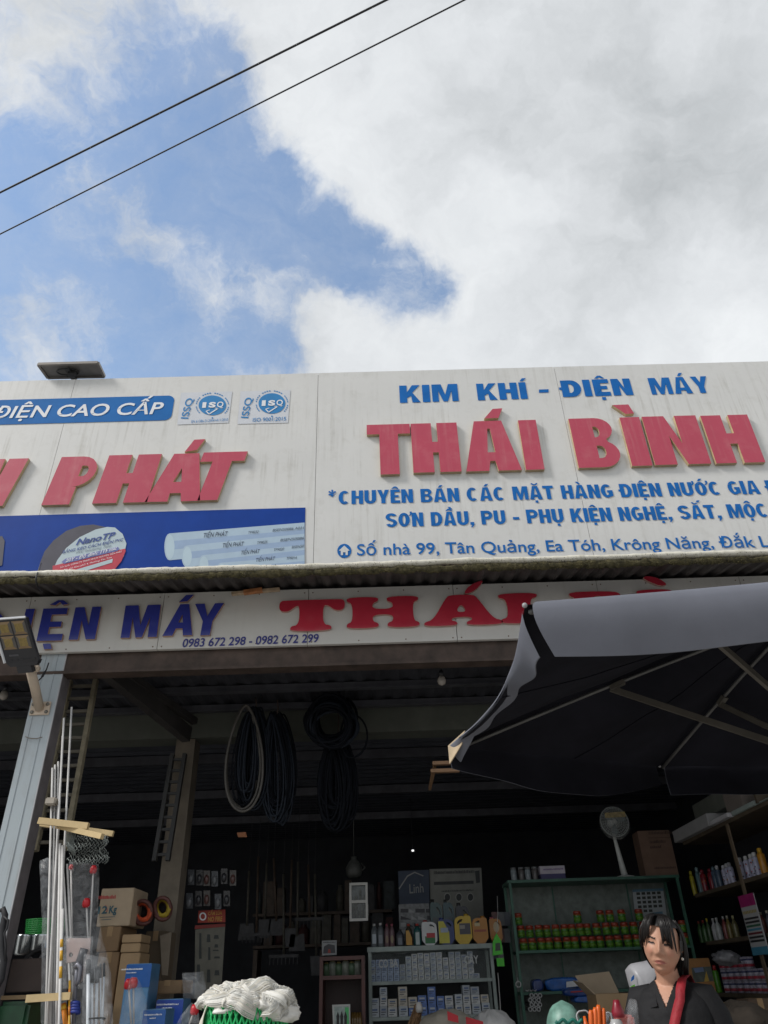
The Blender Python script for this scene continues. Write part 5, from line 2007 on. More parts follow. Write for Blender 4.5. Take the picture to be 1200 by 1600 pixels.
# the loose hank hanging at the left
w = MB()
for st in range(34):
    o_ = rng.uniform(0, 1)
    pts = []
    for i in range(13):
        f = i / 12
        x_ = 352 - 44 * math.sin(f * 2.4) * (.82 + .2 * o_) + 4 * o_
        y_ = 1560 + 60 * f - 26 * math.sin(min(1, f * 1.8) * math.pi) * (1 - .5 * o_) * .5 + 6 * o_
        pts.append(P(x_, y_, 3.05 + rng.uniform(-.004, .004) + .05 * o_))
    w.tube(pts, .0028, 4)
w.build('hank', M('yarn_cream', (0.66, 0.62, 0.52), .5, .05, 30), yn)

# ------------------------------------------------------------------ glass counter with oil jugs
CY = 8.0
m_alu = M('cabinet_alu', (0.24, 0.28, 0.27), .45, .2, 8, metal=.3)
m_glass = clear('cabinet_glass', (0.6, 0.7, 0.7), .035, .05)
cab = thing('display_cabinet', 'glass display cabinet full of small white boxes with white lettering on the glass', 'cabinet', (.38, 8.2, .12))
xa, xb = P(575, 1482, CY).x, P(769, 1474, CY).x
zt = P(670, 1477, CY).z
DP = .42


def frame_bar(a0, a1, b0, b1, c0, c1, nm='frame_bar', par_=None, mm=None):
    w = MB()
    w.box(a0, a1, b0, b1, c0, c1, bev=.003)
    return w.build(nm, mm or m_alu, par_ or cab)


for x_ in (xa, xb - .03):
    frame_bar(x_, x_ + .03, CY, CY + .03, .12, zt - .0405)
    frame_bar(x_, x_ + .03, CY + DP - .03, CY + DP, .12, zt - .0405)
frame_bar(xa - .008, xb + .008, CY - .006, CY + DP + .004, zt - .04, zt, 'top')
shz = [P(670, y, CY).z for y in (1531, 1587)]
shz.append(shz[1] - .34)
for z_ in shz:
    frame_bar(xa + .0305, xb - .0305, CY + .002, CY + .028, z_ - .028, z_, 'shelf_edge')
    frame_bar(xa + .0305, xb - .0305, CY + .0285, CY + DP - .031, z_ - .010, z_ - .002, 'shelf', None, M('shelf_glass', (.2, .26, .25), .2))
w = MB()
w.box(xa + .031, xb - .031, CY + DP - .012, CY + DP - .004, .12, zt - .041)
w.build('back_panel', M('cabinet_back', (0.05, 0.055, 0.06), .6), cab)
w = MB()
w.box(xa + .031, xb - .031, CY + .010, CY + .014, shz[0] + .001, zt - .041)
w.build('glass', m_glass, cab)
w = MB()
facade_text(w, 'CO BA', (592, 1512), (622, 1510.5), 1500, CY + .0095, .02, lift=.002)
facade_text(w, 'CÂY', (726, 1506), (748, 1505), 1494, CY + .0095, .02, lift=.002)
w.build('glass_lettering', M('lettering_white', (0.5, 0.52, 0.52), .6), cab)

# small boxes inside, every one a thing
m_sb = [M('small_box_%d' % i, c_, .6, .15, 30) for i, c_ in enumerate(((.46, .50, .54), (.56, .57, .57), (.36, .39, .43), (.52, .48, .41), (.34, .42, .58), (.12, .20, .46)))]
small_protos = {}


def small_box(x_, z_, wd, ht, mi, y_, label, tilt=0.0):
    key = (round(wd, 3), round(ht, 3), mi)
    if key not in small_protos:
        w = MB()
        w.box(-wd / 2, wd / 2, -.03, .05, 0, ht, 0, bev=.002)
        w.box(-wd * .34, wd * .34, -.0315, -.0305, ht * .42, ht * .50, 1)
        w.box(-wd * .30, wd * .30, -.0315, -.0305, ht * .60, ht * .78, 2 if mi != 5 else 3)
        w.box(-wd * .36, wd * .16, -.0315, -.0305, ht * .20, ht * .27, 1)
        me = w.build('small_box', [m_sb[mi], M('box_ink', (.06, .07, .09), .6), M('box_ink_blue', (.12, .17, .3), .6), M('box_white', (.5, .52, .55), .6)], loc=(0, 0, 0))
        small_protos[key] = me.data
        bpy.data.objects.remove(me)
    o = bpy.data.objects.new('small_box', small_protos[key])
    COL.objects.link(o)
    o.location = (x_, y_, z_)
    o.rotation_euler = (0, 0, tilt)
    tag(o, label, 'small box', 'small boxes in the glass cabinet')
    return o


pxm = P(620, 1531, CY).x - P(619, 1531, CY).x
z0_ = shz[0]
x_ = 579.0
cols = [(8, 7, 12, 4)] * 2 + [(9, 4, 12, 4)] * 3 + [(9, 3, 9, 2), (9, 5, 10, 0), (9, 4, 11, 1)] + [(9.2, 5, 9, 1), (9.2, 4, 11, 1), (9.2, 6, 9, 0), (9.2, 5, 9, 1), (9.2, 4, 12, 1), (9.2, 6, 9, 1), (9.2, 5, 9, 0), (9.2, 6, 10, 1), (9.2, 5, 9, 1)]
for (wd, n_, hp, mi) in cols:
    h_ = hp * pxm * .82
    for k in range(n_):
        if z0_ + (k + 1) * h_ > zt - .05:
            break
        small_box(P(x_ + wd / 2, 1531, CY + .1).x, z0_ + k * h_, wd * pxm - .002, h_ - .001, mi if rng.random() < .85 else 2, CY + .09 + rng.uniform(-.01, .01),
                  'small blue and white box stacked at the left of the upper cabinet shelf' if mi == 4 else 'small white box in the stacks on the upper cabinet shelf')
    x_ += wd + .6
small_box(P(743, 1528, CY + .1).x, z0_, .07, .04, 2, CY + .09, 'small grey box lying alone at the right of the upper cabinet shelf')
z0_ = shz[1]
x_ = 579.0
while x_ < 758:
    wd = rng.choice((12, 13, 14, 14.5))
    n_ = rng.choice((2, 3, 3, 3))
    zz = z0_
    for k in range(n_):
        h_ = rng.choice((13, 15, 16, 17)) * pxm * .82
        if zz + h_ > shz[0] - .04:
            break
        blue = (625 < x_ < 690 and rng.random() < .6)
        small_box(P(x_ + wd / 2, 1587, CY + .1).x, zz, wd * pxm - .004, h_ - .001, 5 if blue else rng.choice((0, 1, 2, 3)), CY + .07 + rng.uniform(-.015, .02),
                  'small blue and white box in the pile on the lower cabinet shelf' if blue else 'small pale box in the pile on the lower cabinet shelf', rng.uniform(-.12, .12))
        zz += h_
    x_ += wd + rng.uniform(.5, 2)

# jugs and bottles on the cabinet top
G_J = 'oil bottles on the cabinet top'


def jug(px0, px1, ybase, ytop, Y, body, capc, label, kind='jug', lab=None, lab2=None, zfix=None):
    xa_, xb_ = P(px0, ybase, Y).x, P(px1, ybase, Y).x
    z0 = zt if zfix is None else zfix
    H = P((px0 + px1) / 2, ytop, Y).z - P((px0 + px1) / 2, ybase, Y).z
    W = xb_ - xa_
    cx = (xa_ + xb_) / 2
    D = min(.13, W * .62)
    t = thing('oil_' + ('jug' if kind == 'jug' else 'bottle'), label, 'oil jug' if kind == 'jug' else 'bottle', (cx, Y + D / 2, z0), G_J)
    bm_ = M('plastic_%s' % '_'.join(str(int(c_ * 999)) for c_ in body), body, .3, .08, 9)
    if kind == 'jug':
        pr = [[(0, 0), (W, 0), (W, H * .74), (W * .93, H * .84), (W * .80, H * .90), (W * .55, H * .93), (W * .42, H * .90), (W * .40, H * .93), (W * .10, H * .93), (0, H * .86)],
              [(W * .52, H * .83), (W * .72, H * .80), (W * .84, H * .72), (W * .84, H * .64), (W * .74, H * .70), (W * .52, H * .76)]]
        pr = [[(W - x, z) for x, z in q] for q in pr] if lab2 == 'flip' else pr
        vs, fs, ns = outline([chaikin(pr[0], 1), chaikin(pr[1], 1)], D)
        w = MB()
        w.add([(xa_ + v.x, Y + D / 2 - v.z, z0 + v.y) for v in vs], fs)
        w.build('body', bm_, t)
        w = MB()
        cxp = xa_ + (W * .25 if lab2 != 'flip' else W * .75)
        w.lathe((cxp, Y + D / 2, z0 + H * .925), [(W * .15, 0), (W * .15, H * .07)], 12)
        w.build('cap', M('cap_%d_%d' % (int(capc[0] * 99), int(capc[1] * 99)), capc, .4), t)
    else:
        w = MB()
        w.lathe((cx, Y + D / 2, z0), [(W * .46, 0), (W * .5, H * .03), (W * .5, H * .62), (W * .42, H * .76), (W * .2, H * .88), (W * .18, H * .9)], 14, sy=.7)
        w.build('body', bm_, t)
        w = MB()
        w.lathe((cx, Y + D / 2, z0 + H * .9), [(W * .22, 0), (W * .22, H * .1)], 10)
        w.build('cap', M('cap_%d_%d' % (int(capc[0] * 99), int(capc[1] * 99)), capc, .4), t)
    if lab:
        for (u0, v0, u1, v1, colr, shape) in lab:
            w = MB()
            if shape == 'o':
                pts = [(xa_ + W * ((u0 + u1) / 2 + (u1 - u0) / 2 * math.cos(rad(a_))), z0 + H * ((v0 + v1) / 2 + (v1 - v0) / 2 * math.sin(rad(a_)))) for a_ in range(0, 360, 24)]
            elif shape == 's':
                pts = [(xa_ + W * u0, z0 + H * v0), (xa_ + W * u1, z0 + H * v0), (xa_ + W * u1, z0 + H * (v0 + (v1 - v0) * .5)), (xa_ + W * (u0 + (u1 - u0) * .5), z0 + H * v1), (xa_ + W * u0, z0 + H * v1)]
            else:
                pts = [(xa_ + W * u0, z0 + H * v0), (xa_ + W * u1, z0 + H * v0), (xa_ + W * u1, z0 + H * v1), (xa_ + W * u0, z0 + H * v1)]
            vs, fs, ns = outline([pts])
            yl = Y - .0012 - .0012 * lab.index((u0, v0, u1, v1, colr, shape)) - (0 if kind == 'jug' else .002 - D / 2 + W * .35)
            w.add([(v.x, yl, v.y) for v in vs], fs)
            w.build('label', M('lab_%s' % '_'.join(str(int(c_ * 999)) for c_ in colr), colr, .4), t)
    return t


Yj = CY + .05
jug(580, 590, 1478, 1441, Yj, (.10, .115, .13), (.55, .55, .55), 'grey bottle with white cap, leftmost on the cabinet', 'bottle', [(.2, .15, .8, .55, (.35, .4, .45), 'r')])
jug(590, 600, 1478, 1440, Yj, (.10, .115, .13), (.55, .55, .55), 'grey bottle with white cap, second from the left', 'bottle', [(.2, .15, .8, .5, (.2, .22, .26), 'r')])
jug(601, 609, 1477, 1441, Yj, (.13, .07, .085), (.4, .1, .14), 'purplish bottle with pink cap, left of its pair', 'bottle', [(.2, .15, .8, .5, (.22, .15, .1), 'o')])
jug(609, 617, 1477, 1441, Yj, (.13, .07, .085), (.4, .1, .14), 'purplish bottle with pink cap, right of its pair', 'bottle', [(.2, .15, .8, .5, (.25, .2, .12), 'o')])
jug(619, 632, 1477, 1450, Yj, (.05, .055, .07), (.03, .03, .03), 'short dark grey bottle beside the purplish pair', 'bottle', [(.25, .1, .75, .5, (.13, .15, .19), 'r')])
jug(634, 645, 1476, 1441, Yj, (.05, .045, .03), (.4, .05, .03), 'slim bottle with orange-yellow label and red cap', 'bottle', [(.08, .05, .92, .7, (.5, .26, .03), 's')])
jug(647, 659, 1476, 1441, Yj, (.015, .09, .09), (.4, .04, .03), 'teal green bottle with white cone label', 'bottle', [(.25, .05, .75, .6, (.42, .5, .5), 'r')])
jug(660, 684, 1475, 1435, Yj, (.58, .60, .62), (.35, .03, .03), 'white oil jug with red and green label', 'jug', [(.2, .08, .85, .36, (.02, .16, .05), 'r'), (.3, .30, .85, .48, (.42, .02, .03), 'r'), (.42, .5, .85, .75, (.62, .63, .62), 'o')])
jug(686, 711, 1474, 1431, Yj, (.015, .035, .16), (.02, .04, .2), 'dark blue oil jug with a yellow leaf label', 'jug', [(.03, .06, .68, .86, (.52, .48, .05), 's'), (.15, .45, .62, .62, (.35, .42, .55), 'r')])
jug(712, 739, 1473, 1425, Yj, (.55, .37, .02), (.45, .3, .02), 'bright yellow oil jug with dark picture label', 'jug', [(.28, .32, .92, .68, (.06, .06, .08), 'r'), (.3, .5, .6, .62, (.3, .28, .25), 'r')], 'flip')
jug(740, 764, 1472, 1428, Yj, (.45, .19, .025), (.4, .17, .02), 'orange oil jug with red band next to the yellow jug', 'jug', [(.1, .42, .9, .5, (.32, .06, .03), 'r'), (.15, .62, .5, .74, (.55, .45, .25), 'r')], 'flip')
jug(767, 786, 1470, 1428, Yj + .05, (.42, .17, .03), (.4, .1, .03), 'orange oil jug at the right end behind the lime bottle', 'jug', [(.3, .4, .8, .8, (.5, .4, .25), 'o')])
# second row behind, on a block of boxes
carton('box_block', 'dim block of stacked grey boxes behind the oil bottles', 625, 674, 1478, 1412, CY + .28, .1, M('grey_boxes', (.20, .21, .22), .6, .4, 25), 'box', seam=False, bottom=zt)
w = MB()
for r_ in range(5):
    xx = 626
    while xx < 672:
        ww = rng.uniform(8, 16)
        yy = 1470 - r_ * 11
        flat_poly(w, [(xx, yy), (min(673, xx + ww), yy), (min(673, xx + ww), yy - rng.choice((1, 6))), (xx, yy - 6)], CY + .279, rng.randint(0, 1), .002)
        xx += ww + 1.5
bo = [o for o in COL.objects if o.name.startswith('box_block')][-1]
w.build('box_print', [M('bb_dark', (.05, .05, .06), .6), M('bb_pale', (.33, .34, .35), .6)], bo)
zs = zt
for (x0_, x1_, yt_, bc, lab) in ((675, 694, 1402, (.035, .085, .09), 'dim teal jerry can with a black handle at the back'), (696, 713, 1403, (.03, .08, .10), 'dim teal can right of the handled jerry can'), (716, 737, 1409, (.02, .022, .035), 'black jug behind the yellow oil jug')):
    jug(x0_, x1_, 1476, yt_, CY + .26, bc, (.03, .03, .03), lab, 'jug', [(.2, .35, .8, .6, (bc[0] * 2.5, bc[1] * 1.2, bc[2] * 1.2), 'r')])
t = thing('can_holder', 'dim stack of dark packets between the posters and the green shelf', 'packets', P(775, 1470, 8.3))
for k in range(8):
    w = MB()
    x_ = 770 + (k % 3) * 9 + rng.uniform(-1, 1)
    y_ = 1425 + (k // 3) * 26
    a, b = P(x_, y_ + 22, 8.3), P(x_ + 7, y_, 8.3)
    w.box(a.x, b.x, 8.28, 8.31, a.z, b.z, bev=.004)
    w.build('packet', M('packet_%d' % (k % 4), ((.10, .03, .03), (.10, .11, .12), (.05, .06, .08), (.2, .21, .22))[k % 4], .4, .3, 20), t)

# lime spray bottle hanging at the cabinet's right corner
t = thing('lime_bottle', 'lime green bottle hanging with small lime packs at the cabinet corner', 'bottle', P(776, 1500, 7.95))
w = MB()
q = [P(x, y, 7.95) for x, y in ((770, 1493), (786, 1491), (783, 1470), (778, 1462), (776, 1458), (773, 1463), (770, 1472))]
raised_letter([[(v.x, v.z) for v in q]], lambda x, z: (x, z), .03, 7.98, [M('lime', (.06, .55, .02), .35, .1, 20)] * 2, t, 'body')
q = [P(x, y, 7.95) for x, y in ((774, 1486), (782, 1485), (781, 1473), (774, 1474))]
raised_letter([[(v.x, v.z) for v in q]], lambda x, z: (x, z), .004, 7.95, [M('lime_label', (.04, .06, .04), .4)] * 2, t, 'label')
for x_ in (777, 782.5):
    w = MB()
    a, b = P(x_, 1510, 7.95), P(x_ + 4.6, 1497, 7.95)
    w.box(a.x, b.x, 7.95, 7.965, a.z, b.z)
    w.build('pack', M('lime', (.06, .55, .02), .35, .1, 20), t)
w = MB()
w.tube([P(776, 1458, 7.97), P(778, 1430, 8.0), P(777, 1400, 8.02)], .003, 5)
w.build('string', m_rod, t)
w = MB()
w.tube([P(778, 1520, 7.96), P(781, 1560, 7.96), P(783, 1600, 7.96), P(786, 1680, 7.96)], .004, 6)
w.build('rope', m_rod, label='thin white cord hanging beside the right edge of the glass cabinet', cat='cord')

# posters behind
t = board('poster', 'dim navy poster with the word Linh on the back wall', ((626, 1462), (672, 1460), (670, 1359), (622, 1361)), 9.0, M('poster_navy', (0.055, 0.075, 0.12), .6, .2, 8), 'poster', group='posters behind the cabinet')
on_box(t, 'poster_text', M('poster_pale', (0.33, 0.34, 0.34), .6), [('Linh', 640, 1396, 662, 1394, 1382, .01)], 9.0,
       [[(623, 1388), (636, 1368), (648, 1362), (662, 1368), (661, 1369.5), (648, 1364), (637, 1370), (624, 1390)]])
t = board('poster', 'dim beige product poster with text lines and round pictures', ((674, 1460), (757, 1456), (752, 1356), (671, 1358)), 9.02, M('poster_beige', (0.25, 0.255, 0.235), .6, .15, 8), 'poster', group='posters behind the cabinet')
w = MB()
scribble(w, 678, 1366, 742, 1364, 5, 9.018)
flat_poly(w, [(678, 1383), (740, 1381), (740, 1376), (678, 1378)], 9.018)
scribble(w, 690, 1394, 740, 1392, 3, 9.018)
for cx in (699, 717, 735):
    flat_poly(w, arc(cx, 1402, 5.4, 7, 0, 345, 14), 9.018, 1, .002)
    flat_poly(w, arc(cx, 1402, 4.2, 5.6, 0, 345, 14), 9.018, 0, .004)
flat_poly(w, [(744, 1380), (750, 1379), (749, 1360), (742, 1361)], 9.018, 0)
w.build('poster_print', [M('poster_ink', (0.05, 0.055, 0.06), .6), M('poster_ring', (0.4, .4, .38), .5)], t)
t = thing('white_glint', 'tiny white glint in the dark at the back, made up as a glowing block', 'lamp', P(645, 1329, 10))  # made-up glowing block and mount stand in for a white glint
w = MB()
q = P(645, 1329, 10)
w.box(q.x - .013, q.x + .013, 9.99, 10.01, q.z - .008, q.z + .008)
w.build('light', M('glint_glow', (1, 1, 1), .4, 0, emis=1.2), t)
w = MB()
w.box(q.x - .03, q.x + .03, 10.011, 10.03, q.z - .016, q.z + .016)
w.tube([Vector((q.x, 10.02, q.z)), Vector((q.x, 10.02, 3.5))], .004, 5)
w.build('glint_mount', m_blk, t)

# white-framed hanging cabinet, pale jug over it
t = thing('mirror_cabinet', 'small white-framed glass wall cabinet left of the oil bottles', 'cabinet', P(560, 1438, 7.7))
xa_, xb_, z0, z1 = pxbox(546, 575, 1439, 1379, 7.7)
for (a0, a1, c0, c1) in ((xa_, xb_, z1 - .022, z1), (xa_, xb_, z0, z0 + .022), (xa_, xa_ + .02, z0 + .0225, z1 - .0225), (xb_ - .02, xb_, z0 + .0225, z1 - .0225), (xa_ + .0205, xb_ - .0205, (z0 + z1) / 2 - .012, (z0 + z1) / 2 + .012)):
    w = MB()
    w.box(a0, a1, 7.70, 7.73, c0, c1)
    w.build('frame', M('frame_white', (0.55, 0.55, 0.53), .5, .1, 9), t)
w = MB()
w.box(xa_ + .001, xb_ - .001, 7.735, 7.84, z0 + .001, z1 - .001)
w.build('cabinet_body', M('mirror_dark', (.10, .115, .12), .12, .5, 14), t)
w = MB()
for k in range(6):
    x_ = xa_ + .03 + k * .026
    w.box(x_, x_ + .016, 7.715, 7.733, z0 + .03, z0 + .03 + rng.uniform(.06, .14))
for k in range(3):
    x_ = xa_ + .05 + k * .04
    w.box(x_, x_ + .02, 7.715, 7.733, (z0 + z1) / 2 + .015, (z0 + z1) / 2 + .05 + .05 * (k % 2))
w.build('contents', M('dim_contents', (.13, .14, .13), .5, .6, 30), t)
w = MB()
q = P(553, 1372, 7.9)
w.lathe(q, [(.05, 0), (.075, .03), (.08, .09), (.05, .14), (.025, .17), (.03, .19)], 14)
w.tube([q + Vector((.06, 0, .05)), q + Vector((.11, 0, .09)), q + Vector((.07, 0, .13))], .008, 6)
w.tube([q + Vector((0, 0, .18)), q + Vector((0, 0, .6)), Vector((q.x, q.y, 3.5))], .004, 5)
w.build('hanging_jug', M('jug_grey', (0.06, 0.062, 0.058), .5, .3, 20), label='dim grey jug hanging just above the white-framed wall cabinet', cat='jug')

# red cabinet with a framed card on it
RC = 7.7
t = thing('red_cabinet', 'dark red wooden cabinet with green tins on its top shelf', 'cabinet', P(535, 1600, RC))
m_rw = M('red_wood', (0.085, 0.022, 0.018), .4, .35, 7, stretch=(1, 1, .2))
xa_, xb_, z0, z1 = pxbox(498, 571, 1600, 1494, RC)
zm, zk = P(535, 1524, RC).z, P(535, 1500, RC).z
for (a0, a1, c0, c1, nm) in ((xa_, xb_, z1 - .03, z1, 'top'), (xa_, xa_ + .03, .12, z1 - .0305, 'side'), (xb_ - .03, xb_, .12, z1 - .0305, 'side'), (xa_ + .0305, xb_ - .0305, zm - .03, zm, 'shelf'), (xa_ + .0305, xb_ - .0305, zm - .55, zm - .52, 'shelf')):
    w = MB()
    w.box(a0, a1, RC, RC + .35, c0, c1)
    w.build(nm, m_rw, t)
w = MB()
w.box(xa_ + .031, xb_ - .031, RC + .33, RC + .345, .12, z1 - .031)
w.build('back', M('red_wood_dark', (0.035, 0.012, 0.01), .5), t)
for k, x_ in enumerate((508, 518, 528, 539, 549, 558)):
    tt = thing('tea_tin', 'small dim green tin on the red cabinet\'s shelf', 'tin', (P(x_, 1524, RC).x, RC + .12, zm), 'green tins in the red cabinet')
    w = MB()
    h_ = .11 + .02 * (k % 2)
    w.lathe(tt.location, [(.035, 0), (.036, h_ * .7), (.026, h_ * .85), (.012, h_)], 12, mis=[0, 0, 1, 1])
    w.build('tin_body', [M('tin_green_%d' % (k % 2), ((.07, .12, .07), (.19, .21, .18))[k % 2], .4, .4, 25), M('tin_lid', (.3, .26, .1), .4)], tt)
t = board('picture_card', 'small grey framed picture standing on the red cabinet', ((503, 1493), (526, 1492), (526, 1469), (503, 1470)), RC + .1, M('card_grey', (.26, .27, .28), .5, .1, 20), 'picture')
on_box(t, 'card_print', M('card_dark', (.06, .06, .07), .6), [], RC + .1, [[(505, 1490), (524, 1489), (523, 1477), (513, 1475), (506, 1479)]])
on_box(t, 'card_print', M('card_red', (.3, .06, .05), .6), [], RC + .098, [[(512, 1489), (517, 1489), (516, 1483), (513, 1483)]])
w = MB()
scribble(w, 505, 1473.5, 524, 1473, 2, RC + .1)
w.build('card_print', M('card_dark', (.06, .06, .07), .6), t)
t = thing('photo_frame', 'white photo frame with bright green and black shapes, low in the red cabinet', 'picture', P(533, 1640, RC - .12))
q = [P(x, y, RC - .12) for x, y in ((522, 1640), (548, 1640), (547, 1569), (519, 1570))]
w = MB()
w.slab(*q, .02)
w.build('frame', M('frame_white', (0.55, 0.55, 0.53), .5, .1, 9), t)
w = MB()
flat_poly(w, [(524, 1636), (546, 1636), (545, 1572), (522, 1573)], RC - .12, 0, .002)
flat_poly(w, [(539, 1636), (546, 1636), (545, 1574), (539, 1574)], RC - .12, 1, .004)
for (cx, s_) in ((528, 1), (534, 1.2), (540, 1)):
    flat_poly(w, [(cx - 3, 1636), (cx + 3, 1636), (cx + 2, 1595), (cx + 2.5, 1588), (cx, 1583 - s_ * 3), (cx - 2.5, 1588), (cx - 2, 1595)], RC - .12, 2, .006)
w.build('picture', [M('pic_grey', (.35, .42, .4), .3, .3, 30), M('pic_green', (.08, .5, .16), .4), M('pic_black', (.02, .02, .022), .4)], t)
w = MB()
for k in range(4):
    w.lathe(P(551 + k * 4, 1640, RC - .05), [(.02, 0), (.022, .2), (.01, .26)], 8)
w.build('bottle_row', M('amber_glass', (.12, .07, .02), .25), label='short row of dim amber bottles beside the white photo frame', cat='bottles')
w = MB()
w.box(P(515, 1640, RC).x, P(570, 1640, RC).x, RC - .2, RC - .001, P(535, 1640, RC).z - .03, P(535, 1640, RC).z - .001)
w.build('ledge', m_rw, label='dark red ledge in front of the cabinet under the photo frame', cat='ledge')

# ------------------------------------------------------------------ things at the lower frame edge, middle
t = thing('hand_brush', 'brown bristle hand brush with a white tip standing before the glass cabinet', 'brush', P(642, 1640, 6.5))
q = P(640, 1640, 6.5)
top = P(653, 1568, 6.5)
w = MB()
for k in range(150):
    a_ = rng.uniform(0, 6.28)
    r_ = math.sqrt(rng.random()) * .085
    b0 = q + Vector((r_ * math.cos(a_), r_ * math.sin(a_), 0))
    w.tube([b0, b0.lerp(top, .6) + Vector((rng.uniform(-.012, .012), rng.uniform(-.012, .012), 0)), top + Vector((rng.uniform(-.02, .02) + r_ * .15 * math.cos(a_), r_ * .2 * math.sin(a_), rng.uniform(-.05, 0)))], [.006, .005, .003], 4)
w.build('bristles', [M('bristle_brown', (.22, .125, .06), .8, .4, 40)], t)
w = MB()
w.lathe(top + Vector((.006, -.01, -.055)), [(.025, 0), (.028, .03), (.014, .065)], 12)
w.build('tip', M('tip_white', (.5, .48, .46), .5), t)
t = thing('sack', 'pale woven sack with red printed stripe lying at the bottom edge', 'sack', P(700, 1640, 6.2))
w = MB()
c_ = P(702, 1632, 6.2)
w.ball(c_, .24, .16, .20, 28, 0, .10, 3, 2)
w.build('sack_body', M('sack_pale', (.32, .29, .24), .7, .15, 12, bump=.3), t)
w = MB()
for (x0_, y0_, x1_, y1_) in ((699, 1583, 716, 1590), (728, 1592, 755, 1599)):
    a, b = P(x0_, y0_, 6.02), P(x1_, y1_, 6.02)
    w.slab(a + Vector((0, 0, -.04)), b + Vector((0, 0, -.03)), b + Vector((0, 0, .01)), a + Vector((0, 0, .012)), .01)
w.build('sack_stripe', M('stripe_red', (.45, .02, .03), .5), t)
w = MB()
c_ = P(771, 1615, 6.3)
w.ball(c_, .16, .14, .14, 28, 0, .14, 3, 8)
w.build('white_sack', M('sack_white', (.52, .51, .50), .6, .1, 10, bump=.4), label='rounded white plastic sack at the bottom edge right of the striped one', cat='sack')

# ------------------------------------------------------------------ dim stock deep in the shop
G_D = 'dim tools hanging on the back wall'
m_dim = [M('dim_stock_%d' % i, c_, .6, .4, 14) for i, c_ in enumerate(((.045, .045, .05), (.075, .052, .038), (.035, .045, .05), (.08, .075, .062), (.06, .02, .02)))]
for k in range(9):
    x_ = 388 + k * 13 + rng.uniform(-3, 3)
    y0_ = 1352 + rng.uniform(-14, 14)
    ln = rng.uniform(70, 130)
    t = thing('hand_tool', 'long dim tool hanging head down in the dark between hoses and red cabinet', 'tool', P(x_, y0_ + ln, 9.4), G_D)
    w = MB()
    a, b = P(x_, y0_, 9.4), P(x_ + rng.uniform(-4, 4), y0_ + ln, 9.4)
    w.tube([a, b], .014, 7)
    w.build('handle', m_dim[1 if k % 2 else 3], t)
    w = MB()
    if k % 3 == 0:
        w.slab(b + Vector((-.09, 0, -.14)), b + Vector((.09, 0, -.14)), b + Vector((.075, 0, .02)), b + Vector((-.075, 0, .02)), .01)
    elif k % 3 == 1:
        w.bar(b + Vector((-.16, 0, 0)), b + Vector((.16, 0, 0)), .03, .03)
        for j in range(8):
            w.bar(b + Vector((-.15 + j * .043, 0, 0)), b + Vector((-.15 + j * .043, -.02, -.08)), .008, .008)
    else:
        w.slab(b + Vector((-.05, 0, -.18)), b + Vector((.05, 0, -.18)), b + Vector((.07, 0, .0)), b + Vector((-.07, 0, .0)), .01)
    w.build('tool_head', m_dim[0], t)
    w = MB()
    w.tube([a, a + Vector((0, 0, .05)), Vector((a.x, 9.4, 3.50))], .003, 5)
    w.build('hook', m_dim[0], t)
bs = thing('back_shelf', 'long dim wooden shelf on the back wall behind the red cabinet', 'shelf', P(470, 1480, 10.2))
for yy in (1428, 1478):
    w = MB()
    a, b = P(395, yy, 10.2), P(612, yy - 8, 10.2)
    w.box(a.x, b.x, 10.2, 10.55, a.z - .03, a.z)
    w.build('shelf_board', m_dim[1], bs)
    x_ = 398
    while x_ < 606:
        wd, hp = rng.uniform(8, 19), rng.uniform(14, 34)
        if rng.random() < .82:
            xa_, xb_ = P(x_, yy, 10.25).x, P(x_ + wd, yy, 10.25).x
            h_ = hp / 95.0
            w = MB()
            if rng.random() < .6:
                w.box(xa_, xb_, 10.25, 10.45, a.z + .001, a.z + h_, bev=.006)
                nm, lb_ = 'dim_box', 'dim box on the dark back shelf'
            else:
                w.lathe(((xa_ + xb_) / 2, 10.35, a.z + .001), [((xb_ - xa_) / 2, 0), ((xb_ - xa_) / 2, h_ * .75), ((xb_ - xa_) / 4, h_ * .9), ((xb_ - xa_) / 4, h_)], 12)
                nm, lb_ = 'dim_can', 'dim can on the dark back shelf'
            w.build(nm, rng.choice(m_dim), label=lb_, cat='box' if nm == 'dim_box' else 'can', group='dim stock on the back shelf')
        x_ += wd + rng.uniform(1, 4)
w = MB()
for x_ in (397, 500, 608):
    q = P(x_, 1480, 10.24)
    w.box(q.x, q.x + .05, 10.21, 10.54, .12, q.z - .031)
w.build('shelf_leg', m_dim[1], bs)
# sacks and boxes on the floor, right of the woman and under the rack
for k, (x0_, x1_, yb_, yt_, Y, c_) in enumerate(((1122, 1150, 1600, 1566, 6.2, (.10, .07, .045)), (1150, 1176, 1600, 1570, 6.0, (.05, .05, .06)), (1178, 1215, 1600, 1560, 5.8, (.09, .06, .04)))):
    carton('carton', ('brown', 'dark grey', 'reddish brown')[k] + ' carton low under the right rack near the frame corner', x0_, x1_, yb_, yt_, Y, .2, M('low_carton_%d' % k, c_, .8, .3, 9), group='cartons under the right rack', bottom=.5)

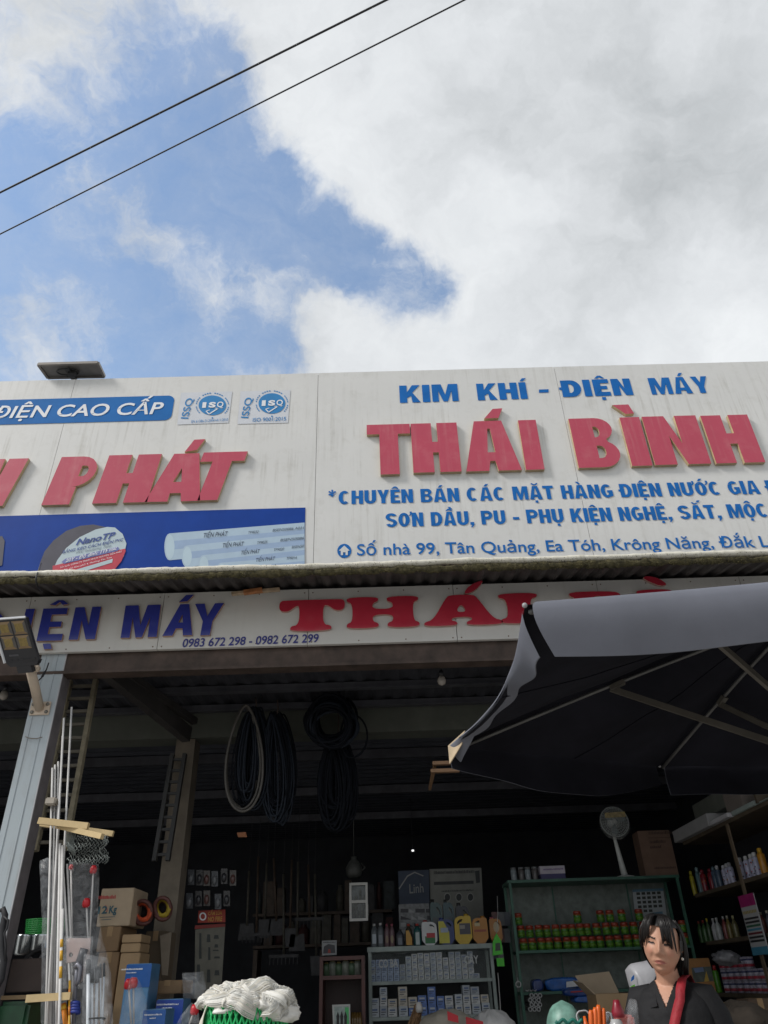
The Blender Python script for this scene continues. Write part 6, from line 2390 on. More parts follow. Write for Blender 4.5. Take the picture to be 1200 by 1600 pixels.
# ------------------------------------------------------------------ green shelf with tins
GY = 8.0
m_gr = M('shelf_green', (0.035, 0.12, 0.085), .45, .25, 8)
sh = thing('green_shelf', 'tall green metal shelf with rows of green and red tins', 'shelf', (1.9, 8.2, .12))
xa, xb = P(806, 1484, GY).x, P(1082, 1470, GY).x
zt = P(930, 1371, GY).z
z_can = P(900, 1482.5, GY).z
z_low = P(860, 1549, GY).z
DG = .40
xs_ = [xa, P(880, 1430, GY).x, P(1005, 1430, GY).x, xb - .03]
for x_ in (xa, xb - .025):
    for y_ in (GY, GY + DG - .025):
        w = MB()
        w.box(x_, x_ + .025, y_, y_ + .025, .12, zt - .026)
        w.build('upright', m_gr, sh)
w = MB()
w.box(xa - .01, xb + .01, GY - .005, GY + DG + .005, zt - .025, zt)
w.build('top', m_gr, sh)
for z_ in (z_can, z_low, z_low - .5):
    w = MB()
    w.box(xa + .026, xb - .026, GY + .001, GY + DG - .026, z_ - .022, z_)
    w.build('shelf_board', m_gr, sh)
w = MB()
w.box(xa, xb, GY + DG + .001, GY + DG + .012, .12, zt - .026)
w.build('back_panel', M('shelf_back', (0.16, 0.185, 0.17), .7, .3, 14), sh)
for x_ in xs_[1:3]:
    w = MB()
    w.box(x_, x_ + .012, GY + DG - .012, GY + DG, .13, zt - .03)
    w.build('rear_strut', m_gr, sh)

G_T = 'green tins on the green shelf'
tproto = None
hcan = (P(900, 1460, GY + .1).z - P(900, 1482, GY + .1).z) * .93
rcan = .0365


def tin(px, row, nm):
    global tproto
    x_ = P(px, 1482 - row * 21, GY + .1).x
    loc = (x_, GY + .08 + rng.uniform(-.012, .02), z_can + row * hcan)
    if tproto is None:
        tproto = thing('paint_tin', nm, 'tin', loc, G_T)
        h = hcan * .97
        w = MB()
        w.lathe(loc, [(rcan * .97, .001), (rcan, .004), (rcan, h * .60), (rcan, h * .66)], 18)
        w.build('tin_body', M('tin_green', (0.04, 0.17, 0.022), .3, .35, 40), tproto)
        w = MB()
        w.lathe(Vector(loc) + Vector((0, 0, h * .66)), [(rcan * 1.001, 0), (rcan * 1.001, h * .26), (rcan * .9, h * .30)], 18)
        w.build('tin_cap', M('tin_red', (0.30, 0.045, 0.025), .3, .3, 30), tproto)
        w = MB()
        w.lathe(Vector(loc) + Vector((0, 0, h * .12)), [(rcan * 1.012, 0), (rcan * 1.012, h * .30)], 18)
        w.build('tin_label', M('tin_label', (0.09, 0.21, 0.02), .35, .6, 60), tproto)
        w = MB()
        for a_ in range(8):
            t_ = rad(-170 + a_ * 20)
            w.lathe(Vector(loc) + Vector((rcan * math.cos(t_), rcan * math.sin(t_), h * .58)), [(.004, 0), (.005, h * .05), (.002, h * .09)], 6)
        w.build('tin_trim', M('tin_orange', (0.42, 0.12, 0.03), .35, .3, 40), tproto)
        return tproto
    o = dup(tproto, (0, 0, 0), nm)
    o.location = loc
    o.rotation_euler = (0, 0, rng.uniform(-.8, .8))
    return o


for r_, xs in enumerate(((818, 832, 846, 858, 872, 887, 899, 914, 926, 939, 954, 967, 982, 996, 1010, 1024, 1046, 1072), (814, 828, 842, 855, 869, 883, 895, 907, 918, 933, 948, 962, 977, 992, 1008, 1044, 1069))):
    for x_ in xs:
        tin(x_, r_, 'green tin with red top in the ' + ('bottom' if r_ == 0 else 'middle') + ' row on the green shelf')
tin(810, 2, 'lone top-row green tin at the left end of the green shelf')
tin(902, 2, 'lone top-row green tin in the middle of the green shelf')
for x_ in (939, 954, 972):
    tin(x_, 2, 'one of three top-row green tins left of the colour chart')
tin(1000, 2, 'top-row green tin just in front of the colour chart')

# colour chart inside, grey tins, box, fan, carton on top
t = board('colour_chart', 'pale sheet with a grid of dark squares inside the green shelf', ((993, 1434), (1042, 1432), (1036, 1388), (988, 1390)), GY + DG - .03, M('chart_pale', (.36, .39, .41), .5, .1, 9), 'chart')
w = MB()
for r_ in range(5):
    for c_ in range(5):
        if r_ == 4 and c_ > 2:
            continue
        u0, u1 = .12 + c_ * .165, .12 + c_ * .165 + .115
        v0, v1 = .80 - r_ * .155, .80 - r_ * .155 + .095
        f = lambda u, v: (993 + 49 * u - 5.5 * v, 1434 - 2 * u - 44 * v)
        flat_poly(w, [f(u0, v0), f(u1, v0), f(u1, v1), f(u0, v1)], GY + DG - .03, 0, .002)
flat_poly(w, [(988.5, 1394), (1036.5, 1392), (1036, 1388), (988, 1390)], GY + DG - .03, 1, .002)
flat_poly(w, [(1020, 1432), (1036, 1431), (1035, 1424), (1019, 1426)], GY + DG - .03, 1, .002)
w.build('chart_squares', [M('chart_dark', (.03, .035, .03), .5, .6, 40), M('chart_blue', (.10, .2, .28), .5)], t)
for k, x_ in enumerate((803, 815, 825, 836)):
    q = P(x_, 1369, GY + .12)
    q.z = zt + .001
    t = thing('glass_jar', 'dim grey jar in the short row on top of the green shelf', 'jar', q, 'grey jars on the green shelf')
    w = MB()
    w.lathe(q, [(.028, 0), (.03, .01), (.03, .09), (.026, .105)], 14)
    w.build('jar_body', M('jar_grey_%d' % (k % 2), ((.26, .30, .33), (.13, .12, .12))[k % 2], .2, .3, 20), t)
    w = MB()
    w.lathe(q + Vector((0, 0, .106)), [(.027, 0), (.027, .018)], 14)
    w.build('lid', M('lid_grey', (.2, .21, .22), .4), t)
t, a0, a1, b0, b1 = carton('small_carton', 'small white and purple box on top of the green shelf', 845, 884, 1370, 1353, GY + .05, .15, M('box_violet', (.045, .04, .14), .5), 'box', seam=False, bottom=zt + .001)
w = MB()
w.box(a0 - .001, a1 + .001, GY + .0485, GY + .2, b0 + (b1 - b0) * .42, b1 + .001)
scribble(w, 849, 1360, 880, 1358.5, 2.5, GY + .047, 1)
w.build('box_band', [M('band_lilac_white', (.48, .45, .52), .5), M('violet_print', (.2, .12, .3), .5)], t)

# pedestal fan
q0 = P(976, 1367, GY + .2)
q0.z = zt + .001
fan = thing('desk_fan', 'white stand fan wrapped in clear plastic on top of the green shelf', 'fan', q0)
hd = P(960, 1284, GY + .1)
m_fw = M('fan_white', (.68, .70, .68), .4, .08, 9)
w = MB()
w.lathe(q0, [(.10, 0), (.105, .012), (.06, .024), (.02, .035)], 22, sx=1.15)
w.build('base', m_fw, fan)
w = MB()
w.tube([q0 + Vector((0, 0, .015)), q0.lerp(hd + Vector((0, .10, -.15)), .5), hd + Vector((0, .10, -.15)), hd + Vector((0, .11, -.04))], [.034, .025, .017, .015], 12)
w.build('stem', m_fw, fan)
w = MB()
w.lathe(hd + Vector((0, .13, 0)), [(.045, 0), (.05, .03), (.045, .09), (.02, .10)], 14, axis='Y')
w.build('motor', m_fw, fan)
RF = .142
w = MB()
for f in (.25, .42, .59, .76, .9, 1.0):
    for side in (-1, 1):
        w.tube([hd + Vector((RF * f * math.cos(i * .2), side * (.045 * (1 - f ** 3)) - .005, RF * f * math.sin(i * .2))) for i in range(32)], .0016, 4, closed=True)
for k in range(28):
    t_ = k * 2 * math.pi / 28
    for side in (-1, 1):
        w.tube([hd + Vector((RF * f * math.cos(t_ + .2 * f), side * (.045 * (1 - f ** 3)) - .005, RF * f * math.sin(t_ + .2 * f))) for f in (.15, .5, .8, 1.0)], .0012, 4)
w.tube([hd + Vector((RF * math.cos(i * .2), -.005, RF * math.sin(i * .2))) for i in range(32)], .006, 6, closed=True)
w.build('cage', M('cage_grey', (.33, .36, .36), .4, .1, 9), fan)
for k in range(3):
    w = MB()
    t_ = k * 2.094 + .4
    pts = []
    for (r_, s_) in ((.02, -.2), (.07, -.5), (.12, -.35), (.125, .15), (.09, .35), (.03, .25)):
        pts.append(hd + Vector((r_ * math.cos(t_ + s_), -.006 + .012 * s_, r_ * math.sin(t_ + s_))))
    w.add(pts, [tuple(range(6))])
    w.build('blade', M('fan_blade', (.20, .24, .25), .3, .1, 9), fan)
w = MB()
f_ = hd + Vector((0, -.055, 0))
w.slab(f_ + Vector((-.10, 0, .03)), f_ + Vector((.11, 0, .035)), f_ + Vector((.11, 0, .085)), f_ + Vector((-.10, 0, .08)), .003)
w.build('yellow_card', M('fan_card', (.36, .27, .10), .5, .4, 30), fan)
w = MB()
w.ball(hd + Vector((0, .0, -.01)), .158, .075, .165, 22, 0, .07, 3, 4)
w.build('plastic_wrap', clear('fan_wrap', (.8, .82, .8), .10), fan)

t, a0, a1, b0, b1 = carton('carton', 'upright brown carton with printed lines on top of the green shelf', 1010, 1062, 1371, 1297, GY + .05, .2, M('carton_redbrown', (.17, .105, .075), .8, .15, 8), bottom=zt + .001, seam=False)
w = MB()
scribble(w, 1013, 1304, 1052, 1303, 5, GY + .05)
scribble(w, 1015, 1318, 1040, 1317, 5, GY + .05)
scribble(w, 1016, 1326, 1034, 1325, 5, GY + .05)
scribble(w, 1022, 1358, 1055, 1357, 3.5, GY + .05)
flat_poly(w, [(1013, 1309), (1053, 1308), (1053, 1308.7), (1013, 1309.8)], GY + .05, 0, .002)
w.build('carton_print', M('print_darkbrown', (.06, .035, .03), .7), t)

# lower part of the green shelf: blue packs, pipe ends, carton
def lump(name, label, cat, px, py, Y, rx, ry, rz, col, seed, amp=.18, group=None, rough=.45):
    w = MB()
    w.ball(P(px, py, Y), rx, ry, rz, 26, 0, amp, 3.2, seed)
    return w.build(name, M('lump_%s_%d' % (name, seed), col, rough, .3, 18, bump=.4, bscale=25), label=label, cat=cat, group=group)


G_BP = 'blue packs on the green shelf'
for k, (x0_, x1_, yb_, yt_, dd, lab) in enumerate(((834, 850, 1548, 1531, .05, 'small dark blue pack left of the big blue pack'), (853, 911, 1548, 1527, .06, 'big bright blue plastic pack with a white label'), (880, 932, 1556, 1544, -.05, 'flat blue pack with red stripe under the big blue pack'), (898, 935, 1566, 1557, -.09, 'lowest blue pack next to the open carton'))):
    xa_, xb_, z0, z1 = pxbox(x0_, x1_, yb_, yt_, GY + dd)
    t = thing('blue_pack', lab, 'pack', ((xa_ + xb_) / 2, GY + dd + .1, z0), G_BP)
    bm = bmesh.new()
    bmesh.ops.create_cube(bm, size=1)
    bmesh.ops.subdivide_edges(bm, edges=bm.edges[:], cuts=5, use_grid_fill=True)
    for v in bm.verts:
        v.co = Vector(((xa_ + xb_) / 2 + v.co.x * (xb_ - xa_) * (1 - .2 * abs(v.co.z)), GY + dd + .1 + v.co.y * .2, (z0 + z1) / 2 + v.co.z * (z1 - z0) * (1 - .3 * (2 * v.co.x) ** 4)))
        v.co += Vector((1, 1, 1)) * .012 * mnoise.noise(v.co * 14)
    bm.verts.index_update()
    w = MB()
    w.add([v.co.copy() for v in bm.verts], [[v.index for v in f.verts] for f in bm.faces], 0, True)
    bm.free()
    w.build('wrap', M('pack_blue_%d' % k, ((.012, .035, .16), (.015, .10, .36), (.012, .05, .22), (.02, .10, .38))[k], .3, .3, 20), t)
    if k == 1:
        w = MB()
        w.slab(P(885, 1543, GY + dd - .02), P(904, 1541, GY + dd - .02), P(903, 1532, GY + dd - .02), P(885, 1534, GY + dd - .02), .004)
        w.build('label', M('label_white', (.6, .62, .64), .5), t)
    if k == 2:
        w = MB()
        w.slab(P(892, 1551, GY + dd - .02), P(922, 1549, GY + dd - .02), P(922, 1547, GY + dd - .02), P(892, 1549, GY + dd - .02), .004)
        w.build('stripe', M('stripe_red', (.45, .02, .03), .5), t)
oc = thing('open_carton', 'open cardboard carton beside the woman, its flaps standing up', 'carton', P(965, 1640, 6.4))
xa_, xb_, z0, z1 = pxbox(944, 1000, 1640, 1552, 6.4)
w = MB()
w.box(xa_, xb_, 6.4, 6.406, z0, z1)
w.box(xa_, xb_, 6.694, 6.7, z0, z1)
w.box(xa_, xa_ + .006, 6.4065, 6.6935, z0, z1)
w.box(xb_ - .006, xb_, 6.4065, 6.6935, z0, z1)
w.build('box', m_card, oc)
for a, b, c_, d_ in ((Vector((xa_, 6.70, z1)), Vector((xb_, 6.70, z1)), Vector((xb_ - .03, 6.78, z1 + .14)), Vector((xa_ - .05, 6.78, z1 + .12))),
                     (Vector((xa_, 6.4, z1)), Vector((xa_, 6.7, z1)), Vector((xa_ - .08, 6.72, z1 + .09)), Vector((xa_ - .08, 6.38, z1 + .07)))):
    w = MB()
    w.slab(a, b, c_, d_, .005)
    w.build('flap', m_card_p, oc)
w = MB()
for r_ in range(4):
    for c_ in range(3):
        q = P(828.5 + c_ * 6.6 + (r_ % 2) * 2.2, 1577 - r_ * 7.2, GY - .1)
        w.tube([q + Vector((.0145 * math.cos(i * .45), 0, .0145 * math.sin(i * .45))) for i in range(14)], .005, 6, closed=True)
        w.lathe(q + Vector((0, .34, 0)), [(.016, 0), (.016, .33)], 12, 1, axis='Y')
w.build('pipe_stack', [M('pipe_rim', (.42, .43, .43), .4), M('pipe_dark', (.05, .05, .05), .5)], label='stack of short pipes seen end-on at the green shelf\'s lower left', cat='pipes')
bo = [o for o in COL.objects if o.name.startswith('pipe_stack')][-1]
w = MB()
q = P(810, 1538, GY - .05)
w.tube([q + Vector((.022 * math.cos(i * .3), .0, .022 * math.sin(i * .3))) for i in range(22)], .006, 6, closed=True)
w.tube([q + Vector((.0, .0, .022)), q + Vector((0, .03, .05))], .004, 6)
w.build('ring', M('pipe_rim', (.42, .43, .43), .4), label='single metal ring hanging on the green shelf\'s left upright', cat='ring')
w = MB()
for k in range(3):
    q = P(824 + k * 6, 1549, GY - .05)
    w.tube([q + Vector((-.014, 0, .012)), q, q + Vector((.014, 0, .012))], .004, 6)
w.build('hook_strip', M('pipe_rim', (.42, .43, .43), .4), label='strip of bright wire hooks above the stacked pipes', cat='hooks')

# goods on a table beside the woman
tb = thing('sales_table', 'low sales table below the frame in front of the woman', 'table', (.8, 4.2, 0))
w = MB()
w.box(.42, .98, 3.9, 4.6, .86, .90)
w.build('tabletop', M('table_wood', (.2, .14, .09), .6), tb)
for sx in (.46, .94):
    for sy in (3.95, 4.55):
        w = MB()
        w.box(sx - .02, sx + .02, sy - .02, sy + .02, .001, .859)
        w.build('leg', M('table_wood', (.2, .14, .09), .6), tb)
hm = thing('helmet', 'pale round helmet with mint green crown at the bottom edge', 'helmet', P(881, 1600, 4.3))
q = P(882, 1596, 4.3)
w = MB()
rings = []
for i in range(14):
    f = i / 13
    z_ = -.16 + f * .245
    r_ = .083 if f < .55 else max(.004, .083 * math.sqrt(max(0, 1 - ((f - .55) / .45) ** 2)))
    rings.append([q + Vector((r_ * math.cos(t_ * .2618) * 1.0 - .010 * (1 - f), r_ * 1.15 * math.sin(t_ * .2618), z_)) for t_ in range(24)])
w.loft(rings, 0, True, True, True, [1] * 8 + [0] * 5 + [0])
w.build('shell', [M('mint_crown', (.17, .33, .27), .45, .5, 10), M('helmet_pale', (.36, .42, .44), .4, .5, 9)], hm)
w = MB()
w.box(q.x - .075, q.x + .09, 4.16, 4.44, .901, q.z - .14, bev=.01)
w.build('helmet_box', M('box_green', (.012, .08, .04), .6), label='dark green box carrying the pale helmet', cat='box')
w = MB()
w.tube([P(868 + k * 2.2, 1596 + 3 * math.sin(k * .9), 4.17) for k in range(20)], .008, 6)
w.build('rim_band', M('teal_band', (.01, .16, .12), .5), hm)

G_CT = 'orange-handled cutters'
for k, (xb_, xt_, yt_, r_) in enumerate(((926, 923, 1578, .012), (931.5, 930, 1574, .013), (937, 935, 1570, .013), (945, 943, 1575, .010))):
    t = thing('cutter', 'orange cutter handle, ' + ('leftmost', 'second from the left', 'tallest of them', 'rightmost beside the white loops')[k] + ' of four standing together', 'cutter', P(xb_, 1640, 4.2), G_CT)
    w = MB()
    a, b = P(xt_, yt_, 4.2), P(xb_, 1640, 4.2)
    w.tube([a, a.lerp(b, .08), a.lerp(b, .5), b], [r_ * .6, r_, r_ * 1.05, r_ * .8], 10)
    w.build('handle', M('handle_orange', (.72, .13, .015), .35, .1, 12), t)
    w = MB()
    w.tube([b, b + Vector((.01, 0, -.08))], .006, 6)
    w.build('blade', M('grey_metal', (0.20, 0.20, 0.23), .4, .2, 9, metal=.5), t)
t = thing('cutter', 'orange-tipped hook with pale wire loop left of the orange handles', 'cutter', P(915, 1640, 4.22), G_CT)
w = MB()
w.tube([P(913 + 8 * math.cos(a_ * .35) - (4 if a_ > 5 else 0), 1588 - 9 * math.sin(a_ * .35), 4.22) for a_ in range(10)] + [P(905, 1600, 4.22), P(907, 1620, 4.22)], .004, 6)
w.build('wire_loop', M('pale_wire', (.42, .42, .44), .35), t)
w = MB()
w.tube([P(913, 1588, 4.21), P(916, 1602, 4.2), P(918, 1640, 4.2)], [.006, .011, .010], 8)
w.build('handle', M('handle_orange', (.72, .13, .015), .35, .1, 12), t)
w = MB()
for k in range(4):
    w.tube([P(950 + k * 2 + 6 * math.cos(a_ * .35), 1592 - (10 - k) * math.sin(a_ * .35), 4.24 + k * .01) for a_ in range(18)], .004, 6, closed=True)
w.build('wire_loops', M('pale_wire', (.42, .42, .44), .35), label='pale wire loops standing right of the orange cutter handles', cat='wire')
t = thing('sauce_bottle', 'clear bottle with a dark red cap between the cutters and the woman', 'bottle', P(974, 1640, 3.6))
q = P(970, 1640, 3.6)
w = MB()
hb = P(967, 1592, 3.6).z - q.z
w.lathe(q, [(.032, 0), (.034, .02), (.034, hb * .5), (.026, hb * .8), (.02, hb)], 14)
w.build('bottle_body', M('bottle_haze', (.42, .42, .42), .3, .2, 9), t)
w = MB()
q = P(967, 1590, 3.6)
w.lathe(q, [(.024, 0), (.026, .02), (.016, .045), (.012, .06)], 12)
w.build('cap', M('cap_wine', (.25, .015, .03), .35), t)
bag([(984, 1560), (994, 1562), (998, 1600), (996, 1640), (970, 1640), (974, 1590)], 3.62, .05, 'clear plastic bag beside the woman\'s arm', m_bag2)
w = MB()
a, b = P(974, 1640, 3.66), P(1000, 1640, 3.66)
w.box(a.x, b.x, 3.66, 3.74, a.z, P(985, 1586, 3.66).z, bev=.008)
w.build('red_packet', M('packet_red_white', (.55, .14, .12), .5, .6, 14), label='red and white packet at the bottom edge before the woman', cat='packet')
w = MB()
w.box(.88, 1.2, 3.5, 3.80, P(985, 1640, 3.7).z - .03, P(985, 1640, 3.7).z - .002)
w.box(1.0, 1.15, 3.55, 3.7, .001, P(985, 1640, 3.7).z - .031)
w.build('counter_riser', M('table_wood', (.2, .14, .09), .6), label='wooden riser shelf carrying the packets in front of the woman', cat='riser')
# white carrier bag behind her
wb = thing('carrier_bag', 'white plastic carrier bag with blue and green print behind the woman\'s shoulder', 'bag', P(1000, 1640, 4.35))
pts = [(980, 1512), (985, 1507), (996, 1503), (1012, 1501), (1030, 1505), (1040, 1540), (1040, 1640), (990, 1640), (996, 1590), (994, 1570), (990, 1550), (984, 1530)]
vs, fs = [], []
q_ = [P(x, y, 4.35) for x, y in pts]
ctr = sum(q_, Vector()) / len(q_)
w = MB()
rings = []
for d, s_ in ((-.10, .25), (-.085, .7), (-.05, .94), (0, 1.0), (.05, .94), (.085, .7), (.1, .25)):
    r_ = []
    for k in range(len(q_)):
        for u in (0, .5):
            p_ = q_[k].lerp(q_[(k + 1) % len(q_)], u)
            p_ = ctr + (p_ - ctr) * s_ + Vector((0, d, 0))
            p_ += Vector((1, 1, 1)) * .012 * mnoise.noise(p_ * 16)
            r_.append(p_)
    rings.append(r_)
w.loft(rings)
w.build('bag_body', M('bag_white', (.36, .36, .38), .4, .1, 10, bump=.3, bscale=20), wb)
w = MB()
w.slab(P(986, 1534, 4.262), P(991, 1530, 4.262), P(991, 1523, 4.262), P(987, 1527, 4.262), .004)
w.build('blue_print', M('bag_blue', (.02, .12, .4), .5), wb)
w = MB()
w.slab(P(985, 1552, 4.262), P(993, 1556, 4.262), P(992, 1538, 4.262), P(986, 1541, 4.262), .004)
w.build('green_print', M('bag_green', (.12, .42, .04), .5), wb)

# ------------------------------------------------------------------ rack along the right wall
RX = 2.95
rk = thing('wall_rack', 'brown rack along the right wall with spray cans and bottles', 'rack', (3.2, 6.8, .12))
m_rk = M('rack_brown', (.10, .075, .05), .7, .3, 9)


def rz(px, py):
    return P(px, py, X=RX)


zs_r = [rz(1130, 1284).z, (rz(1080, 1390).z + rz(1190, 1376).z) / 2, (rz(1100, 1468).z + rz(1170, 1466).z) / 2, rz(1150, 1552).z]
zs_r.append(zs_r[-1] - .45)
Y0r, Y1r = 5.1, 7.95
for z_ in zs_r:
    w = MB()
    w.box(RX, RX + .5, Y0r, Y1r, z_ - .03, z_)
    w.build('shelf_board', m_rk, rk)
for px_ in (1150, 1300):
    y_ = rz(px_, 1330).y
    w = MB()
    w.box(RX - .012, RX - .0005, y_, y_ + .05, .12, zs_r[0] - .031)
    w.build('upright', M('rack_upright', (.17, .125, .085), .7, .25, 9), rk)
w = MB()
w.box(RX + .501, RX + .515, Y0r, Y1r, .12, zs_r[0] + .9)
w.build('back_panel', m_dark, rk)
# boxes on the top board
def rack_box(px0, px1, ytop_px, zbase, label, mat_, dx=.02, dp=.22, cat='box', group=None, name='long_box'):
    ya, yb_ = rz(px0, 1290).y, rz(px1, 1290).y
    h_ = P((px0 + px1) / 2, ytop_px, X=RX + dx).z - zbase
    w = MB()
    w.box(RX + dx, RX + dx + dp, min(ya, yb_), max(ya, yb_) - .004, zbase, zbase + h_, bev=.004)
    return w.build(name, mat_, label=label, cat=cat, group=group), h_


m_wbx = M('white_long_box', (.42, .42, .43), .6, .08, 9)
G_LB = 'long boxes on the right rack'
b1, h1 = rack_box(1057, 1118, 1279, zs_r[0], 'long grey-white box with a torn slit on the top board, at its far end', m_wbx, -.06, .3, group=G_LB)
b2, h2 = rack_box(1118.5, 1150, 1270, zs_r[0], 'short bright white box in the middle of the top board', M('bright_box', (.60, .59, .62), .6, .05, 9), -.05, .3, group=G_LB)
b3, h3 = rack_box(1151, 1192, 1253, zs_r[0], 'pale green box with brown edges on the rack\'s top board', M('pale_green_box', (.36, .42, .40), .6, .1, 9), -.02, .3, group=G_LB)
b4, h4 = rack_box(1193, 1230, 1240, zs_r[0], 'pale box at the near end of the rack\'s top board', M('pale_green_box', (.36, .42, .40), .6, .1, 9), -.02, .3, group=G_LB)
w = MB()
y_ = rz(1192.5, 1270).y
w.box(RX - .03, RX + .3, y_ - .02, y_ + .012, zs_r[0] + .001, zs_r[0] + .23)
w.build('batten', m_rk, label='brown upright batten between the pale boxes on the top board', cat='batten')
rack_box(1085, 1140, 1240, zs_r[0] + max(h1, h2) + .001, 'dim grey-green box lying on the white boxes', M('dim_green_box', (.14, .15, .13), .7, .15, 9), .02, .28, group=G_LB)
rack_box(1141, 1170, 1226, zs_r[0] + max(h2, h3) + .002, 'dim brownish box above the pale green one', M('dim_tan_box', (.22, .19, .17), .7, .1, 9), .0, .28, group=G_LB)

# spray cans and bottles, every one a thing
G_SC = 'bottles and spray cans on the right rack'
protos = {}


def rack_can(px, pyb, ybase_z, hpx, rr, body, cap, label, kind='spray', spot=None):
    base = P(px, pyb, X=RX + .05)
    h = P(px, pyb - hpx, X=RX + .05).z - base.z
    loc = Vector((RX + .05 + rng.uniform(0, .03), base.y, ybase_z + .0005))
    key = (kind, body, cap, round(h, 2), rr)
    if key in protos:
        o = dup(protos[key], (0, 0, 0), label)
        o.location = loc
        return o
    t = thing('spray_can' if kind == 'spray' else 'bottle', label, 'spray can' if kind == 'spray' else 'bottle', loc, G_SC)
    protos[key] = t
    w = MB()
    if kind == 'spray':
        w.lathe(loc, [(rr * .96, 0), (rr, .006), (rr, h * .74), (rr * .8, h * .79)], 14)
    else:
        w.lathe(loc, [(rr * .94, 0), (rr, .008), (rr, h * .58), (rr * .7, h * .70), (rr * .35, h * .78), (rr * .35, h * .86)], 14)
    w.build('can_body' if kind == 'spray' else 'bottle_body', M('rk_%s' % '_'.join(str(int(c_ * 99)) for c_ in body), body, .3, .25, 25), t)
    w = MB()
    w.lathe(loc + Vector((0, 0, h * (.795 if kind == 'spray' else .862))), [(rr * .62, 0), (rr * .6, h * .17), (rr * .4, h * .2)] if kind == 'spray' else [(rr * .42, 0), (rr * .4, h * .13)], 10)
    w.build('cap', M('rk_%s' % '_'.join(str(int(c_ * 99)) for c_ in cap), cap, .35, .1, 9), t)
    if spot:
        w = MB()
        for k in range(9):
            a_ = rad(90 + rng.uniform(0, 180) + 45)
            zz = h * rng.uniform(.12, .66)
            cq = loc + Vector((rr * 1.02 * math.cos(a_), rr * 1.02 * math.sin(a_), zz))
            tv = Vector((-math.sin(a_), math.cos(a_), 0)) * rr * .22
            w.add([cq - tv, cq + tv, cq + tv + Vector((0, 0, h * .06)), cq - tv + Vector((0, 0, h * .05))], [(0, 1, 2, 3)], k % 3)
        w.build('label', [M('spot_red', (.4, .04, .06), .4), M('spot_dark', (.04, .05, .08), .4), M('spot_orange', (.5, .22, .04), .4)], t)
    return t


W_ = (.44, .44, .58)
zc = zs_r[1]
row2 = [(1082, 42, .022, (.42, .36, .03), (.42, .36, .03), 'slim yellow can, far left of the middle shelf', None), (1090, 46, .024, (.10, .19, .22), (.2, .3, .32), 'blue-grey spray can next to the slim yellow can', None), (1095, 36, .02, (.22, .24, .25), (.3, .3, .3), 'short grey can between the blue-grey and red cans', None),
        (1102, 38, .027, (.22, .012, .025), (.20, .012, .025), 'dark red spray can, left of its pair', 'y'), (1110, 37, .027, (.22, .012, .025), (.20, .012, .025), 'dark red spray can, right of its pair', 'y'),
        (1118, 38, .026, (.06, .09, .14), (.09, .14, .18), 'dark blue can right of the red pair', None), (1125, 38, .026, (.06, .09, .14), (.45, .45, .47), 'dark blue can with pale cap right of the red pair', None), (1132, 36, .026, W_, (.5, .5, .55), 'white spray can right of the dark blue ones', 'y'),
        (1139, 37, .026, W_, (.45, .45, .48), 'lilac-white spotted spray can left of the brown upright', 'y'), (1145, 37, .026, W_, (.3, .3, .33), 'lilac-white spotted spray can left of the brown upright', 'y'),
        (1163, 40, .027, W_, (.55, .55, .55), 'white-capped lilac spray can right of the brown upright', 'y'), (1170, 41, .027, W_, (.55, .55, .55), 'white-capped lilac spray can right of the brown upright', 'y'), (1178, 41, .027, W_, (.55, .55, .55), 'white-capped lilac spray can right of the brown upright', 'y'),
        (1186, 42, .028, W_, (.55, .55, .55), 'white-capped lilac spray can right of the brown upright', 'y'), (1197, 46, .03, (.45, .20, .02), (.5, .28, .02), 'orange can at the right edge of the middle shelf', None)]
for (x_, hp, rr, bc, cc_, lab, sp) in row2:
    rack_can(x_, 1388 - (x_ - 1080) * .11, zc, hp, rr, bc, cc_, lab, 'spray', sp)
zc = zs_r[2]
row3 = [(1093, 36, .026, (.05, .12, .04), (.25, .04, .03), 'dark green can at the far end of the lower shelf'), (1101, 36, .026, (.05, .12, .04), (.25, .04, .03), 'dark green can at the far end of the lower shelf'),
        (1110, 38, .022, (.05, .09, .04), (.5, .38, .03), 'dark bottle with bright yellow neck on the lower shelf'), (1117, 37, .028, (.42, .42, .44), (.45, .45, .45), 'white bottle with green label, left one on the lower shelf'), (1126, 37, .028, (.40, .42, .42), (.45, .45, .45), 'white bottle with green label, right one on the lower shelf'),
        (1135, 38, .024, (.20, .05, .05), (.4, .4, .4), 'dark red bottle with pale cap on the lower shelf'), (1142, 38, .024, (.16, .12, .04), (.45, .42, .35), 'amber bottle with pale streak on the lower shelf'), (1150, 37, .026, (.12, .11, .05), (.4, .38, .2), 'olive bottle nearest the colour card')]
for k in range(4):
    row3.append((1181 + k * 8, 36 + k % 2 * 3, .026, ((.10, .10, .12), (.30, .30, .32), (.18, .05, .04))[k % 3], (.4, .38, .3), 'bottle right of the hanging colour card on the lower shelf'))
for (x_, hp, rr, bc, cc_, lab) in row3:
    rack_can(x_, 1466, zc, hp, rr, bc, cc_, lab, 'bottle')
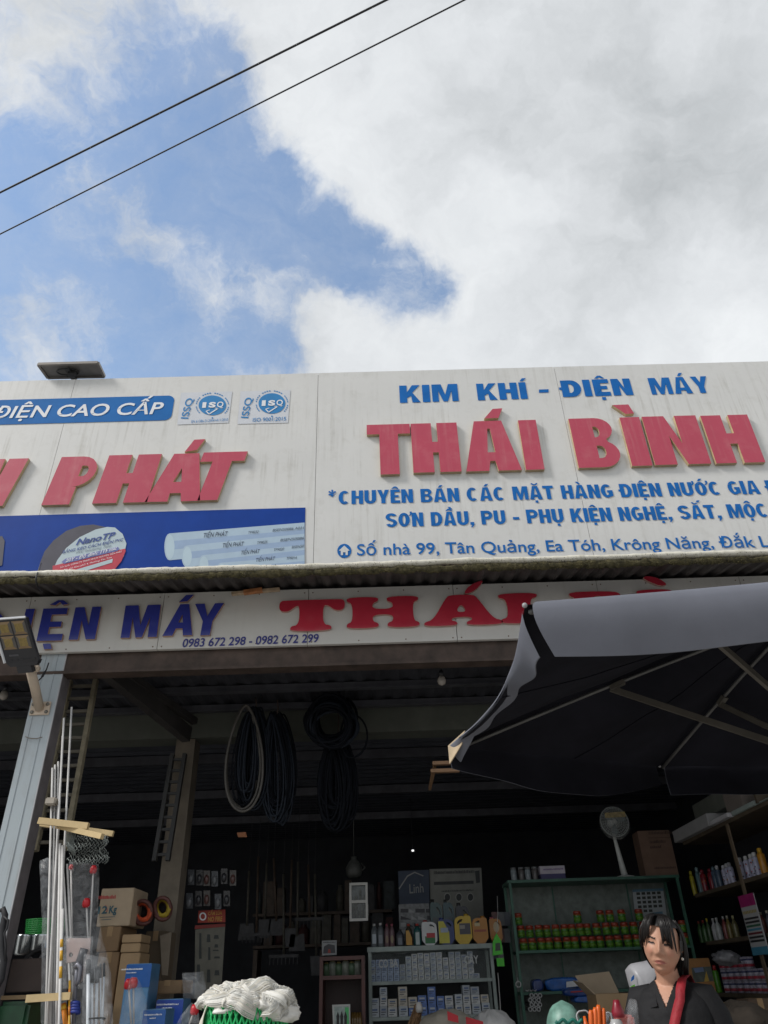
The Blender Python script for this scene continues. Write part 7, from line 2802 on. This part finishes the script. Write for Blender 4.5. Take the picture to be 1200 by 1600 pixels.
# colour card hanging from the upright
cx_ = RX - .03
q = [P(x, y, X=cx_) for x, y in ((1177, 1493), (1200, 1490), (1189, 1395), (1157, 1399))]
q[1] = Vector((cx_, q[1].y - .03, q[0].z))
q = [q[0], Vector((cx_, q[0].y - .30, q[0].z)), Vector((cx_, q[0].y - .30, P(1160, 1399, X=cx_).z)), Vector((cx_, q[0].y, P(1160, 1399, X=cx_).z))]
cd = thing('colour_card', 'hanging paint colour card with pink heading and rows of colour bars', 'card', q[0])
w = MB()
w.slab(*q, .005)
w.build('sheet', M('card_white', (.45, .45, .46), .5, .05, 9), cd)
H_ = q[3].z - q[0].z
w = MB()
def bar_(v0, v1, u0, u1, mi):
    y0b, y1b = q[0].y - .30 * u0, q[0].y - .30 * u1
    w.add([(cx_ - .002, y0b, q[0].z + H_ * v0), (cx_ - .002, y1b, q[0].z + H_ * v0), (cx_ - .002, y1b, q[0].z + H_ * v1), (cx_ - .002, y0b, q[0].z + H_ * v1)], [(0, 1, 2, 3)], mi)
bar_(.80, 1, 0, 1, 0)
for k in range(9):
    bar_(.68, .73, .05 + k * .1, .12 + k * .1, 1)
for k in range(7):
    bar_(.58 - k * .062, .615 - k * .062, .05, .95, (2, 2, 3, 4, 5, 2, 2)[k])
bar_(.0, .13, 0, 1, 4)
w.build('colour_bars', [M('card_pink', (.38, .02, .16), .5, .2, 20), M('card_yellow', (.45, .36, .12), .5), M('card_black', (.03, .03, .035), .5), M('card_green', (.03, .12, .07), .5), M('card_blue', (.06, .25, .38), .5), M('card_red2', (.15, .02, .03), .5)], cd)
# boxes and striped cans in the lowest visible bay
ob = thing('orange_box', 'orange-brown box with a dark picture right of the woman\'s head', 'box', P(1098, 1548, 6.6))
xa_, xb_, z0, z1 = pxbox(1080, 1120, 1550, 1497, 6.9)
w = MB()
w.box(xa_, xb_, 6.9, 7.1, zs_r[3] + .001 if zs_r[3] < z0 else z0, z1, bev=.004)
w.build('box', M('box_orange_dark', (.24, .11, .03), .6, .2, 12), ob)
w = MB()
flat_poly(w, [(1084, 1535), (1115, 1533), (1111, 1510), (1080, 1512)], 6.9, 0, .003)
flat_poly(w, [(1100, 1534), (1108, 1533), (1103, 1517)], 6.9, 1, .005)
flat_poly(w, [(1086, 1520), (1100, 1518), (1098, 1511), (1083, 1513)], 6.9, 2, .005)
w.build('box_picture', [M('pic_dark', (.05, .06, .05), .5, .4, 20), M('pic_yellow', (.34, .22, .03), .5), M('pic_blue', (.10, .14, .24), .5)], ob)
rack_can(1120, 1549, zs_r[3], 44, .028, (.08, .26, .02), (.42, .03, .03), 'green can with red cap at the left of the striped stacks', 'spray')
hs, rs = .085, .042
sp0 = None
for r_ in range(3):
    for k in range(8):
        y_ = rz(1129 + k * 10, 1545).y - .0
        loc = Vector((RX + .06, y_, zs_r[3] + .001 + r_ * (hs + .001)))
        lab = ('bottom', 'middle', 'top')[r_] + '-layer small can with white, red and blue bands on the right rack'
        if r_ == 2 and k > 4:
            continue
        if sp0 is None:
            sp0 = thing('striped_can', lab, 'can', loc, 'striped cans stacked on the right rack')
            w = MB()
            w.lathe(loc, [(rs, 0), (rs, hs * .99)], 14)
            w.build('can_body', M('stripe_white', (.36, .34, .42), .3, .5, 50), sp0)
            w = MB()
            w.lathe(loc + Vector((0, 0, hs * .15)), [(rs * 1.012, 0), (rs * 1.012, hs * .25)], 14)
            w.build('red_band', M('stripe_crimson', (.30, .03, .05), .35, .4, 40), sp0)
            w = MB()
            w.lathe(loc + Vector((0, 0, hs * .68)), [(rs * 1.012, 0), (rs * 1.012, hs * .14)], 14)
            w.build('blue_band', M('stripe_navy', (.03, .04, .12), .35, .4, 40), sp0)
        else:
            o = dup(sp0, (0, 0, 0), lab)
            o.location = loc
            o.rotation_euler = (0, 0, rng.uniform(0, 6))
lump('plastic_wrap', 'dim grey plastic wrapping lying on the striped cans', 'plastic', 1135, 1497, 6.6, .10, .08, .05, (.14, .14, .15), 5, .3)
lump('sack', 'dim brown sack under the striped cans at the right edge', 'sack', 1165, 1606, 5.6, .20, .2, .13, (.035, .027, .02), 6, .25, None, .9)
w = MB()
q = P(1128, 1596, 5.0)
w.ball(q, .03, .03, .035, 12, 0, .2, 3, 3)
w.build('red_pouch', M('pouch_red', (.4, .03, .03), .5), label='tiny red pouch at the bottom edge right of the woman', cat='pouch')

# ------------------------------------------------------------------ the woman
woman = thing('person', 'black-haired woman in a black polo shirt with a red shoulder strap, frowning', 'person', (1.24, 4.0, 0))
BY = rad(-32)                      # the body is turned to the left of the picture
BC = Vector((P(1043, 1530, 4.02).x, 4.02, 0))
BM = Matrix.Rotation(BY, 3, 'Z')
bw = lambda v: BM @ Vector((v[0] * .91, v[1], v[2] * BSC)) + BC
BSC = P(1043, 1531, 4.02).z / 1.385
HC = P(1034, 1477, 3.96)
HM = Matrix.Rotation(rad(-24), 3, 'Z') @ Matrix.Rotation(rad(11), 3, 'Y') @ Matrix.Rotation(rad(4), 3, 'X') @ Matrix.Diagonal((1.10, 1.02, .98))
hw_ = lambda v: HM @ Vector(v) + HC
gs = lambda a, s: math.exp(-(a / s) ** 2)


def head_pt(u, v):
    """v 0 crown to 1 chin, u round the head, face towards -y; local coordinates"""
    t = math.pi * v
    x = .074 * math.sin(t) * math.cos(u)
    y = .092 * math.sin(t) * math.sin(u)
    z = .118 * math.cos(t)
    lo = max(0, -z / .118)
    x *= 1 - .24 * lo ** 2.0
    if y > 0:
        y *= 1 - .45 * lo
    else:
        y *= 1 - .10 * lo
    z *= 1 + .02 * lo
    if y < 0:
        f = min(1, -y / .05)
        nose = .024 * gs(x, .012) * gs(z + .022, .017) + .012 * gs(x, .009) * gs(z - .004, .022) + .008 * gs(abs(x) - .014, .007) * gs(z + .030, .008)
        brow = .005 * gs(z - .034, .012) * gs(abs(x) - .03, .025)
        sock = -.010 * gs(abs(x) - .031, .017) * gs(z - .010, .012)
        lid = .0045 * gs(abs(x) - .031, .014) * gs(z - .012, .006)
        cheek = .007 * gs(abs(x) - .040, .018) * gs(z + .024, .018)
        fold = -.006 * gs(abs(x) - .026 - .30 * (-.03 - z), .005) * gs(z + .045, .016)
        lips = .008 * gs(x, .022) * gs(z + .058 + 5.5 * x * x, .006) + .009 * gs(x, .018) * gs(z + .071 + 5 * x * x, .007) - .007 * gs(x, .026) * gs(z + .065 + 5.5 * x * x, .003)
        chin = .009 * gs(x, .022) * gs(z + .102, .016) - .004 * gs(x, .02) * gs(z + .084, .006)
        y -= f * (nose + brow + sock + lid + cheek + fold + lips + chin)
    return Vector((x, y, z))


mb = MB()
nu, nv = 96, 80
rows = [[hw_(head_pt(2 * math.pi * k / nu, .001 + .998 * i / nv)) for k in range(nu)] for i in range(nv + 1)]
mb.loft(rows)
for s_ in (-1, 1):       # ears
    e0 = Vector((s_ * .074, .012, -.008))
    rr_ = [[hw_(e0 + Vector((s_ * (.010 * math.sin(a_)), .016 * math.cos(b_) * math.sin(a_) + .006 * (a_ / 3), .030 * math.sin(b_) * math.sin(a_)))) for b_ in [2 * math.pi * k / 12 for k in range(12)]] for a_ in (.05, .7, 1.4, 2.2, 3.0)]
    mb.loft(rr_)


def tor(z, cx, cy, hx, hy, n=40, sq=2.4):
    out = []
    for k in range(n):
        t = 2 * math.pi * k / n
        c, s = math.cos(t), math.sin(t)
        out.append((cx + hx * abs(c) ** (2 / sq) * (1 if c >= 0 else -1), cy + hy * abs(s) ** (2 / sq) * (1 if s >= 0 else -1), z))
    return out


TS = [(.80, 0, .01, .175, .125), (.92, 0, 0, .18, .125), (1.02, 0, 0, .155, .105), (1.12, 0, -.005, .165, .115), (1.20, 0, -.01, .178, .125), (1.27, 0, -.002, .185, .112),
      (1.315, 0, .008, .180, .095), (1.345, 0, .016, .150, .080), (1.368, 0, .022, .105, .066), (1.385, 0, .026, .072, .058)]
mb.loft([[bw(p) for p in tor(z, cx, cy, hx * .955, hy * .95)] for z, cx, cy, hx, hy in TS])
nk0 = bw((0, .026, 1.34))
nk1 = hw_((0, .022, -.055))
mb.tube([nk0, nk0.lerp(nk1, .5) + Vector((0, -.004, 0)), nk1], [.062, .050, .052], 20)
mb.tube([bw((0, .0, 1.30)), bw((0, .01, 1.36)), nk0.lerp(nk1, .4)], [.05, .056, .045], 16)
for s_ in (-1, 1):
    sh_ = bw((s_ * .165, .012, 1.31))
    el = bw((s_ * .225, .03, 1.03))
    wr = bw((s_ * .17, -.17, .93))
    mb.tube([bw((s_ * .10, .015, 1.315)), sh_, sh_.lerp(el, .5), el, el.lerp(wr, .35), wr], [.05, .052, .043, .036, .037, .025], 16)
    d = (wr - el).normalized()
    sd = d.cross(Vector((0, 0, 1))).normalized()
    pe = wr + d * .085
    mb.tube([wr, wr + d * .03, wr + d * .07, pe], [.025, .032, .036, .030], 12)
    for k, ln in enumerate((.066, .076, .072, .058)):
        f0 = pe + sd * (-.027 + .018 * k) - d * .012
        mb.tube([f0, f0 + d * ln * .45, f0 + d * ln * .75 - Vector((0, 0, .012)), f0 + d * ln * .9 - Vector((0, 0, .03))], [.0095, .009, .008, .006], 8)
    th = wr + d * .03 - sd * s_ * .03
    mb.tube([th, th - sd * s_ * .025 + d * .02, th - sd * s_ * .03 + d * .05 - Vector((0, 0, .008))], [.012, .011, .008], 8)
    hp = bw((s_ * .09, 0, .86))
    kn_ = bw((s_ * .095, -.01, .47))
    an = bw((s_ * .095, .02, .09))
    mb.tube([hp, hp.lerp(kn_, .5), kn_, kn_.lerp(an, .35), an], [.088, .075, .055, .055, .038], 16)
    mb.tube([an + Vector((0, 0, -.02)), bw((s_ * .10, -.06, .045)), bw((s_ * .105, -.15, .03))], [.04, .036, .026], 12)
body = mb.build('body', M('skin', (0.58, 0.315, 0.215), .5, .06, 30, spec=.4), woman)
rm = body.modifiers.new('fuse', 'REMESH')
rm.mode = 'VOXEL'
rm.voxel_size = .0038
rm.use_smooth_shade = True
dg = bpy.context.evaluated_depsgraph_get()
me = bpy.data.meshes.new_from_object(body.evaluated_get(dg))
body.modifiers.clear()
body.data = me
me.materials.clear()
for m_ in (MATS['skin'], M('lips', (0.42, 0.155, 0.125), .45, .08, 30), M('brow', (0.055, 0.035, 0.028), .8, .2, 60), M('lash', (0.03, 0.02, 0.018), .5, .1, 60), M('eye_dull', (0.36, 0.20, 0.145), .3, .1, 60),
           M('blush', (0.59, 0.29, 0.20), .5, .06, 30)):
    me.materials.append(m_)
HI = HM.inverted()
boff = Vector(wloc(body))
for p_ in me.polygons:
    l = HI @ (p_.center + boff - HC)
    p_.use_smooth = True
    if l.y > -.03 or abs(l.z) > .12:
        continue
    ax = abs(l.x)
    if ax < .022 and abs(l.z + .064 + 5.5 * ax * ax) < .0085 * (1 - (ax / .022) ** 2) + .0012:
        p_.material_index = 1
    elif .014 < ax < .047 and abs(l.z - (.027 + .22 * (ax - .014) - 5 * max(0, ax - .034) ** 2 * 3)) < .0046:
        p_.material_index = 2
    elif .018 < ax < .046 and abs(l.z - (.0105 - 9 * (ax - .032) ** 2)) < .0040:
        p_.material_index = 3
    elif .020 < ax < .043 and .0015 < l.z < .007:
        p_.material_index = 4
    elif gs(ax - .042, .02) * gs(l.z + .022, .02) > .6:
        p_.material_index = 5

# shirt with an open V neck
m_sh = M('black_cotton', (0.007, 0.007, 0.009), .8, .2, 14, bump=.35, bscale=40)
w = MB()
n = 180
TSS = []
for i in range(len(TS) - 1):
    for f in (0, .125, .25, .375, .5, .625, .75, .875):
        TSS.append([a + (b - a) * f for a, b in zip(TS[i], TS[i + 1])])
TSS.append(TS[-1])
loc_r = [tor(z, cx, cy, hx * 1.03, hy * 1.04, n) for z, cx, cy, hx, hy in TSS]
for r_ in loc_r:            # let the neckline run exactly along two columns of points
    hv = (r_[0][2] - 1.285) * .52
    if hv <= 0:
        continue
    for sg in (-1, 1):
        k_ = min((k for k in range(n) if r_[k][1] < .005), key=lambda k: abs(r_[k][0] - (sg * hv - .004)))
        r_[k_] = (sg * hv - .004, r_[k_][1], r_[k_][2])
vs = []
for r_ in loc_r:
    for p_ in r_:
        q = bw(p_)
        q += (q - bw((0, 0, p_[2]))).normalized() * .005 * mnoise.fractal(q * 13, .9, 2.0, 3)
        vs.append(q)
fs = []
for i in range(len(loc_r) - 1):
    for k in range(n):
        k2 = (k + 1) % n
        c = [sum(loc_r[a][b][j] for a, b in ((i, k), (i, k2), (i + 1, k), (i + 1, k2))) / 4 for j in range(3)]
        if c[1] < 0.005 and c[2] > 1.285 and abs(c[0] + .004) < (c[2] - 1.285) * .52:
            continue
        fs.append((i * n + k, i * n + k2, (i + 1) * n + k2, (i + 1) * n + k))
w.add(vs, fs, 0, True)
for s_ in (-1, 1):
    w.tube([bw((s_ * .10, .015, 1.315)), bw((s_ * .155, .014, 1.312)), bw((s_ * .19, .02, 1.25)), bw((s_ * .212, .026, 1.13))], [.062, .068, .062, .060], 18, cap=False)
    # collar leaf
    a0, a1 = bw((s_ * .066, .05, 1.405)), bw((s_ * .060, -.035, 1.372))
    tip = bw((s_ * .040, -.112, 1.295))
    o0, o1, o2 = bw((s_ * .092, .05, 1.372)), bw((s_ * .098, -.040, 1.335)), bw((s_ * .075, -.104, 1.288))
    b0 = bw((s_ * .0, .088, 1.408))
    b1 = bw((s_ * .0, .100, 1.372))
    pa = [b0, a0, a1, tip]
    po = [b1, o0, o1, o2]
    up = Vector((0, 0, .004))
    vs_ = [q + (q - bw((0, .02, q.z))).normalized() * .006 for q in pa + po] + [q - up for q in pa + po]
    w.add(vs_, [(0, 1, 5, 4), (1, 2, 6, 5), (2, 3, 7, 6), (8, 12, 13, 9), (9, 13, 14, 10), (10, 14, 15, 11), (4, 5, 13, 12), (5, 6, 14, 13), (6, 7, 15, 14), (3, 11, 15, 7), (0, 8, 9, 1), (1, 9, 10, 2), (2, 10, 11, 3)])
w.build('shirt', m_sh, woman)
w = MB()
for s_ in (-1, 1):
    w.tube([bw((s_ * .085, 0, .90)), bw((s_ * .092, 0, .68)), bw((s_ * .095, -.005, .47)), bw((s_ * .095, .018, .10))], [.105, .092, .075, .065], 16)
w.loft([[bw(p_) for p_ in tor(z, 0, .005, hx, hy)] for z, hx, hy in ((.80, .178, .13), (.90, .186, .132), (.96, .17, .12))])
w.build('trousers', M('dark_trousers', (.03, .03, .04), .8), woman)
w = MB()
for s_ in (-1, 1):
    w.tube([bw((s_ * .097, .05, .035)), bw((s_ * .10, -.06, .04)), bw((s_ * .105, -.17, .03))], [.042, .046, .030], 12)
w.build('shoes', M('dark_shoes', (.02, .02, .02), .5), woman)

# red strap from her left shoulder across the chest
def chest(x, z):
    for i in range(len(TS) - 1):
        if TS[i][0] <= z <= TS[i + 1][0]:
            f = (z - TS[i][0]) / (TS[i + 1][0] - TS[i][0])
            cy, hx, hy = [TS[i][j] + (TS[i + 1][j] - TS[i][j]) * f for j in (2, 3, 4)]
            u = min(.999, abs(x) / (hx * 1.03))
            return Vector((x, cy - hy * 1.04 * (1 - u ** 2.4) ** (1 / 2.4) - .010, z))
    return Vector((x, .02, z))


w = MB()
pa = [Vector((.095, .085, 1.360)), Vector((.090, .03, 1.402)), Vector((.084, -.045, 1.388)), Vector((.079, -.100, 1.350))]
ctrl = [chest(.070 - .187 * f, 1.315 - .40 * f) + Vector((0, -.010 * (1 - f), 0)) for f in [i / 14 for i in range(15)]]
line = pa + ctrl
L_, R_ = [], []
for i, p_ in enumerate(line):
    d = (line[min(i + 1, len(line) - 1)] - line[max(0, i - 1)]).normalized()
    nn = Vector((p_.x * .5, -1, .1)) if i > 2 else Vector((0, -.2, 1))
    sd = d.cross(nn).normalized() * .021
    L_.append(bw(p_ + sd))
    R_.append(bw(p_ - sd))
vs_, fs_ = [], []
for a, b in zip(L_, R_):
    vs_ += [a, b]
off = BM @ Vector((0, .004, -.001))
k0 = len(vs_)
vs_ += [v + off for v in vs_]
for i in range(len(L_) - 1):
    a = 2 * i
    fs_ += [(a, a + 1, a + 3, a + 2), (k0 + a, k0 + a + 2, k0 + a + 3, k0 + a + 1), (a, a + 2, k0 + a + 2, k0 + a), (a + 1, k0 + a + 1, k0 + a + 3, a + 3)]
w.add(vs_, fs_, 0, True)
w.build('bag_strap', M('strap_red', (.36, .018, .03), .65, .12, 20, bump=.3, bscale=90), woman)

# hair: a shell over the skull, a fringe, side locks and hair behind the neck
m_hr = M('hair_black', (0.012, 0.010, 0.010), .42, .3, 40)
w = MB()
nu2, nv2 = 72, 60
vs_, fs_, keep = [], [], []
for i in range(nv2 + 1):
    for k in range(nu2):
        q = head_pt(2 * math.pi * k / nu2, .001 + .80 * i / nv2)
        s_ = 1.10 + .02 * mnoise.noise(q * 40)
        q2 = Vector((q.x * s_ * 1.03, (q.y if q.y > -.09 else -.09) * s_ + .004, q.z * 1.09 + .004))
        vs_.append(hw_(q2))
        keep.append(q)
for i in range(nv2):
    for k in range(nu2):
        k2 = (k + 1) % nu2
        c = (keep[i * nu2 + k] + keep[i * nu2 + k2] + keep[(i + 1) * nu2 + k] + keep[(i + 1) * nu2 + k2]) / 4
        face = c.y < .0 and c.z < .072 and abs(c.x) < .066 + .02 * max(0, -c.y - .02)
        ear = abs(c.x) > .055 and -.02 < c.y < .04 and c.z < -.012 and c.z > -.06
        if face or (ear and c.x > 0):
            continue
        fs_.append((i * nu2 + k, i * nu2 + k2, (i + 1) * nu2 + k2, (i + 1) * nu2 + k))
w.add(vs_, fs_, 0, True)


def lock(p0, p1, p2, p3, r0, spread=.0, n_=1):
    for _ in range(n_):
        j = lambda s: Vector((rng.gauss(0, s), rng.gauss(0, s * .6), rng.gauss(0, s * .5)))
        j0, j2 = j(spread * .5), j(spread)
        pts = []
        for i in range(9):
            t = i / 8
            a = (1 - t) ** 3
            b = 3 * t * (1 - t) ** 2
            c = 3 * t * t * (1 - t)
            d = t ** 3
            pts.append(hw_(Vector(p0) * a + Vector(p1) * b + Vector(p2) * c + Vector(p3) * d + j0 * (1 - t) + j2 * t))
        w.tube(pts, [r0 * (.7 + .5 * math.sin(math.pi * min(1, t * 1.2 / 1.0) * .5)) * (1 - .75 * (i / 8) ** 3) for i, t in enumerate([k / 8 for k in range(9)])], 5)


# fringe: parted a little right of the nose's line, strands falling to the brows on both sides
for k in range(60):
    u = rng.random()
    if k % 5 < 2:
        x0 = -.020 - .03 * u
        x3, z3 = -.040 - .030 * u, .040 - .045 * u + rng.uniform(-.012, .010)
    else:
        x0 = -.006 + .045 * u
        x3, z3 = .012 + .056 * u, .026 - .045 * u * u + rng.uniform(-.016, .010)
    lock((x0 * .6, -.035, .128), (x0 + x3 * .2, -.092, .122), (x3 * .85, -.108, .085), (x3, -.100 + abs(x3) * .52, z3), .0040, .003)
for k in range(16):      # short lock by the far temple
    u = rng.random()
    lock((-.05, -.02 + .03 * u, .11), (-.088, -.050 + .05 * u, .07), (-.088, -.040 + .06 * u, .03), (-.082, -.030 + .07 * u, .0 - .03 * u), .0042, .004)
for k in range(40):      # swept behind the near ear, down to the collar
    u = rng.random()
    lock((.05, .0 + .03 * u, .11), (.092, .01 + .05 * u, .06), (.096, .035 + .045 * u, -.03), (.080 + .012 * u, .035 + .05 * u, -.085 - .045 * u), .0046, .005)
for k in range(80):     # hair behind the neck
    u = rng.uniform(-.55, 1)
    lock((u * .06, .06, .08), (u * .085, .115, .03), (u * .085, .10, -.08), (u * .070 + .012, .085, -.115 - .03 * rng.random()), .0055, .008)
w.build('hair', m_hr, woman)
w = MB()
q = hw_((.080, -.004, -.042))
w.ball(q, .0062, n=12)
w.build('earring', M('pearl', (.75, .72, .66), .2, .02, 9), woman)
